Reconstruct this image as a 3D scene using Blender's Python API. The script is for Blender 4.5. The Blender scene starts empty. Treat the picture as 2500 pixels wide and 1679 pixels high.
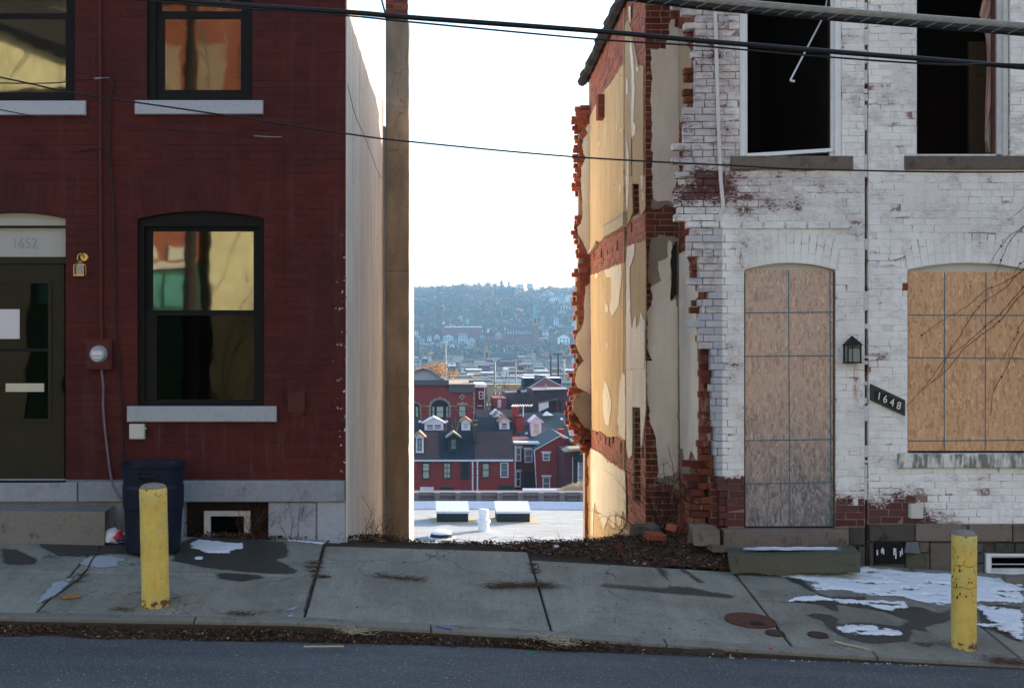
import bpy, math, random
import numpy as np
from mathutils import Vector, Matrix, noise
random.seed(7)
R = math.radians
SC = bpy.context.scene
COL = SC.collection
# ---------------------------------------------------------------- camera, sky, sun, exposure
F = 3000.0; D0 = 12.0; ZC = 2.0; VX = 1020.0; VY = 830.0      # focal length in photo pixels, distance to the facades, eye height
cd = bpy.data.cameras.new('camera'); cam = bpy.data.objects.new('camera', cd); COL.objects.link(cam)
cam.location = (0, -D0, ZC); cam.rotation_euler = (R(90), 0, 0)
cd.sensor_width = 36; cd.lens = 36 * F / 2500
cd.shift_x = (1250 - VX) / 2500; cd.shift_y = -(839.5 - VY) / 2500
cd.clip_start = 0.1; cd.clip_end = 12000
SC.camera = cam
SUN_AZ = 35.0      # degrees from +X towards +Y
SUN_EL = 14.0
W = bpy.data.worlds.new('World'); SC.world = W; W.use_nodes = True
wt = W.node_tree; wt.nodes.clear()
wo = wt.nodes.new('ShaderNodeOutputWorld'); wb = wt.nodes.new('ShaderNodeBackground'); ws = wt.nodes.new('ShaderNodeTexSky')
ws.sky_type = 'NISHITA'; ws.sun_disc = False; ws.sun_elevation = R(SUN_EL); ws.sun_rotation = R(90 - SUN_AZ)
ws.air_density = 1.0; ws.dust_density = 2.0; ws.ozone_density = 1.5; ws.altitude = 200
wb.inputs[1].default_value = 0.15
wt.links.new(ws.outputs[0], wb.inputs[0]); wt.links.new(wb.outputs[0], wo.inputs[0])
sl = bpy.data.lights.new('sun', 'SUN'); so = bpy.data.objects.new('sun', sl); COL.objects.link(so)
sl.energy = 5.0; sl.angle = R(0.5); sl.color = (1.0, 0.86, 0.68)
sd = Vector((math.cos(R(SUN_AZ)) * math.cos(R(SUN_EL)), math.sin(R(SUN_AZ)) * math.cos(R(SUN_EL)), math.sin(R(SUN_EL))))
so.rotation_euler = sd.to_track_quat('Z', 'Y').to_euler(); so.location = (30, 20, 40)
SC.view_settings.view_transform = 'Standard'; SC.view_settings.look = 'None'
SC.view_settings.gamma = 1; SC.view_settings.use_curve_mapping = False
SC.view_settings.exposure = 1.6
SC.cycles.volume_bounces = 0
SC.cycles.max_bounces = 8; SC.cycles.diffuse_bounces = 4

# ---------------------------------------------------------------- helpers: places
def GX(px, Y): return (px - VX) * (D0 + Y) / F
def GZ(py, Y): return ZC - (py - VY) * (D0 + Y) / F
def P(px, py, Y): return (GX(px, Y), Y, GZ(py, Y))
ZF = ([-30, -4.1, -.88, 1.1, 3.0, 4.5, 5.9, 30], [.95, .136, .052, .0, -.11, -.2, -.28, -1.6])
ZK = ([-30, -3.3, -.9, 1.05, 3.04, 4.6, 30], [.75, -.168, -.205, -.315, -.445, -.53, -1.9])
KY = -2.38
def gz(X, Y):
    a = np.interp(X, *ZF); b = np.interp(X, *ZK); t = Y / KY
    return a + (b - a) * t
def gat(px, py):
    d = 11.0
    for _ in range(25):
        X = (px - VX) * d / F; d = .5 * d + .5 * (ZC - gz(X, d - D0)) * F / (py - VY)
    X = (px - VX) * d / F
    return X, d - D0
def wallY(px, X): return X * F / (px - VX) - D0          # depth at which pixel column px meets the plane X
def WP(px, py, X): d = X * F / (px - VX); return (d - D0, ZC - (py - VY) * d / F)   # (Y, Z)

# ---------------------------------------------------------------- helpers: objects
def setp(o, label=None, cat=None, group=None, kind=None):
    if label: o['label'] = label
    if cat: o['category'] = cat
    if group: o['group'] = group
    if kind: o['kind'] = kind
    return o
def thing(name, label, cat, loc=(0, 0, 0), group=None):
    o = bpy.data.objects.new(name, None); COL.objects.link(o); o.location = loc; o.empty_display_size = .1
    return setp(o, label, cat, group)
def par(o, parent):
    if parent is not None:
        o.parent = parent
        if parent.type == 'EMPTY': o.matrix_parent_inverse = Matrix.Translation(-Vector(parent.location))
def place(name, me, loc=(0, 0, 0), rot=(0, 0, 0), sc=(1, 1, 1), parent=None):
    o = bpy.data.objects.new(name, me); COL.objects.link(o); o.location = loc; o.rotation_euler = rot; o.scale = sc
    par(o, parent); return o
class MB:
    def __init__(s): s.v = []; s.f = []
    def add(s, vs, fs):
        b = len(s.v); s.v += [tuple(v) for v in vs]; s.f += [tuple(i + b for i in f) for f in fs]; return s
    def box(s, x0, x1, y0, y1, z0, z1):
        return s.add([(x0,y0,z0),(x1,y0,z0),(x1,y1,z0),(x0,y1,z0),(x0,y0,z1),(x1,y0,z1),(x1,y1,z1),(x0,y1,z1)],
                     [(0,3,2,1),(4,5,6,7),(0,1,5,4),(1,2,6,5),(2,3,7,6),(3,0,4,7)])
    def hexa(s, p):   # p: 8 points like box order
        return s.add(p, [(0,3,2,1),(4,5,6,7),(0,1,5,4),(1,2,6,5),(2,3,7,6),(3,0,4,7)])
    def prism(s, pts, fn, a, b):     # pts (u,v) counter-clockwise; fn(u,v,w)->xyz
        n = len(pts)
        vs = [fn(u, v, a) for u, v in pts] + [fn(u, v, b) for u, v in pts]
        return s.add(vs, [tuple(range(n)), tuple(range(2*n-1, n-1, -1))] + [(i, i+n, (i+1) % n + n, (i+1) % n) for i in range(n)])
    def cyl(s, p0, p1, r0, r1=None, n=10, caps=True):
        r1 = r0 if r1 is None else r1
        p0 = Vector(p0); p1 = Vector(p1); ax = (p1 - p0).normalized()
        u = ax.orthogonal().normalized(); w = ax.cross(u)
        vs = [p0 + (u*math.cos(2*math.pi*i/n) + w*math.sin(2*math.pi*i/n))*r0 for i in range(n)] + \
             [p1 + (u*math.cos(2*math.pi*i/n) + w*math.sin(2*math.pi*i/n))*r1 for i in range(n)]
        fs = [(i, (i+1) % n, (i+1) % n + n, i+n) for i in range(n)]
        if caps: fs += [tuple(range(n-1, -1, -1)), tuple(range(n, 2*n))]
        return s.add(vs, fs)
    def tube(s, pts, r, n=6):
        pts = [Vector(p) for p in pts]; rs = r if isinstance(r, (list, tuple)) else [r]*len(pts)
        vs = []; u = None
        for i, p in enumerate(pts):
            t = (pts[min(i+1, len(pts)-1)] - pts[max(i-1, 0)]).normalized()
            if u is None: u = t.orthogonal().normalized()
            u = (u - t * u.dot(t)).normalized(); w = t.cross(u)
            vs += [p + (u*math.cos(2*math.pi*k/n) + w*math.sin(2*math.pi*k/n))*rs[i] for k in range(n)]
        fs = [(i*n+k, i*n+(k+1) % n, (i+1)*n+(k+1) % n, (i+1)*n+k) for i in range(len(pts)-1) for k in range(n)]
        fs += [tuple(range(n-1, -1, -1)), tuple(range((len(pts)-1)*n, len(pts)*n))]
        return s.add(vs, fs)
    def lathe(s, prof, c, n=20, wob=0):      # prof (r,z) from bottom up
        vs = []
        for r, z in prof:
            for k in range(n):
                a = 2*math.pi*k/n; rr = r*(1 + wob*noise.noise((math.cos(a)*2, math.sin(a)*2, z*5)))
                vs.append((c[0]+rr*math.cos(a), c[1]+rr*math.sin(a), c[2]+z))
        fs = [(i*n+k, i*n+(k+1) % n, (i+1)*n+(k+1) % n, (i+1)*n+k) for i in range(len(prof)-1) for k in range(n)]
        fs += [tuple(range(n-1, -1, -1)), tuple(range((len(prof)-1)*n, len(prof)*n))]
        return s.add(vs, fs)
    def ring(s, x0, x1, z0, z1, t, y0, y1):
        l, r, b, tp = t if isinstance(t, (tuple, list)) else (t, t, t, t)
        s.box(x0, x0+l, y0, y1, z0, z1); s.box(x1-r, x1, y0, y1, z0, z1)
        s.box(x0+l, x1-r, y0, y1, z0, z0+b); s.box(x0+l, x1-r, y0, y1, z1-tp, z1); return s
    def mesh(s, name, mat, smooth=False):
        me = bpy.data.meshes.new(name); me.from_pydata(s.v, [], s.f); me.validate()
        if mat: me.materials.append(mat)
        if smooth: me.polygons.foreach_set('use_smooth', [True]*len(me.polygons))
        me.update(); return me
    def build(s, name, mat, parent=None, smooth=False, **kw):
        o = place(name, s.mesh(name, mat, smooth), parent=parent); setp(o, **kw); return o
def fXZ(u, v, w): return (u, w, v)
def fYZ(u, v, w): return (w, u, v)
def fXY(u, v, w): return (u, v, w)
def rough(pts, amp, step, seed=0):
    out = []; n = len(pts); k = 0
    for i in range(n):
        a = Vector(pts[i]); b = Vector(pts[(i+1) % n]); m = max(1, int((b-a).length/step))
        nn = Vector((-(b-a).y, (b-a).x)); nn.normalize()
        for j in range(m):
            t = j/m; q = a.lerp(b, t); k += 1
            q += nn * (noise.noise((q.x*9, q.y*9, seed*3.7)) * amp * 2.0 + noise.noise((q.x*31, q.y*31, seed*3.7)) * amp * 1.2 + random.uniform(-.5, .5)*amp)
            out.append((q.x, q.y))
    return out
def ccw(pts):
    a = sum(pts[i][0]*pts[(i+1) % len(pts)][1]-pts[(i+1) % len(pts)][0]*pts[i][1] for i in range(len(pts)))
    return pts if a > 0 else pts[::-1]

# ---------------------------------------------------------------- helpers: materials
class NT:
    def __init__(s, name):
        s.m = bpy.data.materials.new(name); s.m.use_nodes = True; s.t = s.m.node_tree; s.t.nodes.clear()
        s.o = s.n('ShaderNodeOutputMaterial'); s._pos = None
    def n(s, t, **kw):
        x = s.t.nodes.new(t)
        for k, v in kw.items(): setattr(x, k, v)
        return x
    def l(s, a, b):
        if hasattr(a, 'is_output'): s.t.links.new(a, b)
        else:
            if hasattr(b.default_value, '__len__') and not hasattr(a, '__len__'): a = [a]*len(b.default_value)
            if hasattr(a, '__len__') and len(a) == 3 and len(b.default_value) == 4: a = (*a, 1)
            b.default_value = a
    def pos(s):
        if s._pos is None: s._pos = s.n('ShaderNodeNewGeometry').outputs['Position']
        return s._pos
    def obj(s): return s.n('ShaderNodeTexCoord').outputs['Object']
    def sc(s, v, k, off=(0, 0, 0), rot=(0, 0, 0)):
        x = s.n('ShaderNodeMapping'); s.l(v, x.inputs[0]); x.inputs['Scale'].default_value = k if hasattr(k, '__len__') else (k, k, k)
        x.inputs['Location'].default_value = off; x.inputs['Rotation'].default_value = rot; return x.outputs[0]
    def noise(s, v, scale=1, detail=4, rough=.55, dist=0):
        x = s.n('ShaderNodeTexNoise'); s.l(v, x.inputs['Vector']); x.inputs['Scale'].default_value = scale
        x.inputs['Detail'].default_value = detail; x.inputs['Roughness'].default_value = rough; x.inputs['Distortion'].default_value = dist
        return x.outputs[0]
    def vor(s, v, scale=1, feat='F1', out='Distance', rnd=1):
        x = s.n('ShaderNodeTexVoronoi', feature=feat); s.l(v, x.inputs['Vector']); x.inputs['Scale'].default_value = scale
        x.inputs['Randomness'].default_value = rnd; return x.outputs[out]
    def math(s, op, a, b=0, c=0, clamp=False):
        x = s.n('ShaderNodeMath', operation=op, use_clamp=clamp); s.l(a, x.inputs[0]); s.l(b, x.inputs[1])
        if op in ('MULTIPLY_ADD',): s.l(c, x.inputs[2])
        return x.outputs[0]
    def step(s, v, a, b):      # smooth ramp 0..1 between a and b (a may exceed b)
        x = s.n('ShaderNodeMapRange', interpolation_type='SMOOTHSTEP'); s.l(v, x.inputs[0])
        if a <= b: x.inputs[1].default_value = a; x.inputs[2].default_value = b; x.inputs[3].default_value = 0; x.inputs[4].default_value = 1
        else: x.inputs[1].default_value = b; x.inputs[2].default_value = a; x.inputs[3].default_value = 1; x.inputs[4].default_value = 0
        return x.outputs[0]
    def xyz(s, v):
        x = s.n('ShaderNodeSeparateXYZ'); s.l(v, x.inputs[0]); return x.outputs
    def mix(s, f, a, b, mode='MIX'):
        x = s.n('ShaderNodeMix', data_type='RGBA', blend_type=mode); s.l(f, x.inputs[0]); s.l(a, x.inputs[6]); s.l(b, x.inputs[7]); return x.outputs[2]
    def mul(s, c, f):
        x = s.n('ShaderNodeVectorMath', operation='SCALE'); s.l(c, x.inputs[0]); s.l(f, x.inputs['Scale']); return x.outputs[0]
    def ramp(s, f, stops, interp='LINEAR'):
        x = s.n('ShaderNodeValToRGB'); s.l(f, x.inputs[0]); cr = x.color_ramp; cr.interpolation = interp
        while len(cr.elements) < len(stops): cr.elements.new(.5)
        for e, (p, c) in zip(cr.elements, stops): e.position = p; e.color = (*c, 1) if len(c) == 3 else c
        return x.outputs[0]
    def rnd(s):       # per piece random: object and mesh island
        a = s.n('ShaderNodeObjectInfo').outputs['Random']; b = s.n('ShaderNodeNewGeometry').outputs['Random Per Island']
        return s.math('FRACT', s.math('ADD', a, b))
    def bump(s, h, st=.3, dist=.01):
        x = s.n('ShaderNodeBump'); s.l(h, x.inputs['Height']); x.inputs['Strength'].default_value = st; x.inputs['Distance'].default_value = dist
        return x.outputs[0]
    def done(s, col, rough=.8, bump=None, metal=0, spec=.35, trans=None):
        b = s.n('ShaderNodeBsdfPrincipled'); s.l(col, b.inputs['Base Color']); s.l(rough, b.inputs['Roughness'])
        b.inputs['Metallic'].default_value = metal; b.inputs['Specular IOR Level'].default_value = spec
        if bump is not None: s.l(bump, b.inputs['Normal'])
        s.l(b.outputs[0], s.o.inputs[0]); return s.m
_flat = {}
def flat(name, col, var=.25, rough=.8, scale=3, metal=0, spec=.3, bump=.0, fine=30):
    if name in _flat: return _flat[name]
    m = NT(name); p = m.pos()
    k = m.math('MULTIPLY_ADD', m.noise(p, scale, 5, .6), var*2, 1-var)
    k2 = m.math('MULTIPLY_ADD', m.noise(p, fine, 3, .6), var, 1-var*.5)
    c = m.mul(m.mul(col, k), k2)
    _flat[name] = m.done(c, rough, m.bump(m.noise(p, fine, 3, .6), bump, .01) if bump else None, metal, spec)
    return _flat[name]

def m_redpaint():
    m = NT('red_painted_brick'); p = m.pos(); r = m.rnd()
    n1 = m.noise(p, .8, 4, .6); n2 = m.noise(p, 14, 5, .7)
    c = m.mix(m.step(n1, .35, .65), (.076, .0128, .0100), (.056, .0110, .0110))
    c = m.mul(c, m.math('MULTIPLY_ADD', r, .28, .86))
    c = m.mul(c, m.math('MULTIPLY_ADD', n2, .5, .76))
    X, Y, Z = m.xyz(p)
    # pale scuffs near the corner and drips under the sill
    band = m.math('MULTIPLY', m.step(X, -.86, -.72), m.step(Z, 3.2, 2.4))
    sp = m.math('MULTIPLY', m.step(m.noise(m.sc(p, (1, 1, .8)), 22, 3, .6), .62, .66), band)
    st = m.step(m.noise(m.sc(p, (14, 14, 1.2)), 1, 4, .7), .55, .8)
    low = m.math('MULTIPLY', st, m.math('MULTIPLY', m.step(Z, 1.5, 1.0), .22))
    c = m.mix(low, c, (.30, .22, .24)); c = m.mix(sp, c, (.6, .58, .6))
    dk = m.step(m.noise(p, 2.2, 6, .7), .52, .72)
    c = m.mul(c, m.math('MULTIPLY_ADD', dk, -.38, 1))
    sv = m.step(m.noise(m.sc(p, (7, 7, .55)), 1, 5, .7), .50, .74); c = m.mix(m.math('MULTIPLY', sv, .32), c, (.115, .045, .045))
    chip = m.step(m.noise(p, 30, 4, .8), .70, .74); c = m.mix(m.math('MULTIPLY', chip, .5), c, (.16, .06, .04))
    return m.done(c, .7, m.bump(n2, .35, .004), spec=.18)
def m_brick(name='raw_brick', tint=1, hue=0):
    m = NT(name); p = m.pos(); r = m.rnd()
    c = m.ramp(r, [(0, (.16, .042, .028)), (.35, (.25, .062, .036)), (.7, (.31, .092, .052)), (.9, (.21, .055, .038)), (1, (.11, .045, .036))])
    n = m.noise(p, 25, 5, .7)
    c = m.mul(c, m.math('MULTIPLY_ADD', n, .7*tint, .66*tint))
    c = m.mix(m.step(m.noise(p, 7, 5, .7), .58, .75), c, (.36, .27, .2) if hue == 0 else (.45, .22, .2))
    st = m.step(m.noise(p, 3.2, 6, .75), .5, .66); c = m.mix(m.math('MULTIPLY', st, .5), c, (.07, .045, .035))
    if hue: c = m.mix(.30, c, (.46, .22, .18))
    return m.done(c, .9, m.bump(n, .5, .006), spec=.15)
def m_whitepaint():
    m = NT('peeling_white_paint_brick'); p = m.pos(); r = m.rnd(); X, Y, Z = m.xyz(p)
    white = m.mix(m.step(m.noise(p, 1.1, 4, .6), .4, .65), (.80, .79, .77), (.70, .685, .655))
    gy = m.mix(m.step(m.noise(m.sc(p, (1, 1, 2.2)), 9, 5, .7), .42, .62), (.58, .53, .49), (.30, .28, .295))
    gy = m.mix(m.step(r, .55, .95), gy, (.46, .44, .46))
    zone = m.math('MULTIPLY', m.step(X, 2.985, 2.965), m.step(Z, 3.13, 3.09))      # older greyer coat by the torn edge
    up = m.math('MULTIPLY', m.step(m.math('ADD', Z, m.math('MULTIPLY', m.noise(p, 1.3, 3), .6)), 3.35, 3.75), m.step(m.math('ADD', X, m.math('MULTIPLY', m.noise(p, 2, 3), .5)), 3.55, 3.2))
    gy = m.mix(m.math('MULTIPLY', zone, m.step(m.math('ADD', Z, m.math('MULTIPLY', r, .9)), 2.9, 2.3)), gy, (.37, .385, .43))
    zz = m.math('MAXIMUM', zone, up)
    mid = m.math('MULTIPLY', m.step(m.noise(m.sc(p, (1, 1, 1.5)), 1.6, 5, .65), .5, .62), m.step(Z, 2.9, 3.3))
    zz = m.math('MAXIMUM', zz, m.math('MULTIPLY', mid, .75))
    c = m.mix(zz, white, gy)
    brick = m.ramp(r, [(0, (.060, .021, .020)), (.5, (.098, .029, .026)), (1, (.085, .038, .035))])
    # where the paint has gone: band under the upper sill, the foot of the wall, patches
    big = m.noise(m.sc(p, (1, 1, 1.6)), 2.6, 6, .7); fine = m.noise(m.sc(p, (1, 1, 2.5)), 26, 5, .75)
    b1 = m.math('MULTIPLY', m.math('MULTIPLY', m.step(Z, 3.1, 3.35), m.step(Z, 3.72, 3.55)), m.step(X, 4.3, 3.4))
    foot = m.math('MULTIPLY', m.step(Z, .72, .22), m.step(X, 5.35, 4.7))
    ft2 = m.step(Z, .42, .25)
    f3 = m.math('MULTIPLY', m.step(X, 3.24, 3.2), m.step(m.math('ADD', Z, m.math('MULTIPLY', m.noise(m.sc(p, (9, 1, 3)), 1, 4, .7), .22)), .80, .70))
    lf = m.math('MULTIPLY', m.math('MULTIPLY', m.step(X, 3.24, 3.1), m.step(X, 2.95, 2.99)), m.math('MULTIPLY', m.step(Z, 2.3, 2.1), m.step(Z, 1.3, 1.9)))
    bias = m.math('MULTIPLY', b1, .092)
    for q, k in ((foot, .25), (ft2, .02), (f3, .5), (lf, .11), (up, .07)): bias = m.math('ADD', bias, m.math('MULTIPLY', q, k))
    v = m.math('ADD', m.math('ADD', m.math('MULTIPLY', big, .6), m.math('MULTIPLY', fine, .4)), bias)
    v = m.math('ADD', v, m.math('MULTIPLY', r, .05))
    peel = m.step(v, .645, .675)
    haze = m.step(v, .52, .66)
    c = m.mix(m.math('MULTIPLY', haze, .6), c, (.40, .33, .34))
    c = m.mix(peel, c, m.mul(brick, m.math('MULTIPLY_ADD', fine, 1, .6)))
    # rust runs below the wall lantern
    rx = m.math('MULTIPLY', m.step(m.math('ABSOLUTE', m.math('SUBTRACT', X, 4.275)), .032, .006), m.math('MULTIPLY', m.step(Z, 1.78, 1.74), m.step(Z, 1.3, 1.55)))
    rx = m.math('MULTIPLY', rx, m.step(m.noise(m.sc(p, (30, 1, 3)), 1, 3), .35, .6))
    c = m.mix(m.math('MULTIPLY', rx, .8), c, (.42, .18, .06))
    dirt = m.step(m.noise(m.sc(p, (5, 5, .9)), 1.4, 5, .7), .52, .75)
    c = m.mul(c, m.math('MULTIPLY_ADD', dirt, -.16, 1))
    return m.done(c, .7, m.bump(m.math('SUBTRACT', fine, m.math('MULTIPLY', peel, .6)), .4, .004), spec=.25)
def m_mortarwhite():
    m = NT('painted_mortar'); p = m.pos(); X, Y, Z = m.xyz(p)
    n = m.noise(m.sc(p, (1, 1, 1.4)), 2.2, 6, .75); f = m.noise(p, 40, 3, .6)
    foot = m.math('MULTIPLY', m.step(Z, .72, .22), m.step(X, 5.4, 4.8))
    up = m.math('MULTIPLY', m.step(Z, 3.05, 3.4), m.step(X, 3.9, 3.0))
    f3 = m.math('MULTIPLY', m.step(X, 3.26, 3.22), m.step(Z, .70, .60))
    v = m.math('ADD', m.math('ADD', n, m.math('MULTIPLY', f, .25)), m.math('ADD', m.math('ADD', m.math('MULTIPLY', foot, .20), m.math('MULTIPLY', f3, .5)), m.math('MULTIPLY', up, .13)))
    c = m.mix(m.step(v, .63, .74), (.64, .62, .60), (.24, .15, .13))
    return m.done(c, .9)
def m_stucco(name, a, b, streak=1.0, contrast=1.0, sc=(9, 9, .5)):
    m = NT(name); p = m.pos()
    s = m.noise(m.sc(p, sc), 1, 6, .65); n = m.noise(p, 1.2, 4, .6); f = m.noise(p, 60, 3, .6)
    c = m.mix(m.step(s, .5-.22/contrast, .5+.22/contrast), a, b)
    c = m.mul(c, m.math('MULTIPLY_ADD', n, .35, .83)); c = m.mul(c, m.math('MULTIPLY_ADD', f, .2, .9))
    st = m.step(m.noise(m.sc(p, (2.2, 2.2, .8)), 1, 7, .75), .52, .72); c = m.mix(m.math('MULTIPLY', st, .35), c, [q*.62 for q in b])
    pit = m.step(m.noise(p, 34, 4, .8), .66, .72); c = m.mul(c, m.math('MULTIPLY_ADD', pit, -.35, 1))
    dp = m.n('ShaderNodeVectorMath', operation='ADD'); m.l(p, dp.inputs[0]); ns = m.n('ShaderNodeTexNoise'); m.l(p, ns.inputs['Vector']); ns.inputs['Scale'].default_value = 4; m.l(m.mul(ns.outputs['Color'], .35), dp.inputs[1])
    cr = m.math('MULTIPLY', m.step(m.vor(dp.outputs[0], 1.7, 'DISTANCE_TO_EDGE'), .010, .003), m.step(m.noise(p, .9, 3), .5, .6)); c = m.mul(c, m.math('MULTIPLY_ADD', cr, -.45, 1))
    return m.done(c, .9, m.bump(m.math('SUBTRACT', m.math('ADD', f, n), pit), .45, .006), spec=.15)
def m_osb(name, ca, cb, cc, weather):
    m = NT(name); p = m.pos()
    w = m.noise(p, 7, 3, .6)
    def layer(rot, off):
        q = m.sc(p, (62, 1, 15), off, (0, rot, 0)); qq = m.n('ShaderNodeVectorMath', operation='ADD'); m.l(q, qq.inputs[0])
        sv = m.n('ShaderNodeTexNoise'); m.l(p, sv.inputs['Vector']); sv.inputs['Scale'].default_value = 9
        sc_ = m.mul(sv.outputs['Color'], 3.2); m.l(sc_, qq.inputs[1])
        return m.xyz(m.vor(qq.outputs[0], 1, 'F1', 'Color'))[0]
    l1 = layer(.5, (0, 0, 0)); l2 = layer(-.6, (3, 0, 5)); l3 = layer(1.5, (7, 0, 1))
    v = m.mix(m.step(w, .45, .55), l1, l2); v = m.mix(m.step(m.noise(p, 11, 3, .6), .5, .6), v, l3)
    X, Y, Z = m.xyz(p)
    c = m.ramp(v, [(0, ca), (.45, cb), (.8, cb), (1, cc)])
    g = m.step(m.math('ADD', Z, m.math('MULTIPLY', m.noise(p, 2.5, 5, .7), 1.3)), weather+.6, weather-.9)
    gc = m.ramp(v, [(0, (.11, .105, .108)), (.5, (.20, .185, .185)), (1, (.35, .30, .27))])
    c = m.mix(g, c, gc)
    return m.done(c, .8, m.bump(v, .25, .003), spec=.2)
def m_concrete():
    m = NT('sidewalk_concrete'); p = m.pos(); r = m.rnd()
    n = m.noise(p, 1.6, 5, .6); f = m.noise(p, 70, 3, .7); br = m.noise(m.sc(p, (60, 2.5, 1), rot=(0, 0, .12)), 1, 4, .6)
    c = m.mix(m.step(n, .35, .65), (.195, .182, .150), (.262, .246, .205))
    c = m.mul(c, m.math('MULTIPLY_ADD', r, .16, .9)); c = m.mul(c, m.math('MULTIPLY_ADD', f, .35, .82)); c = m.mul(c, m.math('MULTIPLY_ADD', br, .3, .85))
    sp = m.step(m.noise(p, 3, 7, .78), .53, .70)
    c = m.mul(c, m.math('MULTIPLY_ADD', sp, -.30, 1))
    ag = m.xyz(m.vor(p, 95, 'F1', 'Color'))[0]; c = m.mul(c, m.math('MULTIPLY_ADD', ag, .30, .85))
    bl = m.noise(m.sc(p, (9, 1.1, 1), rot=(0, 0, -.1)), 1, 6, .7); c = m.mul(c, m.math('MULTIPLY_ADD', bl, .5, .75))
    pt = m.step(m.noise(p, 48, 3, .8), .68, .73); c = m.mul(c, m.math('MULTIPLY_ADD', pt, -.4, 1))
    dp = m.n('ShaderNodeVectorMath', operation='ADD'); m.l(p, dp.inputs[0]); ns = m.n('ShaderNodeTexNoise'); m.l(p, ns.inputs['Vector']); ns.inputs['Scale'].default_value = 3; m.l(m.mul(ns.outputs['Color'], .5), dp.inputs[1])
    cr = m.math('MULTIPLY', m.step(m.vor(dp.outputs[0], .8, 'DISTANCE_TO_EDGE'), .006, .0015), m.step(m.noise(p, .7, 3), .46, .56)); c = m.mul(c, m.math('MULTIPLY_ADD', cr, -.6, 1))
    return m.done(c, .85, m.bump(m.math('ADD', f, br), .4, .004), spec=.2)
def m_stone(name, base, soot=(.03, .028, .025), pale=(.34, .33, .30), ks=.5, kp=.35):
    m = NT(name); p = m.pos(); r = m.rnd(); n = m.noise(p, 5, 7, .72); f = m.noise(p, 45, 4, .7); v = m.noise(m.sc(p, (5, 5, 1.6)), 1, 6, .75)
    c = m.mul(base, m.math('MULTIPLY_ADD', f, .7, .65)); c = m.mul(c, m.math('MULTIPLY_ADD', r, .4, .8))
    c = m.mix(m.math('MULTIPLY', m.step(n, .52, .68), ks), c, soot); c = m.mix(m.math('MULTIPLY', m.step(v, .56, .70), kp), c, pale)
    c = m.mix(m.math('MULTIPLY', m.step(f, .64, .72), .4), c, pale)
    return m.done(c, .9, m.bump(m.math('ADD', n, f), .6, .008), spec=.15)
def m_asphalt():
    m = NT('road_asphalt'); p = m.pos()
    f = m.noise(p, 130, 3, .7); n = m.noise(m.sc(p, (.5, 1.4, 1)), 1.4, 5, .6); v = m.xyz(m.vor(p, 120, 'F1', 'Color'))[0]
    c = m.mix(m.step(n, .35, .7), (.066, .068, .073), (.094, .096, .100))
    c = m.mul(c, m.math('MULTIPLY_ADD', f, .9, .55)); c = m.mix(m.step(v, .93, .97), c, (.26, .26, .27))
    cr = m.step(m.vor(m.sc(p, (1, 1, 0)), .55, 'DISTANCE_TO_EDGE'), .006, .002)
    c = m.mul(c, m.math('MULTIPLY_ADD', cr, -.0, 1))
    return m.done(c, .8, m.bump(f, .6, .006), spec=.3)
def m_yellow():
    m = NT('chipped_yellow_paint'); p = m.obj(); X, Y, Z = m.xyz(p)
    n = m.noise(p, 30, 4, .7); g = m.noise(m.sc(p, (1, 1, .6)), 7, 5, .7)
    c = m.mix(m.step(g, .35, .65), (.68, .50, .12), (.56, .37, .07))
    c = m.mix(m.step(m.noise(p, 4, 5, .7), .5, .68), c, (.50, .48, .19))
    c = m.mix(m.step(m.math('ADD', n, m.math('MULTIPLY', m.step(Z, .55, .9), .05)), .655, .685), c, (.10, .095, .055))
    bot = m.step(Z, .10, .02); v = m.math('ADD', m.noise(p, 16, 5, .8), m.math('MULTIPLY', bot, .22))
    c = m.mix(m.step(v, .70, .73), c, (.14, .05, .02))
    return m.done(c, .6, m.bump(n, .4, .004), spec=.35)
def m_glass(name, tint=(.55, .58, .52), refl=.16, wave=.02, scale=2.2):
    m = NT(name); p = m.pos()
    g = m.n('ShaderNodeBsdfGlossy'); g.inputs['Roughness'].default_value = .03; g.inputs['Color'].default_value = (1, 1, 1, 1)
    t = m.n('ShaderNodeBsdfTransparent'); t.inputs[0].default_value = (*tint, 1)
    b = m.bump(m.noise(p, scale, 2, .5), wave, .05); m.l(b, g.inputs['Normal'])
    x = m.n('ShaderNodeMixShader'); x.inputs[0].default_value = refl
    m.l(t.outputs[0], x.inputs[1]); m.l(g.outputs[0], x.inputs[2]); m.l(x.outputs[0], m.o.inputs[0]); return m.m
def m_snow():
    m = NT('old_snow'); p = m.pos(); n = m.noise(p, 30, 4, .6)
    c = m.mix(m.step(m.noise(p, 6, 5, .7), .55, .75), (.72, .74, .78), (.45, .45, .46))
    return m.done(c, .6, m.bump(n, .5, .01), spec=.3)
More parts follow.
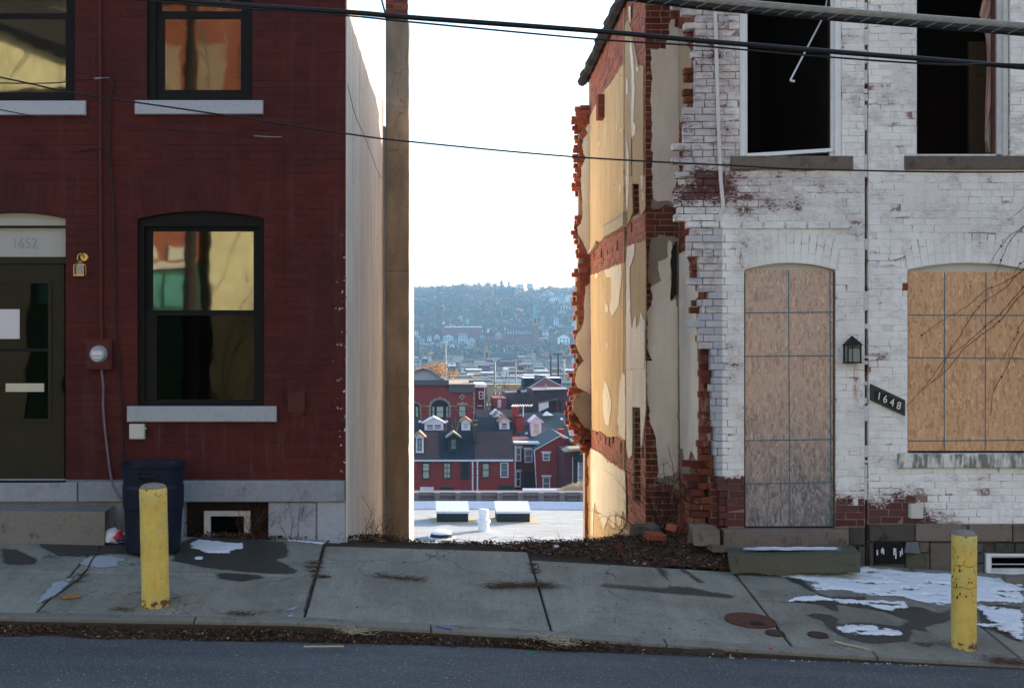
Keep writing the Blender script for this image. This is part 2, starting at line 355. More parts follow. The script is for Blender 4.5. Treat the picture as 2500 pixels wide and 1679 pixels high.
def soften(mat, lo, hi, sc=18, k=.6, mx_=1.0):
    t = mat.node_tree; out = [n for n in t.nodes if n.type == 'OUTPUT_MATERIAL'][0]; src = out.inputs[0].links[0].from_socket
    at = t.nodes.new('ShaderNodeAttribute'); at.attribute_name = 'edge'; ns = t.nodes.new('ShaderNodeTexNoise'); ns.inputs['Scale'].default_value = sc; ns.inputs['Detail'].default_value = 6; ns.inputs['Roughness'].default_value = .75
    g = t.nodes.new('ShaderNodeNewGeometry'); t.links.new(g.outputs['Position'], ns.inputs['Vector'])
    m1 = t.nodes.new('ShaderNodeMath'); m1.operation = 'MULTIPLY_ADD'; t.links.new(ns.outputs[0], m1.inputs[0]); m1.inputs[1].default_value = k; t.links.new(at.outputs['Fac'], m1.inputs[2])
    mr = t.nodes.new('ShaderNodeMapRange'); mr.interpolation_type = 'SMOOTHSTEP'; t.links.new(m1.outputs[0], mr.inputs[0]); mr.inputs[1].default_value = lo; mr.inputs[2].default_value = hi; mr.inputs[4].default_value = mx_
    tr = t.nodes.new('ShaderNodeBsdfTransparent'); mx = t.nodes.new('ShaderNodeMixShader'); t.links.new(mr.outputs[0], mx.inputs[0]); t.links.new(tr.outputs[0], mx.inputs[1]); t.links.new(src, mx.inputs[2]); t.links.new(mx.outputs[0], out.inputs[0])
    return mat
def m_leaf():
    m = NT('dead_leaves'); r = m.n('ShaderNodeNewGeometry').outputs['Random Per Island']
    c = m.ramp(r, [(0, (.022, .015, .011)), (.45, (.055, .033, .020)), (.75, (.11, .060, .033)), (.92, (.19, .085, .042)), (1, (.34, .27, .19))])
    return m.done(c, .9, spec=.1)
M = dict(
 redp=m_redpaint(), brick=m_brick(), brickdk=m_brick('shaded_old_brick', .58), bricklit=m_brick('lit_orange_brick', 1.35), brickpink=m_brick('pink_dusty_brick', 1.0, 1), white=m_whitepaint(), mortw=m_mortarwhite(),  # shaded and lit brick copies: shade and bounce light put into the colour
 mort=flat('old_mortar', (.30, .25, .19), .3, .95, 4), mortd=flat('dark_mortar', (.12, .09, .075), .3, .95, 4),
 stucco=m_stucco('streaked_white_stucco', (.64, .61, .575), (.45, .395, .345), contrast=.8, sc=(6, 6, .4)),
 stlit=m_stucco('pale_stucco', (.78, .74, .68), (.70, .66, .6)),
 brown=m_stucco('brown_stucco', (.42, .325, .225), (.23, .17, .12), contrast=1.1, sc=(2.5, 2.5, .9)),
 tan=m_stucco('tan_plaster', (.60, .44, .25), (.50, .35, .19), sc=(4, 4, 1.1)),
 cream=m_stucco('cream_plaster', (.80, .73, .58), (.72, .64, .50), sc=(4, 4, 1)),
 gplast=m_stucco('grey_brown_plaster', (.30, .245, .185), (.23, .19, .145), sc=(3, 3, 2)),
 wplast=m_stucco('white_room_plaster', (.72, .66, .58), (.60, .54, .47), sc=(3, 3, .8)),
 sill=m_stone('blue_grey_painted_stone', (.38, .40, .44), (.21, .22, .24), (.46, .48, .52), .35, .3),
 sand=m_stone('dirty_brown_stone', (.155, .125, .105), (.025, .022, .02), (.24, .22, .19), .7, .3), darkst=m_stone('sooty_stone', (.085, .075, .065), (.012, .011, .01), (.20, .19, .17), .8, .25),
 moss=m_stone('mossy_stone', (.115, .112, .080), (.030, .036, .018), (.22, .22, .20), .8, .3), stepst=m_stone('grey_step_stone', (.17, .155, .14), (.05, .045, .035), (.30, .28, .25), .7, .3),
 frame=flat('black_brown_frame_paint', (.0065, .0065, .0075), .3, .6, 8, spec=.15), doorp=flat('olive_brown_door_paint', (.026, .022, .012), .2, .6, 5, spec=.15),
 panel=flat('grey_door_panel_paint', (.38, .39, .37), .1, .6, 5), white_v=flat('white_vinyl', (.72, .73, .75), .08, .5, 5),
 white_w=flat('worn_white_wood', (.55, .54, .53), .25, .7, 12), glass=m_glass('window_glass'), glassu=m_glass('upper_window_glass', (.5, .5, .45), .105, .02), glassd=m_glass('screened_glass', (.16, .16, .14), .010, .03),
 osb1=m_osb('grey_weathered_osb', (.36, .245, .185), (.53, .375, .285), (.66, .49, .37), 1.75),
 osb2=m_osb('orange_brown_osb', (.43, .23, .12), (.62, .365, .20), (.74, .48, .29), -.1),
 blue=flat('blue_print_line', (.035, .14, .19), .3), conc=m_concrete(), kerb=m_stone('kerb_concrete', (.19, .18, .155), (.06, .055, .045), (.30, .29, .26), .5, .3),
 asph=m_asphalt(), yellow=m_yellow(), cap=flat('bollard_concrete_fill', (.22, .2, .17), .4, .95, 20, bump=.4),
 navy=flat('navy_plastic', (.0055, .0085, .022), .25, .5, 6, spec=.2), rubber=flat('black_cable_rubber', (.007, .0075, .010), .3, .5, 8),
 greyc=flat('grey_cable_wrap', (.19, .19, .17), .4, .55, 20), snow=m_snow(), wet=flat('wet_concrete', (.055, .05, .043), .25, .5, 6, spec=.35), leaf=m_leaf(),
 twig=flat('dry_twigs', (.10, .06, .04), .4, .9, 20), straw=flat('straw_grass', (.42, .36, .24), .3, .9, 9), soil=flat('dark_soil', (.05, .035, .025), .4, .95, 8, bump=.6),
 brass=flat('tarnished_brass', (.55, .38, .16), .25, .35, 30, metal=.8), rust=flat('rusty_iron', (.10, .035, .024), .3, .8, 10, bump=.4),
 iron=flat('black_iron', (.010, .009, .009), .3, .6, 10), grey=flat('grey_metal', (.25, .25, .26), .2, .5, 10), signw=flat('weathered_sign_board', (.05, .045, .042), .5, .8, 25),
 numer=flat('white_numerals', (.75, .75, .74), .05, .5), tar=flat('tar_paper', (.010, .010, .011), .5, .7, 18, bump=.6, spec=.15), lath=flat('charred_wood', (.025, .017, .012), .4, .9, 15),
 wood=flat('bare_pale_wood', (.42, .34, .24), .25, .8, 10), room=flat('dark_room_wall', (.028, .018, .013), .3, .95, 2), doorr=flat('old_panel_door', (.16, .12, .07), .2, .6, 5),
 curt=flat('dusty_curtain', (.50, .42, .36), .2, .9, 6), curtp=flat('pink_curtain_lining', (.42, .24, .19), .2, .9, 6), paper=flat('paper_notice', (.62, .58, .62), .05, .7, 5),
 orange=flat('orange_utility_paint', (.36, .17, .03), .3, .8, 20), bag=flat('white_plastic_bag', (.68, .70, .78), .15, .35, 15), redc=flat('red_print', (.45, .02, .03), .2, .5), bluec=flat('blue_plastic', (.02, .09, .40), .1, .4), greenc=flat('green_plastic', (.02, .30, .10), .1, .4),
 boxw=flat('cream_utility_box', (.50, .50, .46), .08, .6, 6), faint=flat('faded_number_paint', (.30, .32, .32), .1, .6),
 tin=flat('zinc_white_strip', (.58, .56, .54), .15, .6, 10))
soften(M['snow'], .40, .72, 26, .9); soften(M['wet'], .25, 1.05, 22, .6, .84)
M['redplain'] = flat('red_painted_metal', (.066, .0095, .0095), .2, .55, 8)

# ---------------------------------------------------------------- masonry
BL, BH, BT = .205, .061, .10; CH = .0693     # brick face length, height, depth; course height
def brick_template(seed, chip=.0, T=BT):
    rr = random.Random(seed); c = .0026; l = BL/2; h = BH/2
    j = lambda a: rr.uniform(-a, a)
    back = [(-l, T, -h), (l, T, -h), (l, T, h), (-l, T, h)]
    mid = [(-l+j(.002), c, -h+j(.0015)), (l+j(.002), c, -h+j(.0015)), (l+j(.002), c, h+j(.0015)), (-l+j(.002), c, h+j(.0015))]
    fr = [(v[0]*(1-c*1.2/l), j(.0018)-rr.random()*chip, v[2]*(1-c*1.3/h)) for v in mid]
    return back+mid+fr, [(8, 9, 10, 11), (4, 5, 9, 8), (5, 6, 10, 9), (6, 7, 11, 10), (7, 4, 8, 11), (0, 1, 5, 4), (1, 2, 6, 5), (2, 3, 7, 6), (3, 0, 4, 7), (3, 2, 1, 0)]
TPL = [brick_template(i, .0015) for i in range(8)]
def brick_meshes(mat): 
    out = []
    for vs, fs in TPL:
        b = MB(); b.add(vs, fs); out.append(b.mesh('brick', mat))
    return out
_bm = {}
def lay(spots, mat, wall, singles, rotz=0, fn=None, name='brick', key=None, hs=1.0):
    """spots: (x,y,z,w,tilt) brick face centres; `singles` of them (chosen by key) become objects, the rest one stuff part"""
    if mat.name not in _bm: _bm[mat.name] = brick_meshes(mat)
    tm = _bm[mat.name]
    idx = list(range(len(spots)))
    if key: idx.sort(key=lambda i: key(spots[i]))
    one = set(idx[:singles]); c, s = math.cos(rotz), math.sin(rotz)
    V = []; Fc = []; base = 0
    for i, (x, y, z, w, t) in enumerate(spots):
        k = random.randrange(8)
        if i in one:
            place(name, tm[k], (x, y, z), (0, t, rotz), (w/BL, 1, hs), wall)
        else:
            vs, fs = TPL[k]; ct, st_ = math.cos(t), math.sin(t)
            for v in vs:
                a, b, d = v[0]*w/BL, v[1], v[2]*hs
                a, d = a*ct + d*st_, -a*st_ + d*ct
                V.append((x + a*c - b*s, y + a*s + b*c, z + d))
            Fc += [tuple(q + base for q in f) for f in fs]; base += len(vs)
    if V:
        me = bpy.data.meshes.new(name); me.from_pydata(V, [], Fc); me.materials.append(mat); o = place(name, me, parent=wall); o['kind'] = 'stuff'
def courses(u0, u1, z0, z1, free, zc0=0.0, seed=0, jit=.004, gap=.009):
    """running bond; free(z) -> list of (ua,ub) intervals"""
    rr = random.Random(seed); out = []
    i0 = int(math.ceil((z0 - zc0)/CH)); i1 = int((z1 - zc0)/CH)
    for i in range(i0, i1):
        z = zc0 + (i+.5)*CH; off = (BL+.01)*(.5*(i % 2)) + rr.uniform(-.03, .03)
        head = (i % 7 == 3)
        L = (BL+.01)*(.5 if head else 1)
        for ua, ub in free(z):
            if ub-ua < .03: continue
            k = math.floor((ua - off)/L); x = off + k*L
            while x < ub:
                a = max(x, ua); b = min(x+L, ub)
                if b-a > .025: out.append(((a+b)/2, z + rr.uniform(-.001, .001), (b-a)-gap, rr.uniform(-jit, jit)))
                x += L
    return out
class Op:
    def __init__(s, px0, px1, pyb, pys, rise=0, ring=0, Y=0):
        s.x0 = GX(px0, Y); s.x1 = GX(px1, Y); s.z0 = GZ(pyb, Y); s.zs = GZ(pys, Y); s.rise = rise; s.ring = ring
        s.xc = (s.x0+s.x1)/2; s.hw = (s.x1-s.x0)/2
    def top(s, x): return s.zs + s.rise*max(0, 1-((x-s.xc)/s.hw)**2)
def cut(iv, a, b):
    out = []
    for u, v in iv:
        if b <= u or a >= v: out.append((u, v)); continue
        if a > u: out.append((u, a))
        if b < v: out.append((b, v))
    return out
def free_fn(x0, x1, ops, solids=()):
    def f(z):
        a, b = (x0(z) if callable(x0) else x0), x1
        iv = [(a, b)]
        for o in ops:
            if z < o.z0: continue
            if z < o.zs: iv = cut(iv, o.x0, o.x1)
            elif z < o.zs + o.rise + o.ring:
                hw = o.hw + .02 + .05*(z-o.zs)/max(.01, o.ring+o.rise)
                if o.ring: iv = cut(iv, o.xc-hw, o.xc+hw) if z < o.zs+o.ring*.72 else cut(iv, o.xc-hw*math.sqrt(max(0, (o.zs+o.rise+o.ring-z)/(o.rise+o.ring*.28))), o.xc+hw*math.sqrt(max(0, (o.zs+o.rise+o.ring-z)/(o.rise+o.ring*.28))))
        for (sx0, sx1, sz0, sz1) in solids:
            if sz0 < z < sz1: iv = cut(iv, sx0, sx1)
        return iv
    return f
def voussoirs(o, y):
    out = []
    n = int(round(o.hw*2/.071))
    for i in range(n):
        t = -1 + (i+.5)*2/n; x = o.xc+t*o.hw; a = t*.20
        ang = math.pi/2 + a
        zt = o.top(x); R1 = min(.2, o.ring*.66)
        st = [(0, R1), (R1, o.ring)] if i % 2 == 0 else [(0, o.ring-R1), (o.ring-R1, o.ring)]
        for (ra, rb) in st:
            rc = (ra+rb)/2
            out.append((x + math.sin(a)*rc, y, zt + .004 + math.cos(a)*rc, (rb-ra)-.008, ang))
    return out
def slab_wall(mb, x0, x1, z0, z1, ops, y0, y1, left=None):
    xs = {x0, x1}
    for o in ops:
        if o.x1 < x0 or o.x0 > x1: continue
        n = 14 if o.rise else 1
        for i in range(n+1): xs.add(min(max(o.x0 + (o.x1-o.x0)*i/n, x0), x1))
    xs = sorted(xs)
    for a, b in zip(xs[:-1], xs[1:]):
        if b-a < 1e-5: continue
        m_ = (a+b)/2; segs = [((z0, z0), (z1, z1))]; hit = [o for o in ops if o.x0 < m_ < o.x1]
        hit.sort(key=lambda o: o.z0); cur = (z0, z0)
        for o in hit:
            if o.z0 > cur[0]: _hx(mb, a, b, cur, (o.z0, o.z0), y0, y1)
            cur = (o.top(a), o.top(b))
        _hx(mb, a, b, cur, (z1, z1), y0, y1)
def _hx(mb, a, b, lo, hi, y0, y1):
    if hi[0]-lo[0] < 1e-4: return
    mb.hexa([(a,y0,lo[0]),(b,y0,lo[1]),(b,y1,lo[1]),(a,y1,lo[0]),(a,y0,hi[0]),(b,y0,hi[1]),(b,y1,hi[1]),(a,y1,hi[0])])
def arch_board(o, y0, y1, z0=None, inset=0):
    n = 14; pts = [(o.x0+inset, z0 if z0 is not None else o.zs), (o.x1-inset, z0 if z0 is not None else o.zs)]
    for i in range(n+1):
        x = o.x1-inset - (o.x1-o.x0-2*inset)*i/n; pts.append((x, o.top(x)-inset*.3-.002))
    return MB().prism(ccw(pts), fXZ, y1, y0)
def inframe(s):
    X, Y, Z = s[0], s[1], s[2]; d = D0+Y; px = VX+X*F/d; py = VY-(Z-ZC)*F/d
    return px, py, (0 <= px <= 2500 and 0 <= py <= 1679)
# ================================================================ SETTING: ground, road, kerb, sidewalk
def sheet(name, xs, ys, zf, mat, thick=None, **kw):
    nx, ny = len(xs), len(ys); v = [(x, y, zf(x, y)) for y in ys for x in xs]
    f = [(j*nx+i, j*nx+i+1, (j+1)*nx+i+1, (j+1)*nx+i) for j in range(ny-1) for i in range(nx-1)]
    me = bpy.data.meshes.new(name); me.from_pydata(v, [], f); me.materials.append(mat)
    me.polygons.foreach_set('use_smooth', [True]*len(me.polygons)); o = place(name, me); setp(o, **kw); return o
GUT = lambda X: np.interp(X, [-30, -3.2, -.5, 1.0, 3.0, 5.9, 30], [.66, -.262, -.320, -.385, -.482, -.60, -2.0])
def road_z(X, Y): return float(GUT(X) + .035*min(1, (KY-.25-Y)/1.0)*1.0 + .12*math.sin(math.pi*min(1, max(0, (KY-Y)/12))) - .01)
ROADM = M['asph']
sheet('road', list(np.linspace(-30, 30, 61)), [-14.5, -12, -10, -8, -6, -5, -4, -3.4, -3, -2.7, -2.5, -2.3], road_z, ROADM, kind='structure')
# far side of the street
b = MB(); b.hexa([(-30,-17,GUT(-30)-.3),(30,-17,GUT(30)-.3),(30,-14.4,GUT(30)-.3),(-30,-14.4,GUT(-30)-.3),(-30,-17,GUT(-30)+.16),(30,-17,GUT(30)+.16),(30,-14.4,GUT(30)+.14),(-30,-14.4,GUT(-30)+.14)])
b.build('pavement', M['kerb'], kind='structure')
# big ground
def ground_z(X, Y):
    d = Y + D0
    if Y < -31: return -3.2 + min(34, (-31-Y)*.75)
    if Y < .6: return -3.2 + (-.03*X)
    if Y < 36: return float(np.interp(Y, [.6, 2, 5, 36], [-3.2, -3.4, -5, -15]))
    return float(np.interp(d, [48, 130, 185, 230, 300, 1120, 1250, 1500, 1800, 2100, 2250, 2600, 4000], [-15, -15.3, -14, -17, -19, -19, -11, 17, 52, 84, 91, 70, -10]))
def hill_n(X, Y):
    d = Y + D0; k = min(1, max(0, (d-1150)/500))
    return ground_z(X, Y) + k*(9*noise.noise((X/170, Y/260, 3)) + 6*noise.noise((X/60, Y/90, 7))) + k*min(1, max(0, (d-1900)/250))*(-7 if X < 60 else 0)*0
xs = sorted(set(list(np.linspace(-2500, -400, 12)) + list(np.linspace(-400, 900, 60)) + list(np.linspace(900, 2500, 10))))
ys = [-600, -100, -76, -50, -31, -20, 0, .6, 2, 5, 15, 36, 60, 110, 150, 175, 200, 220, 290, 400, 700, 1000] + list(np.linspace(1100, 2600, 60)) + [3000, 3600, 4000]
m_ = NT('hillside_ground'); p_ = m_.pos()
c_ = m_.mix(m_.step(m_.noise(p_, .02, 5, .6), .4, .6), (.05, .043, .033), (.085, .065, .045))
M['hill'] = m_.done(c_, 1, spec=0)
sheet('ground', xs, ys, hill_n, M['hill'], kind='structure')

# soil bank in the gap, dropping behind
def soil_z(X, Y):
    base = gz(X, 0) - .02
    m = .06*math.exp(-((X-2.35)/.75)**2)*math.exp(-((Y-.35)/.6)**2) + .03*math.exp(-((Y-.3)/.4)**2)
    m += .10*math.exp(-((X-2.9)/.35)**2)*math.exp(-((Y-.2)/.4)**2)
    z = base + m + .02*noise.noise((X*3, Y*3, 1)) + .008*noise.noise((X*12, Y*12, 1))
    if Y < -.05: z -= (-.05-Y)*.13
    Y0 = np.interp(X, [-.7, .9, 1.5, 2.3], [.02, .05, .18, .55])
    if Y > Y0: z -= (Y-Y0)*.5
    return z
sheet('soil_bank', list(np.linspace(-1.0, 3.25, 90)), list(np.linspace(-.42, 2.2, 60))+[2.6, 3, 4, 6.5], lambda X, Y: soil_z(X, Y) if Y > np.interp(X, [-.9, .3, .8, 1.1, 1.6, 2.2, 2.6, 3.05], [.03, -.01, -.10, -.22, -.31, -.41, -.44, -.40]) else gz(X, Y)-.03, M['soil'], kind='structure')

# kerb: stones in a row
base = MB()
for i in range(60):
    xa = -30+i; base.hexa([(xa,-2.36,gz(xa,-2.3)-.4),(xa+1,-2.36,gz(xa+1,-2.3)-.4),(xa+1,-.0,gz(xa+1,0)-.4),(xa,-.0,gz(xa,0)-.4),
      (xa,-2.36,gz(xa,-2.36)-.03),(xa+1,-2.36,gz(xa+1,-2.36)-.03),(xa+1,0,gz(xa+1,0)-.03),(xa,0,gz(xa,0)-.03)])
side = base.build('sidewalk', M['soil'], kind='structure')
kerbm = MB()
for i in range(60):
    xa = -30+i; kerbm.hexa([(xa,-2.40,gz(xa,-2.4)-.4),(xa+1,-2.40,gz(xa+1,-2.4)-.4),(xa+1,-2.37,gz(xa+1,-2.37)-.4),(xa,-2.37,gz(xa,-2.37)-.4),
      (xa,-2.40,gz(xa,-2.40)-.03),(xa+1,-2.40,gz(xa+1,-2.40)-.03),(xa+1,-2.37,gz(xa+1,-2.37)-.03),(xa,-2.37,gz(xa,-2.37)-.03)])
kerb = kerbm.build('kerb', M['soil'], kind='structure')
def slab(x0, x1, y0, y1, name, mat, parent, dz=0, front=None, tilt=0, th=.12):
    nx = 5; v = []; f = []; e = .010; rr = random.Random(int(x0*100)+int(y0*10))
    # rounded-edge slab: inner grid at full height, rim 6 mm lower
    xs_ = [x0, x0+e] + list(np.linspace(x0+e, x1-e, nx))[1:-1] + [x1-e, x1]; ys_ = [y0, y0+e, (y0+y1)/2, y1-e, y1]
    n, k = len(xs_), len(ys_)
    for j, y in enumerate(ys_):
        for i, x in enumerate(xs_):
            rim = i in (0, n-1) or j in (0, k-1)
            jx = noise.noise((x*7, y*7, 2))*.006
            v.append((x+jx, y+jx, gz(x, y)+dz+tilt*(x-x0) + (-.007 if rim else 0)))
    f += [(j*n+i, j*n+i+1, (j+1)*n+i+1, (j+1)*n+i) for j in range(k-1) for i in range(n-1)]
    loop = [i for i in range(n)] + [j*n+n-1 for j in range(1, k)] + [(k-1)*n+i for i in range(n-2, -1, -1)] + [j*n for j in range(k-2, 0, -1)]
    b0 = len(v)
    for q in loop: v.append((v[q][0], v[q][1], v[q][2]-th))
    for i in range(len(loop)): f.append((loop[i], b0+i, b0+(i+1) % len(loop), loop[(i+1) % len(loop)]))
    mb = MB(); mb.add(v, f); return mb.build(name, mat, parent)
JX = [-8.9, -6.95, -5.0, -3.03, -.9, 1.06, 2.97, 4.79, 6.75, 8.7, 10.6]
for i, (a, b2) in enumerate(zip(JX[:-1], JX[1:])):
    slab(a+.011, b2-.011, KY+.13, -1.2-.006, 'slab', M['conc'], side, random.uniform(-.004, .004))
    back = -.30 if i in (4,) else (-.52 if i in (5,) else (0.0 if i < 3 else -.02))
    if i == 5: back = -.46
    if i == 4: back = -.22
    if i == 3: back = -.02
    slab(a+.011, b2-.011, -1.2+.006, min(back, -.012), 'slab', M['conc'], side, random.uniform(-.004, .004))
KX = [-8.9, -7, -5.2, -3.55, -1.75, .1, 1.95, 3.6, 5.35, 6.6, 8.3, 10]
for a, b2 in zip(KX[:-1], KX[1:]):
    slab(a+.006, b2-.006, KY, KY+.122, 'kerb_stone', M['kerb'], kerb, .004 + random.uniform(-.004, .003), th=.2)

# ---------------------------------------------------------------- patches that follow the pavement: snow, meltwater
def inside(pts, x, y):
    c = False; j = len(pts)-1
    for i in range(len(pts)):
        xi, yi = pts[i]; xj, yj = pts[j]
        if (yi > y) != (yj > y) and x < (xj-xi)*(y-yi)/(yj-yi)+xi: c = not c
        j = i
    return c
def sdist(pts, x, y):
    best = 9; n = len(pts)
    for i in range(n):
        ax, ay = pts[i]; bx, by = pts[(i+1) % n]; dx, dy = bx-ax, by-ay
        t = max(0, min(1, ((x-ax)*dx+(y-ay)*dy)/(dx*dx+dy*dy+1e-9))); best = min(best, math.hypot(ax+t*dx-x, ay+t*dy-y))
    return best if inside(pts, x, y) else -best
def patch(name, polys, mat, amp, h, res, off=.004, seed=0, kind='stuff', label=None, cat=None, hole=0, surf=None, parent=None):
    V = []; Fc = []; sf = surf or gz; EA = []
    for poly in polys:
        g = [gat(*q) for q in poly]; X = [q[0] for q in g]; Y = [q[1] for q in g]
        x0, x1, y0, y1 = min(X)-amp, max(X)+amp, min(Y)-amp, max(Y)+amp
        ry = res; nx = int((x1-x0)/res)+2; ny = int((y1-y0)/ry)+2
        fld = {}
        for j in range(ny):
            for i in range(nx):
                x = x0+i*res; y = y0+j*ry
                s = sdist(g, x, y)
                s += amp*(noise.noise((x*6, y*10, seed)) + .6*noise.noise((x*17, y*30, seed)) + .45*noise.noise((x*45, y*80, seed)))
                if hole: s = min(s, hole*(noise.noise((x*4, y*9, seed+5))+.55+ .5*noise.noise((x*16, y*26, seed+9))))
                fld[i, j] = (x, y, s)
        idm = {}
        def vid(i, j):
            if (i, j) not in idm:
                x, y, s = fld[i, j]
                idm[i, j] = len(V); V.append((x, y, sf(x, y)+off+h*min(1, max(0, s)/.05)*(.7+.5*noise.noise((x*9, y*9, seed+2))))); EA.append(min(1.0, s/.07))
            return idm[i, j]
        em = {}
        def eid(a, b_):
            k = (a, b_) if a < b_ else (b_, a)
            if k not in em:
                xa, ya, sa = fld[k[0]]; xb, yb, sb = fld[k[1]]; t = sa/(sa-sb) if sa != sb else .5
                x = xa+(xb-xa)*t; y = ya+(yb-ya)*t; em[k] = len(V); V.append((x, y, sf(x, y)+off-.001)); EA.append(0.0)
            return em[k]
        for j in range(ny-1):      # marching squares: smooth outline
            for i in range(nx-1):
                c4 = [(i, j), (i+1, j), (i+1, j+1), (i, j+1)]; on = [fld[c][2] > 0 for c in c4]
                if not any(on): continue
                if all(on): Fc.append(tuple(vid(*c) for c in c4)); continue
                poly_ = []
                for q in range(4):
                    if on[q]: poly_.append(vid(*c4[q]))
                    if on[q] != on[(q+1) % 4]: poly_.append(eid(c4[q], c4[(q+1) % 4]))
                if len(poly_) >= 3: Fc.append(tuple(poly_))
    me = bpy.data.meshes.new(name); me.from_pydata(V, [], Fc); me.materials.append(mat)
    at_ = me.attributes.new('edge', 'FLOAT', 'POINT'); at_.data.foreach_set('value', EA)
    me.polygons.foreach_set('use_smooth', [True]*len(me.polygons)); o = place(name, me, parent=parent)
    if kind: o['kind'] = kind
    return setp(o, label, cat)
r5 = lambda pts: [(1750+x/3.1133, 1250+y/3.1133) for x, y in pts]
r3 = lambda pts: [(x/2.708, 1100+y/2.708) for x, y in pts]
r6s = lambda pts: [(750+x/2.2238, 1250+y/2.2238) for x, y in pts]
patch('meltwater', [
  r5([(505,505),(640,490),(760,600),(860,640),(1130,640),(1180,690),(1560,720),(1690,760),(1790,720),(1790,830),(1600,880),(1660,930),(1500,900),(1480,980),(1650,990),(1640,1045),(1450,985),(1240,1010),(1080,990),(900,935),(780,830),(670,785),(700,765),(850,770),(960,815),(940,840),(1100,835),(1380,860),(1440,820),(1250,760),(940,710),(925,765),(790,715),(500,670),(740,620),(640,570)]),
  r5([(1970,690),(2200,700),(2335,720),(2335,1010),(2200,960),(2100,900),(1980,880)]),
  r5([(440,690),(700,640),(830,650),(820,690),(600,690)]),
  r3([(0,530),(300,540),(640,570),(820,600),(930,650),(880,690),(700,690),(520,705),(380,700),(270,650),(240,620),(100,610),(0,560)]),
  r3([(0,640),(120,650),(270,720),(240,755),(60,755),(0,740)]),
  r3([(1130,640),(1240,580),(1350,560),(1900,600),(1925,700),(1850,720),(1980,790),(1950,820),(1700,815),(1330,775),(1130,730)]),
  r3([(1400,810),(1500,800),(1740,820),(1745,845),(1600,868),(1440,850)]),
  r6s([(1890,285),(1960,320),(1985,400),(2060,400),(2335,455),(2300,470),(1900,440),(1560,400),(1600,380),(1950,410),(1960,380),(1900,330)]),
  r6s([(2010,290),(2110,340),(2170,388),(2120,385),(2060,345),(2000,300)]),
 ], M['wet'], .022, 0, .014, .0042, 3, label='dark wet patches of meltwater soaked into the concrete sidewalk', cat='wet patch')
patch('snow', [
  r5([(135,448),(300,455),(700,460),(1100,425),(1300,440),(1480,462),(1800,480),(2000,500),(2335,520),(2335,700),(2180,700),(2000,690),(1790,700),(1700,720),(1560,690),(1380,650),(1240,650),(1060,620),(900,600),(760,600),(640,520),(540,495),(250,470)]),
  r5([(600,650),(760,635),(850,660),(1200,680),(1440,690),(1450,740),(1300,755),(1180,720),(1000,700),(820,680),(520,685)]),
  r5([(905,880),(980,860),(1180,865),(1380,910),(1420,950),(1300,950),(1050,940),(920,905)]),
  r5([(1970,690),(2060,720),(2335,750),(2335,900),(2220,870),(2080,830),(1980,740)]),
  r5([(2080,850),(2335,850),(2335,990),(2240,950),(2120,890),(1970,860)]),
 ], M['snow'], .042, .022, .016, .010, 11, label='thin melting snow lying along the foot of the white house', cat='snow', hole=.11)
patch('snow', [
  r3([(1250,620),(1310,590),(1400,600),(1480,610),(1600,615),(1610,650),(1500,685),(1380,680),(1270,655)]),
  r3([(1285,705),(1340,705),(1340,728),(1295,725)]),
 ], M['snow'], .03, .012, .012, .010, 5, label='small patch of grey snow under the cellar window', cat='snow')
patch('snow', [
  r3([(1890,585),(2160,610),(2140,625),(1900,600)]),
 ], M['snow'], .012, .006, .014, .008, 15, label='thin strip of ice beside the left house corner', cat='snow')
M['paler'] = flat('pale_dried_film', (.33, .35, .37), .15, .8, 20); soften(M['paler'], .35, .95, 20, .7)
patch('salt_stain', [
  r3([(570,700),(690,690),(870,720),(800,735),(800,770),(640,780),(560,770),(500,750)]),
  r3([(330,880),(470,835),(500,850),(430,920),(400,960),(290,1005),(200,1020),(280,940)]),
  r3([(1830,1070),(1990,1010),(1960,1060),(1940,1100),(1880,1105),(1930,1060),(1800,1095)]),
 ], M['paler'], .028, 0, .012, .0048, 8, label='pale dried salt stains along the sidewalk joints at left', cat='stain')
patch('paint_mark', [r3([(400,960),(520,950),(535,970),(420,985)])], M['orange'], .006, 0, .008, .006, 2, kind=None, label='orange sprayed utility mark on the sidewalk left of the bollard', cat='paint mark')

# ================================================================ LEFT HOUSE
rh = thing('red_brick_house', 'dark red painted brick row house with black window frames and white stucco side wall', 'house', (-2, 0, .1))
HZ = 6.0
opW = Op(335, 645, 990, 534, .075, .30); opU = Op(358, 616, 248, -200, .06, .0); opUL = Op(-73, 183, 248, -200, .06, .0)
opD = Op(-85, 160, 1176, 533, .06, .30); opDL = Op(-800, -420, 990, 534, .07, .3)
XR = -.69
ops = [opW, opU, opUL, opD, opDL]
w = MB(); slab_wall(w, -8, XR-.014, .64, HZ, ops, .0016, .30)
wall = w.build('wall', M['redp'], rh)
sol = [(GX(312,0), GX(676,0), GZ(1029,0), GZ(991,0)), (GX(331,0), GX(643,0), GZ(282,0), GZ(247,0)), (GX(-100,0), GX(211,0), GZ(283,0), GZ(248,0)), (-8, GX(0,0)-.4, 0, .64)]
sp = [(x, 0+.000, z, w_, t) for x, z, w_, t in courses(-8, XR-.014, .645, HZ, free_fn(-8, XR-.014, ops, sol), .645, 1, .002, .005)]
for o in (opW, opD): sp += voussoirs(o, .0)
sp = [(x, -.0012+.0024*random.random(), z, w_, t) for x, y, z, w_, t in sp]
def kred(s):
    px, py, ok = inframe(s); return (0 if ok else 9e5) + abs(px-560) + .35*abs(py-560)
lay(sp, M['redp'], wall, 300, key=kred, hs=1.06)
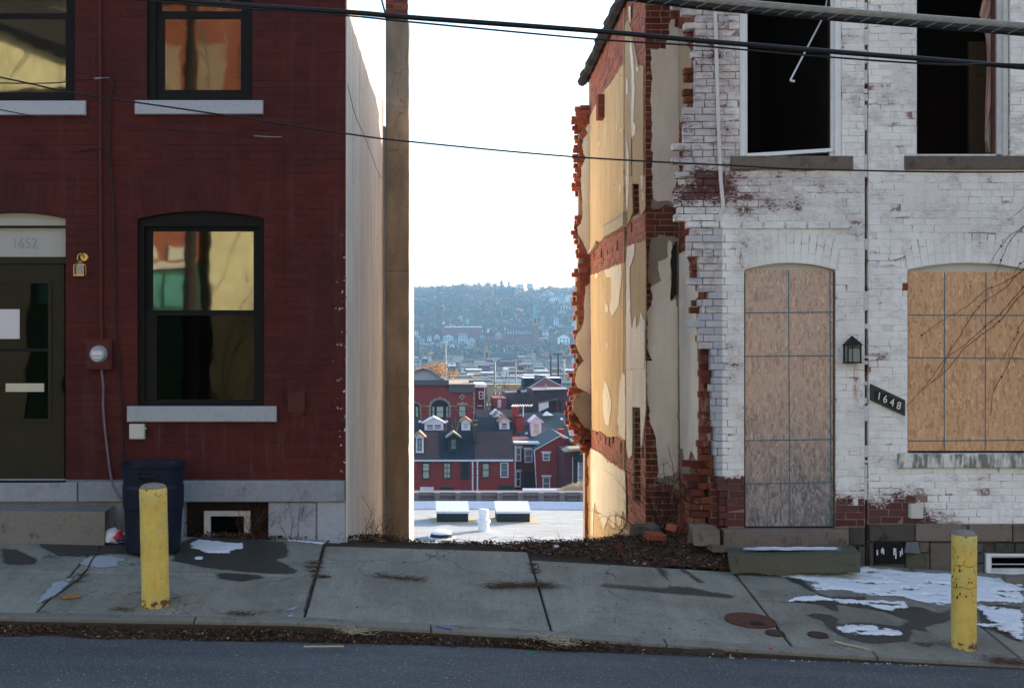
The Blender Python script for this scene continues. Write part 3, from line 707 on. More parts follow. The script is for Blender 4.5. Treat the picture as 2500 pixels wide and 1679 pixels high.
# pale foundation course and cellar stones
F0 = MB()
def stone(parent, x0, x1, z0, z1, y0=-.02, mat='sill', th=.25, name='stone', seed=0, j=.006):
    b = MB(); e = .008; r = lambda: random.uniform(-j, j)
    v = [(x0, y0+e, z0), (x1, y0+e, z0+r()*.3), (x1, y0+th, z0), (x0, y0+th, z0), (x0, y0+e, z1), (x1, y0+e, z1), (x1, y0+th, z1), (x0, y0+th, z1),
         (x0+e, y0+r()*.5, z0+e), (x1-e, y0+r()*.5, z0+e), (x1-e, y0+r()*.5, z1-e), (x0+e, y0+r()*.5, z1-e)]
    b.add(v, [(8,9,10,11),(0,1,9,8),(1,5,10,9),(5,4,11,10),(4,0,8,11),(1,2,6,5),(2,3,7,6),(3,0,4,7),(4,5,6,7),(3,2,1,0)])
    return b.build(name, M[mat], parent)
M['fst'] = m_stone('pale_painted_foundation', (.30, .325, .37), (.12, .125, .14), (.42, .45, .50), .5, .4)
fnd = MB(); 
_co = Op(447, 655, 1330, 1226, 0, 0); slab_wall(fnd, -8, XR-.016, -.35, .64, [_co], .03, .3); fw = fnd.build('foundation', M['fst'], rh)
for a, b2 in ((-600, -330), (-328, -60), (-58, 191), (193, 447), (449, 846)):
    stone(fw, GX(a,0), GX(b2,0)-.003-(.0145 if b2 == 846 else 0), GZ(1224,0), GZ(1176,0)+(.012 if a == 449 else 0), -.035)
for a, b2, t, bt in ((306, 446, 1226, 1330), (655, 772, 1226, 1335), (774, 850, 1222, 1335)):
    stone(fw, GX(a,0), GX(b2,0)-.003-(.022 if b2 == 850 else 0), GZ(bt,0), GZ(t,0), -.004)
for f_ in fw.children: f_.data.materials[0] = M['fst']
# windows
def sash_window(parent, o, glasses, headtrim=.04, name='window', yb=.05, fr='frame', trim=.055, board=True):
    """glasses: list of (px0,px1,py0,py1,y,matkey) from photo; frame fills the opening"""
    fm = MB()
    if o.rise and board:
        ab = arch_board(o, yb, yb+.04, o.zs-.055, .0); fm.add(ab.v, ab.f)
        zt = o.zs-.055
    else: zt = o.zs
    fm.ring(o.x0+.002, o.x1-.002, o.z0, zt, (trim, trim, .03, .015), yb, yb+.05)
    xs0 = min(g[0] for g in glasses); xs1 = max(g[1] for g in glasses)
    A = o.x0+trim+.002; B = o.x1-trim-.002
    win = fm.build(name, M[fr], parent)
    for (p0, p1, q0, q1, y, gk) in glasses:
        sa = MB(); z1, z0 = GZ(q0, y), GZ(q1, y); x0, x1 = GX(p0, y), GX(p1, y)
        top = zt-.015 if q0 == min(g[2] for g in glasses) else z1+.035
        bot = o.z0+.03 if q1 == max(g[3] for g in glasses) else z0-.04
        sa.box(A, x0, y, y+.03, bot, top); sa.box(x1, B, y, y+.03, bot, top)
        if top > z1+.002: sa.box(x0, x1, y, y+.03, z1, top)
        if bot < z0-.002: sa.box(x0, x1, y, y+.03, bot, z0)
        sa.build('sash', M[fr], win)
        MB().box(x0-.004, x1+.004, y+.012, y+.017, z0-.004, z1+.004).build('pane', M[gk], win)
    return win
sash_window(rh, opW, [(373, 619, 565, 757, .115, 'glass'), (383, 620, 770, 975, .08, 'glassd')])
sash_window(rh, opU, [(395, 590, -190, 28, .115, 'glassu'), (402, 588, 46, 220, .08, 'glassu')], trim=.075)
sash_window(rh, opUL, [(-40, 162, -190, 33, .115, 'glass'), (-34, 160, 46, 226, .08, 'glass')], trim=.06)
for a, b2, t, bt in ((312, 676, 991, 1029), (331, 643, 247, 281), (-100, 211, 248, 283)):
    stone(rh, GX(a,0), GX(b2,0), GZ(bt,0), GZ(t,0), -.045, 'sill', .3, 'sill', j=.003)
# door
MB().box(opD.x0, opD.x1, .10, .13, GZ(629,.1), opD.zs+.01).build('transom_panel', M['panel'], rh)
ab = arch_board(opD, .07, .11, GZ(552,.07), .0); ab.build('arch_board', M['panel'], rh)
MB().box(opD.x0, opD.x1, .06, .1, GZ(556,.07), GZ(551,.07)).build('moulding', M['frame'], rh)
MB().box(opD.x0, opD.x1, .075, .1, GZ(634,.07), GZ(627,.07)).box(opD.x0, opD.x1-.003, .04, .1, GZ(644,.07), GZ(634,.07)).build('door_head', M['doorp'], rh)
SEG = {'0':'abcdef','1':'bc','2':'abged','5':'afgcd','6':'afgecd','4':'fgbc','8':'abcdefg','3':'abgcd'}
def text(parent, s, x, z, y, h, mat, name='numeral', w=.55, slant=0, ext=.004, fontrot=0):
    cu = bpy.data.curves.new(name, 'FONT'); cu.body = s; cu.size = h/.70; cu.extrude = ext; cu.resolution_u = 4; cu.space_character = w
    o = bpy.data.objects.new(name, cu); me = bpy.data.meshes.new_from_object(o); bpy.data.objects.remove(o)
    me.materials.clear(); me.materials.append(mat)
    q = place(name, me, (x, y, z), (R(90), fontrot, 0), (.86, 1, 1), parent); return q
text(rh, '1652', GX(28,.1), GZ(606,.1), .098, .105, M['faint'], w=1.0)
dm = MB(); dx0, dx1 = opD.x0+.02, GX(157,.06); z0, z1 = GZ(1172,.06), GZ(645,.06); gx0, gx1 = GX(-60,.06), GX(124,.06); gz0, gz1 = GZ(1028,.06), GZ(685,.06)
dm.box(dx0, gx0, .06, .10, z0, z1); dm.box(gx1, dx1, .06, .10, z0, z1); dm.box(gx0, gx1, .06, .10, gz1, z1); dm.box(gx0, gx1, .06, .10, z0, gz0)
door = dm.build('door', M['doorp'], rh)
MB().ring(gx0-.01, gx1+.012, gz0-.01, gz1+.01, .035, .048, .075).build('bead', M['doorp'], door)
MB().box(gx0, gx1, .055, .075, GZ(858,.06), GZ(850,.06)).build('mid_rail', M['frame'], door)
MB().box(gx0, gx1, .078, .083, gz0, gz1).build('pane', M['glassd'], door)
md = MB(); md.box(dx0, dx1, .155, .19, z0, z1); md.build('inner_door', M['room'], rh)
b = MB()
for i in range(4): b.box(GX(17,.1), GX(110,.1), .06+.002*(i % 2), .0765, GZ(955.5-i*5.2,.1), GZ(959.5-i*5.2-9+.6,.1)+.0)
b.build('mail_slot', flat('pale_mail_slot', (.60, .58, .45), .1, .5), rh)
MB().box(GX(0,.1)-.03, GX(50,.1), .072, .0765, GZ(827,.1), GZ(755,.1)).build('notice', M['paper'], door)
b = MB().box(GX(148,.05), GX(154,.05), .035, .06, GZ(957,.05), GZ(920,.05)); b.cyl((GX(151,.05), .04, GZ(932,.05)), (GX(151,.05), -.01, GZ(932,.05)), .008); b.cyl((GX(151,.05), -.01, GZ(925,.05)), (GX(151,.05), -.01, GZ(948,.05)), .01)
b.build('handle', M['iron'], door)
b = MB().box(opD.x0, opD.x1, -.03, .3, GZ(1179,0), GZ(1173,0)); b.build('threshold', M['frame'], rh)
# cellar window
cw = MB(); cw.ring(GX(498,.1), GX(611,.1), GZ(1320,.1), GZ(1247,.1), (.062, .062, .02, .05), .1, .14); cwo = cw.build('window', M['white_w'], rh)
MB().box(GX(498,.1), GX(611,.1), .15, .155, GZ(1320,.1), GZ(1247,.1)).build('pane', M['glassd'], cwo)
MB().box(GX(447,.2), GX(655,.2), .2, .25, GZ(1332,.2), GZ(1226,.2)).box(GX(447,.05), GX(498,.1), .12, .13, GZ(1278,.1), GZ(1275,.1)).box(GX(611,.1), GX(655,.1), .12, .13, GZ(1278,.1), GZ(1275,.1)).build('recess_board', M['lath'], rh)
# body, white side wall, roof
XE = GX(936, 4.9)
def sidez(Y): return float(np.interp(Y, [0, 1.1, 2.9, 4.9], [5.72, 5.585, 5.46, 5.27]))
b = MB(); n = 14
def side_pts(): 
    return [(-.0, -.6), (4.9, -2.5), (4.9, 5.27), (2.9, 5.46), (1.1, 5.585), (0, 5.72)]
pts = [(Y, z) for Y, z in side_pts()]
xw = lambda Y: XR + (XE-XR)*Y/4.9
b.prism(pts, lambda u, v, w_: (xw(u)+w_, u-.004, v), 0, -.013)
b.hexa([(XR-.25,.305,-2.5),(xw(.305)-.014,.305,-2.5),(xw(4.88)-.014,4.88,-2.5),(XR-.25,4.88,-2.5),(XR-.25,.305,5.48),(xw(.305)-.014,.305,5.48),(xw(4.88)-.014,4.88,5.06),(XR-.25,4.88,5.06)])
sw = b.build('side_wall', M['stucco'], rh)
# brick return at the corner
b = MB().box(-8, -7.8, .3, 5, -2, 5.6).box(-8, XE-.05, 4.7, 4.9, -2.5, 5.2); b.build('rear_wall', M['redp'], rh)
b = MB(); b.hexa([(-8.1,.31,5.50),(XR-.02,.31,5.50),(XE-.04,4.88,5.08),(-8.1,4.88,5.08),(-8.1,.31,5.60),(XR-.02,.31,5.60),(XE-.04,4.88,5.18),(-8.1,4.88,5.18)]); b.build('roof', M['tar'], rh)
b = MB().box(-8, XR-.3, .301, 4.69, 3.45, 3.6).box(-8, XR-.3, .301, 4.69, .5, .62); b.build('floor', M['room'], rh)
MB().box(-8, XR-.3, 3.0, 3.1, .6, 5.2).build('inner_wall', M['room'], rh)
# chimney: brown stucco shaft with a brick stack
CX0, CX1 = GX(941, 4.93), GX(997, 4.93)
b = MB()
zc = [-2.5, 1.35, 2.95, 4.6, 6.42]; 
for i in range(4):
    o_ = .004*(i % 2); b.box(CX0+o_, CX1-o_, 4.93+o_, 5.5, zc[i]+.004, zc[i+1]-.001)
ch = b.build('chimney', M['brown'], rh)
MB().box(XE-.02, CX0-.001, 4.96, 5.4, -2.5, 4.95).build('infill', M['stucco'], ch)
sp = []
for i in range(14):
    z = 6.42+.035+i*CH; k = i % 2
    for a, w_ in ([(-.065, .18), (.09, .12)] if k else [(-.10, .11), (.055, .20)]):
        sp.append(((CX0+CX1)/2+a, 4.92, z, w_, 0))
    sp2 = []
MB().box(CX0+.01, CX1-.01, 4.927, 5.45, 6.42, 6.42+14*CH).build('mortar_core', M['mort'], ch)
lay(sp, M['brick'], ch, 300)
# sunlit rear wing wall with uneven edge
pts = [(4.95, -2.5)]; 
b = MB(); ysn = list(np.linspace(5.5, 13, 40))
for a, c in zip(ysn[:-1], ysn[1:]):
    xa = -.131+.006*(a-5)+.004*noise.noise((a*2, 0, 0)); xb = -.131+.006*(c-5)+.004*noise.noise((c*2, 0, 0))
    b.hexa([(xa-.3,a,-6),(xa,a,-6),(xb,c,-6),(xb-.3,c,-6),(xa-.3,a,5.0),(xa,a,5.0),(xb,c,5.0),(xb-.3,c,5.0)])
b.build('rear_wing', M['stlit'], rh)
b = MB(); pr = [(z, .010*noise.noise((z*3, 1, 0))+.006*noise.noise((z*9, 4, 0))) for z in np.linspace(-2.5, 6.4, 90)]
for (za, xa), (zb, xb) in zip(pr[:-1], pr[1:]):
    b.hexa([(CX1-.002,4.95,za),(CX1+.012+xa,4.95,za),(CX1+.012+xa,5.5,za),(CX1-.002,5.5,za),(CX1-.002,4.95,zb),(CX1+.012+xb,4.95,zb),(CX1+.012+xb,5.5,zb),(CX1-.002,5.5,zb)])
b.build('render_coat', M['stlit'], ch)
b = MB(); b.tube([P(926,-25,4.6), P(933,5,4.7), P(941,35,4.85), P(944,52,4.88)], .012, 6); b.build('strap', M['frame'], rh)
# crack lines in the side wall
def on_side(px, py):
    # intersect the pixel ray with the skewed side wall
    k = (px-VX)/F; s_ = (XE-XR)/4.9; Y = (k*D0-XR)/(s_-k); d = D0+Y; return (xw(Y)+.003, Y, ZC-(py-VY)*d/F)
for pl in ([(848,208),(862,270),(885,322),(905,375),(925,425),(936,447)], [(854,1033),(878,1008),(905,985),(922,970),(936,956)]):
    q = [on_side(*p) for p in pl]; qq = []
    for a, c in zip(q[:-1], q[1:]):
        for t in (0, .33, .66): qq.append(Vector(a).lerp(Vector(c), t)+Vector((0, random.uniform(-.02, .02), random.uniform(-.015, .015))))
    MB().tube(qq, .0035, 3).build('crack', M['mortd'] if pl[0][0] == 848 else M['cream'], sw)

# ---------------------------------------------------------------- on the red house
def wallpt(px, py, y=-.02): return P(px, py, y)
def smooth_path(pts, n=4):
    P_ = [Vector(p) for p in pts]; out = []
    for i in range(len(P_)-1):
        p0 = P_[max(i-1, 0)]; p1 = P_[i]; p2 = P_[i+1]; p3 = P_[min(i+2, len(P_)-1)]
        for k in range(n):
            t = k/n; out.append(.5*((2*p1)+(-p0+p2)*t+(2*p0-5*p1+4*p2-p3)*t*t+(-p0+3*p1-3*p2+p3)*t**3))
    return out+[P_[-1]]
t = thing('wall_lantern', 'small brass wall lantern with a ribbed glass body beside the red house door', 'lantern', P(200,660,0))
b = MB(); c = P(206,628,-.02); b.cyl((c[0], .0, c[2]), (c[0], -.03, c[2]), .042, .036, 16); b.tube(smooth_path([(c[0], -.03, c[2]), (c[0]-.01, -.09, c[2]+.03), (c[0]-.04, -.10, c[2]+.01), (c[0]-.045, -.10, c[2]-.03)]), .007); b.build('bracket', M['brass'], t)
L0 = P(195,640,-.1); b = MB(); x, y, z = L0
b.lathe([(.012, .012), (.02, .0), (.05, -.022), (.052, -.03)][::-1], (x, y, z+.0), 4); b.build('cap', M['brass'], t)
b = MB()
for sx in (-1, 1):
    for sy in (-1, 1): b.box(x+sx*.045-.004, x+sx*.045+.004, y+sy*.045-.004, y+sy*.045+.004, z-.125, z-.025)
b.box(x-.05, x+.05, y-.05, y+.05, z-.135, z-.125); b.build('frame', M['brass'], t)
gl = flat('ribbed_milky_glass', (.42, .42, .38), .15, .25, 10)
b = MB(); 
for i in range(6): b.lathe([(.030, 0), (.036, .008), (.030, .016)], (x, y, z-.123+i*.016), 12)
b.build('glass', gl, t)
t = thing('electric_meter', 'red painted electric meter box with round glass meter between door and window', 'meter', P(247,865,0))
b = MB().box(GX(217,0), GX(273,0), -.085, .0, GZ(898,0), GZ(833,0)).box(GX(215,0), GX(277,0), -.075, -.01, GZ(901,0), GZ(829,0)); b.build('box', M['redplain'], t)
c = P(242,864,-.08); b = MB(); b.cyl((c[0], -.08, c[2]), (c[0], -.105, c[2]), .085, .083, 24); b.build('collar', M['grey'], t)
b = MB(); b.cyl((c[0], -.105, c[2]), (c[0], -.16, c[2]), .076, .070, 24); b.build('glass_cover', flat('meter_glass', (.33, .36, .42), .25, .12, 12, spec=.9), t)
b = MB().box(c[0]-.05, c[0]+.05, -.164, -.160, c[2]-.012, c[2]+.03).box(c[0]-.035, c[0]+.035, -.164, -.160, c[2]-.04, c[2]-.025); b.build('dial', flat('meter_dial', (.6, .6, .62), .1, .4), t)
t = setp(MB().tube(smooth_path([wallpt(244,-60,-.025), wallpt(245,200,-.025), wallpt(246,500,-.025), wallpt(247,700,-.025), wallpt(247,780,-.025), wallpt(250,832,-.03)]), .014, 8).build('conduit_pipe', M['redplain']), 'thin red painted conduit pipe running up the wall from the meter', 'pipe')
setp(MB().tube(smooth_path([wallpt(247,900,-.04), wallpt(252,945,-.04), wallpt(252,1000,-.03), wallpt(262,1100,-.03), wallpt(276,1185,-.04), wallpt(304,1228,-.09)]), .011, 8).build('conduit_pipe', flat('faded_conduit', (.15,.11,.14), .3, .6)), 'faded grey conduit curving down from the meter behind the trash can', 'pipe')
setp(MB().tube(smooth_path([wallpt(268,190,-.02), wallpt(277,215,-.03), wallpt(270,240,-.02), wallpt(270,420,-.02), wallpt(277,500,-.02), wallpt(281,690,-.02), wallpt(283,790,-.02), wallpt(296,960,-.025), wallpt(301,1060,-.03), wallpt(300,1140,-.03)]), .0085, 6).build('service_cable', M['rubber']), 'thick black cable hanging down the red wall beside the conduit', 'cable')
setp(MB().tube(smooth_path([wallpt(188,371,-.02), wallpt(210,366,-.03), wallpt(237,363,-.035), wallpt(252,368,-.045), wallpt(266,390,-.03), wallpt(273,440,-.02), wallpt(276,490,-.03)]), .006, 6).build('branch_cable', M['rubber']), 'short black cable stub branching left across the conduit pipe', 'cable')
setp(MB().tube(smooth_path([wallpt(686,335,-.012), wallpt(686,500,-.012), wallpt(688,800,-.012), wallpt(687,960,-.012), wallpt(688,1100,-.012)]), .0035, 4).build('wall_wire', M['redplain']), 'thin red painted wire running down the wall right of the windows', 'wire')
t = thing('junction_box', 'small cream plastic junction box below the lower window sill', 'box', P(337,1070,0))
MB().box(GX(319,0), GX(355,0), -.06, 0, GZ(1070,0), GZ(1034,0)).build('case', M['boxw'], t)
MB().box(GX(320,0), GX(352,0), -.066, -.06, GZ(1067,0), GZ(1036,0)).cyl((GX(353,0), -.03, GZ(1045,0)), (GX(359,0), -.03, GZ(1045,0)), .01).build('cover', M['boxw'], t)
t = thing('wall_box', 'red painted metal utility box on the wall right of the window', 'box', P(725,1015,0))
MB().box(GX(704,0), GX(745,0), -.055, 0, GZ(1005,0), GZ(957,0)).build('case', M['redplain'], t)
MB().box(GX(714,0), GX(738,0), -.062, -.055, GZ(985,0), GZ(968,0)).box(GX(712,0), GX(740,0), -.03, -.0, GZ(1016,0), GZ(1005,0)).build('cover', M['redplain'], t)
# stone doorstep
b = MB(); y0, y1 = -.40, -.036
X1 = GX(255, y0); zt = GZ(1249, y0); zb = gz(X1, y0)-.05
b.hexa([(-6,y0,zb),(X1,y0,zb-.01),(X1+.01,y1,zb),(-6,y1,zb),(-6,y0+.01,zt+.03),(X1,y0+.012,zt),(X1+.004,y1,zt+.012),(-6,y1,zt+.045)])
setp(b.build('doorstep', M['stepst']), 'long worn stone doorstep in front of the red house door', 'step')
# trash can
t = thing('trash_can', 'open dark navy plastic trash can standing against the red house', 'trash can', (GX(374,-.55), -.55, gz(GX(374,-.55), -.55)+.004))
cx, cy, cz = t.location; s_ = (D0-.55)/F
b = MB(); prof = [(.235, 0), (.25, .02), (.262, .22), (.268, .40), (.276, .42), (.282, .60), (.275, .63), (.285, .80), (.296, .80), (.305, .805), (.305, .825), (.297, .828), (.280, .822), (.272, .78), (.262, .5), (.24, .03), (.0, .03)]
b.lathe(prof, (cx, cy, cz), 40, .03); b.build('bin', M['navy'], t, smooth=False)
b = MB(); b.box(cx-.075, cx+.075, cy-.312, cy-.27, cz+.72, cz+.745).box(cx-.08, cx-.065, cy-.31, cy-.27, cz+.70, cz+.76).box(cx+.065, cx+.08, cy-.31, cy-.27, cz+.70, cz+.76); b.build('handle', M['navy'], t)
b = MB(); b.box(cx-.07, cx+.07, cy+.27, cy+.31, cz+.75, cz+.79); b.build('handle', M['navy'], t)
# plastic bag
def blob(c, r, sc, seed, n=2, amp=.25):
    import bmesh
    bm = bmesh.new(); bmesh.ops.create_icosphere(bm, subdivisions=n, radius=1)
    for v in bm.verts:
        k = 1+amp*noise.noise(v.co*1.7+Vector((seed, 0, 0)))+amp*.5*noise.noise(v.co*4+Vector((0, seed, 0)))
        v.co = Vector((v.co.x*sc[0]*k*r+c[0], v.co.y*sc[1]*k*r+c[1], max(v.co.z, -.62)*sc[2]*k*r+c[2]))
    vs = [tuple(v.co) for v in bm.verts]; fs = [tuple(v.index for v in f.verts) for f in bm.faces]; bm.free(); return vs, fs
gx, gy = gat(272, 1326)
t = thing('plastic_bag', 'crumpled white plastic bag with red print tied shut beside the trash can', 'plastic bag', (gx, gy, gz(gx, gy)))
b = MB(); b.add(*blob((gx+.02, gy, gz(gx, gy)+.06), .1, (1.1, .8, .75), 4, 3, .35)); b.add(*blob((gx-.10, gy-.02, gz(gx, gy)+.03), .035, (1.2, .8, .7), 9, 2, .5)); b.build('bag', M['bag'], t)
b = MB(); b.add(*blob((gx+.075, gy-.02, gz(gx, gy)+.068), .075, (.8, .82, .72), 12, 2, .3)); b.build('print', M['redc'], t)
b = MB(); b.add(*blob((gx+.085, gy-.03, gz(gx, gy)+.045), .062, (.8, .86, .6), 15, 2, .3)); b.build('print', M['bluec'], t)
b = MB(); b.add(*blob((gx+.09, gy+.12, gz(gx, gy)+.07), .06, (.9, .5, .6), 22, 2, .4)); setp(b.build('snack_wrapper', flat('orange_wrapper', (.35,.12,.06), .4, .5)), 'crumpled orange wrapper wedged behind the white plastic bag', 'litter')
# bollards
def bollard(px, pyb, pyt, wpx, label, tilt, seed):
    Y = -2.05; X, Y = gat(px, pyb)[0], gat(px, pyb)[1]; s_ = (D0+Y)/F; r = wpx*s_/2; h = (pyb-pyt)*s_; z = gz(X, Y)
    t = thing('bollard', label, 'bollard', (X, Y, z), 'yellow steel bollards along the kerb')
    b = MB(); prof = [(r*1.02, -.05)]+[(r*(1+.006*math.sin(i*1.7+seed)), h*i/12) for i in range(13)]+[(r*.97, h+.004)]
    b.lathe(prof, (0, 0, 0), 32, .012); me = b.mesh('pipe', M['yellow'], True)
    place('pipe', me, (X, Y, z), (0, tilt, 0), parent=t)
    b = MB(); b.lathe([(r*.95, -.01), (r*.93, .018), (r*.7, .036), (r*.3, .045)], (0, 0, h), 24, .12); place('concrete_fill', b.mesh('concrete_fill', M['cap'], True), (X, Y, z), (0, tilt, 0), parent=t)
    return t, X, Y, z, r, h
bl = bollard(380, 1474, 1192, 67, 'chipped yellow steel bollard in front of the navy trash can', -.022, 1)
b2_ = bollard(2353, 1578, 1306, 58, 'chipped yellow bollard with rust streaks in front of the white house', 0.004, 2)
t, X, Y, z, r, h = b2_
b = MB()
for i, (dz, ln, zz) in enumerate([(.60*h, 1, 0), (.85*h-.1, .7, 0)]):
    pts = [(X+(r+.001)*math.cos(a), Y+(r+.001)*math.sin(a), z+h*(.545 if i == 0 else .74)+.006*math.sin(a*5)) for a in np.linspace(-2.9, -2.9+2.6*ln, 14)]
    b.tube(pts, .0022, 3)
for i in range(26):
    a = random.uniform(-3.0, -2.2) if i < 16 else random.uniform(-1.9, -.8); zz = z+h*random.uniform(.44, .74); q = random.uniform(.004, .011)
    c = Vector((X+(r+.0005)*math.cos(a), Y+(r+.0005)*math.sin(a), zz)); b.add(*blob(c, q, (.8, .25, random.uniform(.8, 2.4)), i, 1, .6))
b.build('rust_patches', M['rust'], t)
# ================================================================ RIGHT HOUSES
wa = thing('torn_white_house', 'white painted brick house with torn open side wall and boarded door', 'house', (3.5, 0, -.1))
wb_ = thing('white_brick_house', 'white painted brick house right of the dark seam with a boarded wide window', 'house', (5.5, 0, -.2))
XS0, XS1 = GX(2112,0), GX(2119,0)          # the dark seam between the two
oA = Op(1806, 2055, 381, -260, .0, 0); oDA = Op(1817, 2040, 1290, 659, .068, .29)
oB = Op(2238, 2466, 381, -260, .0, 0); oWB = Op(2216, 2512, 1106, 659, .068, .29)
oA.rise = .001
HT = 6.24
EDGE = [(-300,1640),(17,1665),(35,1695),(52,1668),(69,1697),(121,1684),(138,1697),(259,1669),(277,1665),(294,1669),(346,1642),(364,1671),(382,1641),(399,1672),(416,1650),(434,1675),(451,1650),(470,1645),(487,1648),(505,1655),(522,1647),(540,1677),(557,1687),(574,1678),(626,1706),(680,1678),(697,1706),(713,1730),(730,1705),(748,1712),(764,1707),(781,1678),(799,1706),(830,1710),(850,1735),(905,1740),(930,1732),(948,1738),(1028,1740),(1045,1745),(1085,1742),(1120,1748),(1180,1748),(1195,1755),(1290,1758)]
def edge_px(y):
    r = EDGE[0][1]
    for a, b in EDGE:
        if y >= a: r = b
    return r
e1 = lambda z: GX(edge_px(VY-(z-ZC)*250), 0)
def e2(z):
    y = VY-(z-ZC)*250; i = int(z/CH); rr = random.Random(i*7+1)
    base = 1672 if y < 260 else (1690 if y < 560 else (1702 if y < 640 else (1688 if y < 800 else 1706)))
    return GX(base + (0 if rr.random() < .45 else 26) + rr.uniform(-5, 5), .1) + .0
def e3(z):
    y = VY-(z-ZC)*250; i = int(z/CH); rr = random.Random(i*11+5)
    base = 1690 if y < 560 else (1698 if y < 800 else 1718)
    return GX(base + (0 if rr.random() < .5 else 22) + rr.uniform(-5, 5), .2) + .02
b = MB(); slab_wall(b, 3.03, XS0-.002, .16, 3.09, [oDA], .0018, .30); slab_wall(b, 2.95, XS0-.002, 3.09, HT, [oA], .0022, .30)
wallA = b.build('wall', M['mortw'], wa)
ZB0 = .16
solA = [(GX(1784,0), GX(2081,0), GZ(415,0), GZ(381,0)), (GX(1766,0)-.0, GX(2071,0), -1, GZ(1290,0)), (GX(1757,0), GX(2104,0), GZ(559,0), GZ(542,0))]
f = free_fn(e1, XS0-.004, [oA, oDA], solA)
sp = [(x, random.uniform(-.002, .002), z, w_, t) for x, z, w_, t in courses(2.3, XS0, ZB0, HT, f, GZ(557,0), 3, .003, .007)]
sp += voussoirs(oDA, 0)
# header row proud of the wall
xx = GX(1757,0)
while xx < GX(2100,0)-.2: sp.append((xx+.1, -.018, GZ(550.5,0), .196, 0)); xx += .214
def kA(s):
    px, py, ok = inframe(s); return (0 if ok else 9e5) + abs(px-1800) + .35*abs(py-800)
lay([s for s in sp if s[2] > 3.06 or s[0] < 2.99], M['white'], wallA, 170, key=kA, hs=1.04)
lay([(s[0], s[1], s[2], s[3]+.0035, s[4]) for s in sp if s[2] <= 3.06 and s[0] >= 2.99], M['white'], wallA, 130, key=kA, hs=1.10)
# torn edge: inner rows of raw brick
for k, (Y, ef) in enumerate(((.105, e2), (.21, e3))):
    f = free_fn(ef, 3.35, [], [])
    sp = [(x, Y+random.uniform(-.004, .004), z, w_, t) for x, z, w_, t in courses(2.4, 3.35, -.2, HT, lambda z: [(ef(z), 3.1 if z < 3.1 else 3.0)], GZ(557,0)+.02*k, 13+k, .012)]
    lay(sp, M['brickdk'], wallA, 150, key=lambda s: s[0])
    MB().box(2.83+.02*k+.05, 3.04, Y+.012, Y+.098, -.3, HT-.02).build('mortar_core', M['mort'], wallA)
# window A frame
fr = MB(); y0, y1 = .02, .09
fr.box(GX(1806,0)+.001, GX(1821,0), y0, y1, GZ(381,0), 6.05).box(GX(1821,0), GX(1828,0), y0+.03, y1, GZ(377,0), 6.05)
fr.box(GX(2040,0), GX(2055,0)-.001, y0-.005, y1, GZ(381,0), 6.05).box(GX(2030,0), GX(2040,0), y0+.03, y1, GZ(381,0), 6.05)
x0, x1 = GX(1821,.02), GX(2034,.02); za, zb = GZ(377,.02), GZ(367,.02)
fr.hexa([(x0,y0-.002,za-.028),(x1,y0-.002,zb-.012),(x1,y1+.01,zb-.012),(x0,y1+.01,za-.028),(x0,y0-.002,za+.008),(x1,y0-.002,zb+.022),(x1,y1+.01,zb+.022),(x0,y1+.01,za+.008)])
wf = fr.build('window_frame', M['white_v'], wa)
MB().box(GX(2027,0), GX(2030.5,0), .04, .08, GZ(370,0), 6.05).build('sash_strip', M['iron'], wf)
b = MB().tube([P(2022,-10,.35), P(2010,42,.33), P(1929,197,.12)], .009, 6).tube([P(1929,197,.12), P(1940,199,.12)], .011, 6); b.build('broken_sash_rod', M['white_v'], wa)
stone(wa, GX(1784,0), GX(2081,0), GZ(415,0), GZ(381,0)-.002, -.03, 'sand', .25, 'sill')
# boarded door
def board(parent, o, px0, px1, py0, py1, Y, mat, vx, hy, extra=()):
    x0, x1, z0, z1 = GX(px0,Y), GX(px1,Y), GZ(py1,Y), GZ(py0,Y)
    bd = MB().box(x0, x1, Y, Y+.012, z0, z1).build('osb_board', M[mat], parent); b = MB(); t = .005
    for p in vx: b.hexa([(GX(p[0],Y)-t,Y-.0012,z0+.002),(GX(p[0],Y)+t,Y-.0012,z0+.002),(GX(p[0],Y)+t,Y-.0002,z0+.002),(GX(p[0],Y)-t,Y-.0002,z0+.002),(GX(p[1],Y)-t,Y-.0012,z1-.002),(GX(p[1],Y)+t,Y-.0012,z1-.002),(GX(p[1],Y)+t,Y-.0002,z1-.002),(GX(p[1],Y)-t,Y-.0002,z1-.002)])
    for (a, c) in hy:
        za, zb = GZ(a,Y), GZ(c,Y); b.hexa([(x0,Y-.0026,za-t),(x1,Y-.0026,zb-t),(x1,Y-.0014,zb-t),(x0,Y-.0014,za-t),(x0,Y-.0026,za+t),(x1,Y-.0026,zb+t),(x1,Y-.0014,zb+t),(x0,Y-.0014,za+t)])
    b.build('printed_line', M['blue'], bd)
    b = MB()
    for i in range(12):
        x = random.choice([x0+.02, x1-.02, random.uniform(x0, x1)]); z = random.uniform(z0+.03, z1-.03); b.cyl((x, Y+.001, z), (x, Y-.004, z), .006, n=6)
    b.build('screw', M['iron'], bd)
    return bd
board(wa, oDA, 1819.5, 2034, 659, 1284, .035, 'osb1', [(1928, 1925), (2029, 2026)], [(764, 762), (870, 868), (1075.5, 1072), (1181, 1177)])
arch_board(oDA, .06, .09, oDA.zs-.02).build('arch_board', M['boxw'], wa)
MB().box(oDA.x0+.002, oDA.x1-.002, .10, .14, .0, oDA.zs).build('door', M['lath'], wa)
MB().box(GX(2035,.03), oDA.x1-.003, .01, .09, GZ(1284,.03), oDA.zs-.02).build('door_post', M['sand'], wa)
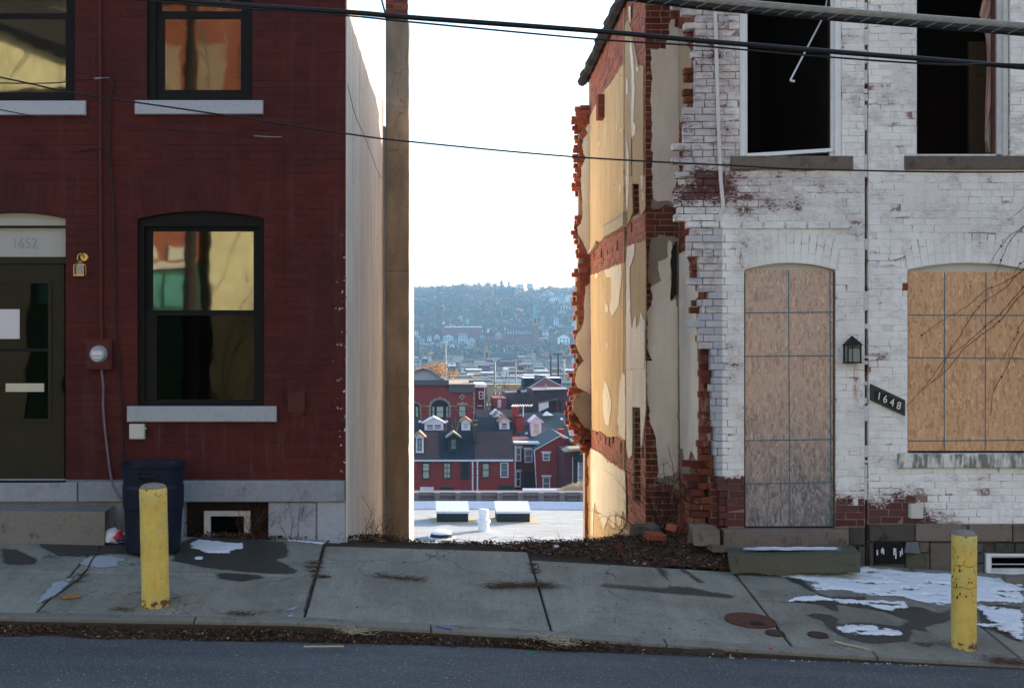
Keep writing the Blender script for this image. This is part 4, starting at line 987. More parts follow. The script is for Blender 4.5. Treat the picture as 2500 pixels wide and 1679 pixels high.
# sill stone and step under the boarded door
stone(wa, GX(1765,-.1), GX(2071,-.1), GZ(1340,-.1), GZ(1292,-.1), -.12, 'sand', .14, 'sill', j=.012)
b = MB(); ya, yb = -.58, -.125
p = lambda px, py, Y: P(px, py, Y)
zl = GZ(1345, yb)
v = [p(1786,1400,ya), p(2102,1398,ya), p(2090,1380,yb), p(1778,1372,yb), p(1775,1358,ya), p(2102,1351,ya), p(2080,1329,yb), p(1778,1337,yb)]
b.hexa(v); b_ = b
st = setp(b.build('doorstep', M['moss']), 'broad mossy stone step under the boarded door', 'step')
import bmesh
def roughen(o, cuts, amp, freq, bev=0):
    bm = bmesh.new(); bm.from_mesh(o.data); bmesh.ops.subdivide_edges(bm, edges=bm.edges[:], cuts=cuts, use_grid_fill=True)
    for v in bm.verts:
        q = v.co*freq; v.co += Vector((noise.noise(q), noise.noise(q+Vector((9, 0, 0))), noise.noise(q+Vector((0, 9, 0)))))*amp
    bm.to_mesh(o.data); bm.free()
roughen(st, 8, .014, 6)
V = []; Fc = []; EA = []; nx, ny = 60, 14
for j in range(ny):
    for i in range(nx):
        u = i/(nx-1); v_ = j/(ny-1); Y = -.42+.20*v_; X = GX(1815+240*u, Y); t_ = (Y-ya)/(yb-ya); zt_ = GZ(1353, ya)+(GZ(1333, yb)-GZ(1353, ya))*t_
        ed = min(1, 4*min(u, 1-u))*(1-abs(v_*2-1))*1.2+.5*noise.noise((X*9, Y*25, 3)); V.append((X, Y, zt_+.013+.006*noise.noise((X*7, Y*7, 1)))); EA.append(max(0, min(1, ed)))
Fc = [(j*nx+i, j*nx+i+1, (j+1)*nx+i+1, (j+1)*nx+i) for j in range(ny-1) for i in range(nx-1)]
me = bpy.data.meshes.new('snow'); me.from_pydata(V, [], Fc); me.materials.append(M['snow']); me.attributes.new('edge', 'FLOAT', 'POINT').data.foreach_set('value', EA); setp(place('snow', me), 'thin line of snow on top of the mossy step under the boarded door', 'snow', kind='stuff')
# foundation of A beside the step
for a, c, t_, bt in ((2072, 2112, 1286, 1330), (2095, 2112, 1334, 1390)): stone(wa, GX(a,0), GX(c,0)-.003, GZ(bt,0), GZ(t_,0), -.01, 'darkst', .25, j=.02)
MB().box(2.9, XS0-.003, .04, .3, -.6, .16).build('foundation', M['darkst'], wa)
# ---- house B
b = MB(); slab_wall(b, XS1+.002, 9.0, .20, HT, [oB, oWB], .0015, .30); wallB = b.build('wall', M['mortw'], wb_)
solB = [(GX(2208,0), GX(2560,0), GZ(415,0), GZ(381,0)), (GX(2192,0), GX(2560,0), GZ(1141,0), GZ(1106,0))]
f = free_fn(XS1+.004, 9.0, [oB, oWB], solB)
sp = [(x, random.uniform(-.002, .002), z, w_, t) for x, z, w_, t in courses(XS1, 9, .205, HT, f, GZ(1278,0), 5, .003, .006)] + voussoirs(oWB, 0)
lay(sp, M['white'], wallB, 300, key=lambda s: (0 if inframe(s)[2] else 9e5)+abs(inframe(s)[0]-2250)+.3*abs(inframe(s)[1]-700), hs=1.085)
stone(wb_, GX(2208,0), GX(2560,0), GZ(415,0), GZ(381,0)-.002, -.03, 'sand', .25, 'sill')
M['peelst'] = m_stucco('whitewashed_stone', (.66, .65, .62), (.20, .19, .165), contrast=2.5, sc=(14, 14, 3))
stone(wb_, GX(2192,-.02), GX(2560,0), GZ(1141,0), GZ(1107,0), -.04, 'peelst', .25, 'sill')
board(wb_, oWB, 2217, 2511, 664, 1100, .03, 'osb2', [(2305, 2306), (2405, 2407)], [(769, 770), (873, 875), (1076, 1074)])
arch_board(oWB, .05, .08, oWB.zs-.04).build('arch_board', M['boxw'], wb_)
MB().box(oWB.x0+.002, oWB.x1-.002, .10, .14, oWB.z0, oWB.zs).build('window_board', M['lath'], wb_)
fr = MB(); fr.box(oB.x0+.001, oB.x0+.014, .03, .1, GZ(375,0), 6.05); fr.box(GX(2440,0), GX(2452,0), .05, .12, GZ(375,0), 6.05).box(GX(2452,0), GX(2464,0), .02, .1, GZ(379,0), 6.05)
fr.box(oB.x0+.014, GX(2440,0), .06, .12, GZ(380,0), GZ(374,0)); wf = fr.build('window_frame', M['white_w'], wb_)
MB().box(GX(2433,0), GX(2440,0), .08, .12, GZ(376,0), 6.05).build('sash_strip', M['rust'], wf)
# curtain inside window B
def ribbon(pL, pR, Y, amp, seed, mat, name, parent, yo=0):
    b = MB(); V = []; n = len(pL); k = 7
    for i in range(n):
        for j in range(k):
            t = j/(k-1); px = pL[i][0]+(pR[i][0]-pL[i][0])*t; py = pL[i][1]
            x, y, z = P(px, py, Y); V.append((x, y+yo+amp*math.sin(t*9+seed+i*.4), z))
    b.add(V, [(i*k+j, i*k+j+1, (i+1)*k+j+1, (i+1)*k+j) for i in range(n-1) for j in range(k-1)]); o = b.build(name, mat, parent, True)
    o.modifiers.new('t', 'SOLIDIFY').thickness = .003; return o
yy = [-60, 0, 40, 55, 90, 140, 200, 260, 300, 340, 372]
ribbon([(2406,-60),(2404,0),(2396,40),(2404,70),(2409,90),(2412,140),(2409,200),(2406,260),(2405,300),(2407,340),(2413,372)], [(2436,y) for y in yy], .18, .012, 0, M['curt'], 'curtain', wb_)
ribbon([(2403,-60),(2400,0),(2391,36),(2400,60),(2406,90),(2411,140),(2407,200),(2404,260),(2404,300),(2405,340),(2411,372)], [(2430,-60),(2426,0),(2416,36),(2404,58),(2408,90),(2419,140),(2430,175),(2424,240),(2412,280),(2406,310),(2407,340),(2414,372)][:11], .165, .01, 2, M['curtp'], 'curtain_lining', wb_)
# interior: rooms
zf_ = GZ(590, 0)
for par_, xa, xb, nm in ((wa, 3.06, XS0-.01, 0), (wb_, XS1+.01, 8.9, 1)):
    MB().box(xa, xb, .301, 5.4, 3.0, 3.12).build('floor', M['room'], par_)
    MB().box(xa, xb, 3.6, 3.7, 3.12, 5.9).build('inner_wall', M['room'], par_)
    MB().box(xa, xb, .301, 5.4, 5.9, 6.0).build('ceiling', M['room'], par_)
dr = MB().box(GX(2366,1.6), GX(2416,1.6)+.3, 1.6, 1.64, 3.12, 5.3)
dro = dr.build('inner_door', M['doorr'], wb_)
b = MB()
for a, c in ((120, 185), (208, 268), (292, 350)): b.ring(GX(2382,1.6), GX(2412,1.6), GZ(c,1.6), GZ(a,1.6), .02, 1.58, 1.6)
b.build('door_panel', M['doorr'], dro)
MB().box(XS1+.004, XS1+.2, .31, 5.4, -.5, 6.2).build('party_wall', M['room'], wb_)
MB().box(4.9+3.98, 9.0, .301, 7.2, -3, 6.2).box(XS1+.01, 9.0, 5.4, 5.6, -3, 6.1).build('rear_wall', M['brick'], wb_)
# foundation of B
fb = MB(); slab_wall(fb, XS1, 9.0, -1.2, .20, [Op(2405, 2530, 1401, 1350)], .04, .3); fbo = fb.build('foundation', M['darkst'], wb_)
for a, c, t_, bt, mt, y in ((2121, 2232, 1279, 1320, 'darkst', -.02), (2234, 2360, 1278, 1320, 'sand', -.022), (2362, 2470, 1278, 1321, 'sand', -.02), (2472, 2600, 1279, 1322, 'sand', -.02),
    (2212, 2270, 1350, 1425, 'moss', -.005), (2272, 2330, 1324, 1425, 'sand', .0), (2246, 2270, 1323, 1348, 'sand', .004), (2332, 2380, 1324, 1425, 'darkst', .0), (2122, 2134, 1324, 1420, 'darkst', 0), (2136, 2210, 1378, 1425, 'darkst', 0)):
    stone(fbo, GX(a,0)+.002, GX(c,0)-.002, GZ(bt,0), GZ(t_,0), y, mt, .2, j=.012)
for i in range(4):
    for j in range(1 if i else 3): stone(fbo, GX(2382+i*49-(24 if j else 0)*(j % 2),0)+.002, GX(2382+i*49+47 if i else 2402,0), GZ(1348+j*26,0), GZ(1325+j*26,0), .002, 'darkst', .1, 'dark_brick')
b = MB().box(GX(2136,0), GX(2206,0), .0, .03, GZ(1374,0), GZ(1326,0)); vt = b.build('boarded_vent', M['tar'], wb_)
b = MB()
for i in range(9):
    x = GX(random.choice([2140,2152,2170,2182,2198]),0)+random.uniform(-.02, .02); z = GZ(random.uniform(1338, 1352),0); b.box(x-.006, x+.006, -.002, 0, z-random.uniform(.02, .06), z+.01)
b.build('paint_drip', M['white_v'], vt)
MB().hexa([P(2208,1348,-.07),P(2246,1351,-.07),P(2246,1348,0),P(2210,1346,0),P(2213,1322,-.02),P(2241,1322,-.02),P(2243,1322,0),P(2214,1322,0)]).build('vent_hood', flat('dark_vent_metal', (.10,.10,.105), .2, .5), wb_)
cw = MB().ring(GX(2405,.02), GX(2530,.02), GZ(1400,.02), GZ(1350,.02), (.045, .045, .012, .025), -.005, .05); cwo = cw.build('window', M['white_v'], wb_)
b = MB().ring(GX(2418,.03), GX(2516,.03), GZ(1398,.03), GZ(1358,.03), (.012, .012, .045, .01), .03, .06).box(GX(2418,.03), GX(2516,.03), .035, .045, GZ(1378,.03), GZ(1377,.03)+.006); b.build('sash', M['white_w'], cwo)
MB().box(GX(2418,.06), GX(2516,.06), .065, .07, GZ(1398,.06), GZ(1358,.06)).build('pane', M['glassd'], cwo)
# closed volumes behind and above (roof, added shade ell, added shade row to the right)
b = MB(); b.hexa([(2.45,5.85,5.80),(9.05,5.85,5.80),(9.05,7.3,5.5),(2.9,7.3,5.5),(2.45,5.85,5.85),(9.05,5.85,5.85),(9.05,7.3,5.56),(2.9,7.3,5.56)])
b.hexa([(2.48,-.05,HT+.02),(XS0,-.05,HT+.02),(XS0,5.85,5.80),(2.48,5.85,5.80),(2.48,-.05,HT+.10),(XS0,-.05,HT+.10),(XS0,5.85,5.86),(2.48,5.85,5.86)])
b.build('roof', M['tar'], wa)
MB().hexa([(XS0+.001,-.05,HT+.02),(9.05,-.05,HT+.02),(9.05,5.84,5.80),(XS0+.001,5.84,5.80),(XS0+.001,-.05,HT+.10),(9.05,-.05,HT+.10),(9.05,5.84,5.86),(XS0+.001,5.84,5.86)]).build('roof', M['tar'], wb_)
MB().box(2.95, 3.1, 6.15, 7.2, -5, 5.5).box(3.1, XS0, 7.0, 7.2, -5, 5.5).box(3.1, XS0, 5.4, 5.6, -3, 5.7).build('shade_ell', M['brick'], wa)  # unseen ell shaped to cast shade on the left side wall
t = thing('shade_row', 'further row houses along the street beyond the right edge of the photo', 'houses', (20, 0, -1)); MB().box(9.02, 45, .0, 7.2, -4, 6.0).build('wall', M['white'], t)  # unseen block added to keep the street in shade
# seam between A and B: dark gap, caulk lumps
b = MB().box(XS0, XS1, .06, .28, -.4, HT); seam = b.build('dark_seam', M['iron'], wa)
b = MB(); z = .3
while z < 6:
    h = random.choice([random.uniform(.015, .06), random.uniform(.04, .25)]); 
    if random.random() < .62: b.box(XS0-.006-random.uniform(0, .008), XS1+random.uniform(-.012, .006), -.003-random.random()*.006, .05, z, z+h)
    z += h+random.uniform(.0, .09)
b.build('crumbling_caulk', M['white_w'], wa)
# vertical metal strip and its lower hook
b = MB(); pp = [(1744,-60),(1749,120),(1754,300),(1760,440),(1766,500),(1765,508),(1750,541)]
for (a, c) in zip(pp[:-1], pp[1:]):
    xa, _, za = P(a[0], a[1], -.03); xb, _, zb = P(c[0], c[1], -.03); b.hexa([(xb-.017,-.03,zb),(xb+.017,-.03,zb),(xb+.017,-.012,zb),(xb-.017,-.012,zb),(xa-.017,-.03,za),(xa+.017,-.03,za),(xa+.017,-.012,za),(xa-.017,-.012,za)])
setp(b.build('metal_strip', M['tin']), 'bent pale metal strip hanging down the torn white wall', 'strip')
b = MB().tube([P(2105,545,-.03), P(2098,556,-.035), P(2095,572,-.035)], .012).cyl(P(2095,570,-.035), P(2096,580,-.035), .022, .008); b.build('pipe_stub', M['tin'], wa)
# ---- party wall of the vanished house
XP = 2.5; YB = 5.8
def topz(Y): return 6.24-.0745*Y
def yz_wall(b, Ya, Yb, ops_, xa, xb):
    ys_ = sorted({Ya, Yb} | {q for o in ops_ for q in (o[0], o[1])} | set(np.linspace(Ya, Yb, 5)))
    for a, c in zip(ys_[:-1], ys_[1:]):
        m_ = (a+c)/2; cur = -3.0
        for o in sorted([o for o in ops_ if o[0] < m_ < o[1]], key=lambda o: o[2]):
            b.box(xa, xb, a, c, cur, o[2]); cur = o[3]
        b.hexa([(xa,a,cur),(xb,a,cur),(xb,c,cur),(xa,c,cur),(xa,a,topz(a)),(xb,a,topz(a)),(xb,c,topz(c)),(xa,c,topz(c))])
SL = [(1.787, 2.26, .13, 1.23), (1.889, 2.286, 3.43, 4.336)]
b = MB(); yz_wall(b, 1.5045, YB+.2, SL, XP+.004, XP+.30); b.box(XP+.30, 3.1, 1.51, YB+.2, -3, 6.1); b.hexa([(2.88,.31,-2),(3.1,.31,-2),(3.1,1.51,-2),(2.88,1.51,-2),(2.88,.31,6.2),(3.1,.31,6.2),(3.1,1.51,6.1),(2.88,1.51,6.1)])
pw = b.build('party_wall', M['mort'], wa)
def fp(z):
    iv = [(1.5, YB)]
    for s in SL:
        if s[2] < z < s[3]: iv = cut(iv, s[0], s[1])
    return iv if z < topz(3.6) else [(1.5, min(YB, (6.24-z)/.0745))] if (6.24-z)/.0745 > 1.6 else []
sp = [(XP-.002+random.uniform(-.004, .004), u, z, w_, t) for u, z, w_, t in courses(1.5, YB, -.3, 6.2, fp, 0, 21, .004)]
lay(sp, M['brickpink'], pw, 300, rotz=-math.pi/2, key=lambda s: (0 if s[2] > 3.0 and s[2] < 3.6 or s[2] > 5 or s[2] < .4 else 5)+s[1]*.4)
sp = [(2.868+random.uniform(-.004, .004), u, z, w_, t) for u, z, w_, t in courses(.32, 1.49, -.3, 6.1, lambda z: [(.32, 1.49)], 0, 23, .004)]
lay(sp, M['brick'], pw, 0, rotz=-math.pi/2)
# camera side of the chimney breast
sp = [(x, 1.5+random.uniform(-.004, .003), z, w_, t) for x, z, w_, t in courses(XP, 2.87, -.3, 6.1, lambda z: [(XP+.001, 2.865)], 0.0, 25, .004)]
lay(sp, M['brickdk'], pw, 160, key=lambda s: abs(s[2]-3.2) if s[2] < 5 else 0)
# bricks inside the slots
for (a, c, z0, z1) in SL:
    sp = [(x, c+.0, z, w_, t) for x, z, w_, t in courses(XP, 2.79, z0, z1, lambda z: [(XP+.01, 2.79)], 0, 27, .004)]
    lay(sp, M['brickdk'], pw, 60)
def sheetp(pix, X, mat, name, amp=.012, d0=0, d1=.014, step=.05, seed=0, parent=None):
    pts = rough(ccw([WP(px, py, X) for px, py in pix]), amp, step, seed)
    return MB().prism(pts, fYZ, X-d0-d1, X-d0).build(name, M[mat], parent or pw)
z7 = lambda L: [(1370+x/3.484, y/3.484) for x, y in L]
z8 = lambda L: [(1370+x/3.337, 430+y/3.337) for x, y in L]
z9 = lambda L: [(1370+x/3.015, 880+y/3.015) for x, y in L]
s1 = sheetp([(1441.5,287)]+z7([(300,890),(380,770),(450,680),(520,560),(545,540),(545,1568)])+z8([(525,380),(370,480),(243,620)])+[(1441.5,615)], XP-.004, 'tan', 'plaster', .008, 0, .012)
s2 = sheetp(z8([(243,810),(300,790),(360,760),(490,712),(527,700)])+z9([(478,0),(480,300),(482,560),(470,600),(430,560),(350,560),(300,520),(232,510)]), XP-.004, 'tan', 'plaster', .008, 0, .012, seed=2)
s3 = sheetp(z9([(222,645),(300,680),(360,740),(430,790),(478,800),(482,1000),(482,1190),(440,1260),(380,1285),(186,1320),(190,740)]), XP-.004, 'tan', 'plaster', .008, 0, .012, seed=3)
sheetp(z9([(225,650),(300,690),(345,745),(400,770),(468,806),(478,1000),(478,1140),(455,1100),(440,1200),(425,1230),(405,1100),(395,1250),(350,1140),(335,1200),(315,1240),(250,1040),(240,1120),(236,1290),(226,1285)]), XP-.018, 'cream', 'finish_coat', .012, 0, .006, .05, 4)
for L, k in ((z8([(355,770),(420,740),(490,718),(497,800),(490,900),(470,1060),(445,1100),(420,1140),(398,1090),(400,1060),(412,1000),(408,820),(375,828)]), 5),
    (z8([(360,1020),(383,1060),(385,1105),(363,1110)]), 6), (z8([(276,800),(300,790),(300,825),(280,835)]), 7), (z8([(370,1355),(380,1360),(382,1400),(372,1400)]), 17),
    (z9([(325,150),(340,170),(362,260),(370,300),(370,370),(355,470),(350,480),(325,460),(312,380),(308,300),(312,220)]), 8),
    (z9([(450,95),(472,110),(476,400),(476,590),(450,560),(430,540),(425,480),(415,440),(425,380),(430,200)]), 9),
    (z8([(478,70),(486,70),(487,130),(480,150)]), 10), (z8([(478,345),(498,340),(498,380),(488,415),(480,390)]), 11),
    (z7([(473,1070),(480,1070),(480,1110),(473,1108)]), 12), (z7([(506,1095),(514,1098),(514,1120),(508,1118)]), 13), (z7([(325,1205),(332,1210),(331,1238),(326,1236)]), 14)):
    sheetp(L, XP-.018, 'cream', 'finish_coat', .008, 0, .006, .05, k)
# breast side strip: px 1526-1575
M['tan2'] = m_stucco('brown_tan_plaster', (.42, .31, .185), (.34, .25, .15), sc=(4, 4, 1.1))
sheetp(z7([(548,220),(575,160),(612,300),(660,560),(703,560),(703,1568)])+z8([(690,260),(655,300),(640,270),(645,0),(588,0),(590,330),(560,380),(532,400),(528,0)])[:0]+z7([(612,1568),(612,1170),(600,1160),(600,1568),(548,1568)]), XP-.004, 'tan2', 'plaster', .008, 0, .010, seed=31)
sheetp(z8([(528,0),(586,0),(588,300),(560,370),(532,395)]), XP-.006, 'tan2', 'plaster', .006, 0, .010, seed=32)
sheetp(z8([(642,0),(690,0),(690,270),(655,318),(645,200)]), XP-.006, 'tan2', 'plaster', .006, 0, .010, seed=33)
sheetp(z8([(540,570),(600,550),(640,545),(692,520),(696,700),(696,1210),(690,1568),(530,1568)]), XP-.004, 'tan2', 'plaster', .006, 0, .010, seed=34)
sheetp(z9([(482,0),(625,0),(625,380),(600,620),(592,640),(588,340),(528,340),(526,700),(500,720),(486,640)]), XP-.006, 'wplast', 'plaster', .006, 0, .010, seed=35)
for L, k in ((z7([(590,330),(605,380),(620,560),(630,760),(622,900),(618,1040),(635,1080),(635,1140),(605,1175),(600,1060),(597,880),(605,780),(600,600),(588,420)]), 40),
    (z7([(556,670),(570,680),(570,810),(558,800)]), 41), (z7([(560,1140),(575,1300),(580,1568),(560,1568)]), 42), (z8([(530,0),(555,0),(545,280),(535,260)]), 43),
    (z8([(652,0),(668,0),(664,100),(655,90)]), 44), (z8([(664,140),(672,140),(672,200),(665,190)]), 45),
    (z8([(540,575),(600,550),(598,640),(580,700),(562,740),(560,860),(566,1000),(570,1130),(580,1250),(600,1150),(610,1140),(615,1240),(640,1200),(650,1105),(684,1180),(680,1568),(530,1568),(532,700)]), 46),
    (z7([(575,50),(592,60),(592,200),(582,190)]), 47), (z7([(640,570),(662,575),(660,610),(645,610)]), 48)):
    sheetp(L, XP-.016-.0003*(k-40), 'wplast', 'finish_coat', .009, 0, .006, .04, k)
MB().prism([WP(1527,20,XP), WP(1526,20,XP), WP(1526,1290,XP), WP(1527,1290,XP)], fYZ, XP-.022, XP).build('corner_batten', M['tan2'], pw)
# camera-facing plaster on the breast side
def sheetx(pix, Y, mat, name, amp=.01, d1=.012, seed=0, parent=None):
    pts = rough(ccw([(GX(px, Y), GZ(py, Y)) for px, py in pix]), amp, .035, seed)
    return MB().prism(pts, fXZ, Y-d1, Y).build(name, M[mat], parent or pw)
sheetx(z7([(765,420),(810,430),(835,415),(890,425),(895,350),(920,340),(912,300),(925,290),(915,215),(935,170),(968,168),(970,230),(1005,235),(1005,1000),(1000,1568)])+z8([(935,0),(930,60),(905,110),(915,225),(880,230),(850,200),(790,210),(745,180),(742,0)]), 1.497, 'wplast', 'plaster', .008, seed=51)
sheetx(z8([(740,180),(780,212),(860,198),(915,228),(915,245),(850,240),(800,262),(735,265)]), 1.496, 'gplast', 'plaster', .008, seed=52)
sheetx(z8([(735,510),(800,480),(930,490),(960,520),(960,1568),(705,1568),(740,1500),(715,1420),(700,1350),(720,1130),(745,1040),(735,900),(712,850),(700,700)]), 1.497, 'gplast', 'plaster', .01, seed=53)
sheetx(z9([(625,0),(868,0),(865,870),(800,905),(700,890),(715,850),(700,560),(640,330),(628,340)]), 1.4945, 'gplast', 'plaster', .008, seed=54)
sheetx(z8([(875,520),(900,545),(905,600),(890,700),(895,1020),(930,960),(955,1100),(960,1568),(712,1568),(740,1500),(705,1400),(702,1180),(700,1110),(740,1060),(745,990),(735,900),(815,850),(790,790),(790,700),(870,660),(862,580)]), 1.486, 'wplast', 'finish_coat', .008, .006, 55)
sheetx(z9([(632,0),(862,0),(862,640),(858,800),(830,845),(760,865),(705,860),(718,800),(700,690),(700,570),(660,470),(640,330),(632,200)]), 1.4835, 'wplast', 'finish_coat', .008, .006, 56)
sheetx(z8([(905,560),(935,545),(940,960),(925,950),(900,1015),(888,1000),(905,800),(895,740)]), 1.478, 'lath', 'charred_lath', .008, .01, 57)
b = MB(); b.tube([P(1655,590,1.44), P(1657,800,1.45), P(1657,1000,1.45), P(1659,1130,1.46)], .012, 4); b.build('corner_batten', M['gplast'], pw)
b = MB(); b.tube([P(1650,590,1.42), P(1649,720,1.43)], .014, 4); b.build('charred_post', M['lath'], pw)
sheetx([(1607,1168),(1640,1160),(1655,1150),(1658,1200),(1640,1185),(1615,1180)], 1.48, 'gplast', 'plaster', .008, .006, 58)
# inner strip X=2.87
def sheet87(pix, mat, seed, d=.0): return sheetp(pix, 2.868-d, mat, 'plaster', .008, 0, .012, .06, seed)
sheet87(z7([(1010,240),(1030,245),(1090,400),(1125,470),(1110,560),(1130,700),(1100,860),(1030,1000),(1010,1020)]), 'tan2', 61)
sheet87(z8([(935,0),(1010,20),(1010,70),(950,80)]), 'cream', 62)
sheet87(z8([(965,640),(1010,610),(1060,740),(1062,800),(1120,940),(1110,1120),(1120,1568),(975,1568),(970,1340)]), 'wplast', 63)
sheet87(z9([(878,0),(1015,0),(1013,745),(985,700),(965,660),(940,740),(920,760),(900,640),(885,650)]), 'wplast', 64, .003)
sheet87(z9([(886,650),(905,660),(920,762),(945,735),(985,700),(1010,760),(930,900),(900,900),(885,780)]), 'gplast', 65, -.002)
# rear stub of the vanished house's back wall, camera-facing
TE = [(257,1407),(275,1399),(293,1397),(312,1402),(330,1406),(345,1402),(372,1401),(395,1404),(410,1402),(430,1400),(445,1399),(462,1404),(480,1413),(500,1418),(520,1406),(540,1400),(555,1398),(575,1402),(590,1406),(620,1409),(650,1404),(665,1398),(680,1408),(700,1404),(715,1395),(745,1404),(760,1402),(780,1412),(800,1399),(815,1405),(835,1396),(860,1402),(890,1401),(905,1391),(925,1396),(945,1387),(965,1390),(985,1386),(1005,1381),(1020,1386),(1030,1382),(1050,1400),(1070,1413),(1085,1422),(1100,1429),(1400,1431)]
def te(y):
    r = 1441
    for a, b in TE:
        if y >= a: r = b
    return r
def fst(k):
    def g(z):
        y = VY-(z-ZC)*F/17.8
        if y < 257: return []
        i = int((z+5)/CH); rr = random.Random(i*3+k); q = te(y)
        if y < 1085: q += (rr.uniform(-3, 3) if i % 2 == k else rr.uniform(6, 15))
        return [(GX(min(q, 1438), YB), XP-.001)]
    return g
for k in (0, 1):
    sp = [(x, YB+.102*k+random.uniform(-.006, .006), z, w_, t) for x, z, w_, t in courses(2.0, XP, -1.2, 5.6, fst(k), 0, 31+k, .035)]
    lay(sp, M['bricklit'], pw, 200 if k == 0 else 60, key=lambda s: s[0])
MB().box(2.335, XP, YB+.012, YB+.19, 2.9, 5.3).box(2.30, XP, YB+.012, YB+.19, .7, 2.9).box(2.42, XP, YB+.012, YB+.19, -3, .7).build('mortar_core', M['mort'], pw)
M['cream2'] = m_stucco('bright_cream_plaster', (.88, .82, .68), (.80, .73, .58), sc=(4, 4, 1))
sheetx([(1441.5,302),(1434,303),(1429,316),(1436,325),(1424,340),(1421,355),(1425,375),(1430,385),(1420,410),(1418,450),(1420,480),(1422,520),(1417,545),(1409,555),(1414,575),(1424,590),(1434,620),(1441.5,622)], YB-.002, 'cream2', 'plaster', .006, .012, 71)
sheetx([(1441.5,690),(1430,700),(1427,735),(1425,790),(1409,815),(1405,840),(1410,855),(1425,880),(1410,900),(1404,930),(1410,945),(1430,955),(1441.5,965)], YB-.002, 'cream2', 'plaster', .006, .012, 72)
sheetx([(1441.5,1080),(1437,1095),(1434,1125),(1438,1180),(1434,1190),(1436,1300),(1432,1330),(1441.5,1330)], YB-.002, 'cream2', 'plaster', .006, .012, 73)
sheetx([(1441.5,960),(1425,958),(1405,962),(1395,985),(1402,1010),(1428,1045),(1441.5,1050)], YB-.05, 'mort', 'rubble_mortar', .02, .05, 74)
for i in range(26):
    q = P(random.uniform(1402, 1444), random.uniform(965, 1100), YB-.06); 
    place('loose_brick', _bm[M['brick'].name][random.randrange(8)], q, (random.uniform(-.5, .5), random.uniform(-.5, .5), random.uniform(-1, 1)), (.6, .8, .8), pw)
# pale trim board at the upper floor line
zt0 = GZ(585, 3.0); 
b = MB(); Ya, Yb = WP(1482,600,XP)[0], WP(1523,560,XP)[0]
b.box(XP-.05, XP-.006, Yb, Ya, 3.36, 3.50).box(XP-.06, XP-.006, Yb, Ya, 3.50, 3.52); b.build('trim_board', M['wood'], pw)
b = MB(); Yc, Yd = WP(1524.5,560,XP)[0], WP(1533,550,XP)[0]; b.box(XP-.06, XP-.006, Yd, Yc, 3.36, 3.53); b.build('trim_board', M['wood'], pw)
b = MB(); b.tube([P(1440,616,5.6), P(1457,592,4.9)], .03, 4); b.build('splinter', M['wood'], pw)
# joist pockets: dark hollows with a brick pier near the roof
MB().box(XP-.10, XP+.0, 4.35, 4.55, 4.95, 5.27).build('brick_pier', M['brick'], pw)
MB().box(XP-.012, XP-.003, 4.15, 4.345, 4.93, 5.05).build('hollow', M['lath'], pw)
for i in range(12):
    Y = 1.65+i*.34+random.uniform(-.06, .06); z = random.choice([3.12, 3.19, 3.26, .62, .69, .76]); MB().box(XP-.011, XP-.003, Y, Y+.055, z, z+.12).build('hollow', M['lath'], pw)
# tar edging along the torn roof line
for k, (mt, dz, dx) in enumerate((('tar', 0, 0), ('wood', .05, .06))):
    q = []; Yv = 6.1
    b = MB(); pts = []
    for Y in np.linspace(6.15, -.05, 60): pts.append((2.44+dx*.6+.03*noise.noise((Y*3, k, 0)), Y, topz(Y)+.04+dz+.04*noise.noise((Y*4, 2+k, 0))))
    b.tube(pts, [(.075 if k == 0 else .03)*(1+.5*noise.noise((p_[1]*9, 5, k))) for p_ in pts], 7); b.build('tar_edging' if k == 0 else 'roof_board', M[mt] if k == 0 else M['greyc'], wa)
# lantern, number board, box
c = P(2081, 850, -.07); t = thing('wall_lantern', 'black rusty wall lantern with a pointed roof beside the boarded door', 'lantern', (c[0], 0, c[2]))
x, y, z = c
b = MB(); b.add([(x-.075,y-.07,z+.03),(x+.085,y-.07,z+.03),(x+.085,y+.07,z+.03),(x-.075,y+.07,z+.03),(x-.005,y,z+.125)], [(0,1,4),(1,2,4),(2,3,4),(3,0,4),(3,2,1,0)]); b.build('cap', M['iron'], t)
b = MB()
for sx in (-.062, .062):
    for sy in (-.055, .055): b.box(x+sx-.006, x+sx+.006, y+sy-.006, y+sy+.006, z-.135, z+.03)
b.box(x-.07, x+.07, y-.062, y+.062, z-.145, z-.132).box(x-.07, x+.07, y-.058, y-.052, z-.0, z+.006).box(x-.02, x-.015, y-.062, y-.055, z-.13, z+.03)
for i in range(5): b.tube([(x-.06+i*.024, y-.058, z+.002), (x-.048+i*.024, y-.058, z+.028), (x-.036+i*.024, y-.058, z+.002)], .003, 3)
b.box(x-.03, x+.03, y+.05, .0, z-.05, z-.01); b.build('frame', M['iron'], t)
MB().box(x-.056, x+.056, y-.05, y+.05, z-.13, z+.028).build('glass', flat('cloudy_lantern_glass', (.22, .24, .24), .2, .3, 10), t)
t = thing('number_sign', 'slanted dark wooden board with white numerals 1648 between the seam and the wide boarded window', 'sign', P(2165,975,0))
MB().prism(ccw([(GX(a,0), GZ(c_,0)) for a, c_ in ((2123.5,936.5),(2207,976),(2206.5,1014.5),(2123,975.5))]), fXZ, -.03, -.004).build('board', M['signw'], t)
for ch_, px, py in (('1', 2136, 973.5), ('6', 2151, 981), ('4', 2167.5, 989.5), ('8', 2184, 997)):
    dx = {'1': 0, '6': 0, '4': 0, '8': 0}[ch_]
    MB().prism(ccw([(GX(a,0), GZ(c_,0)) for a, c_ in ((px-2,py-20),(px+13,py-20),(px+13,py+1.5),(px-2,py+1.5))]), fXZ, -.034, -.031).build('number_tile', M['iron'], t)
    text(t, ch_, GX(px,0), GZ(py,0), -.036, .073, M['numer'], slant=0, fontrot=.16)
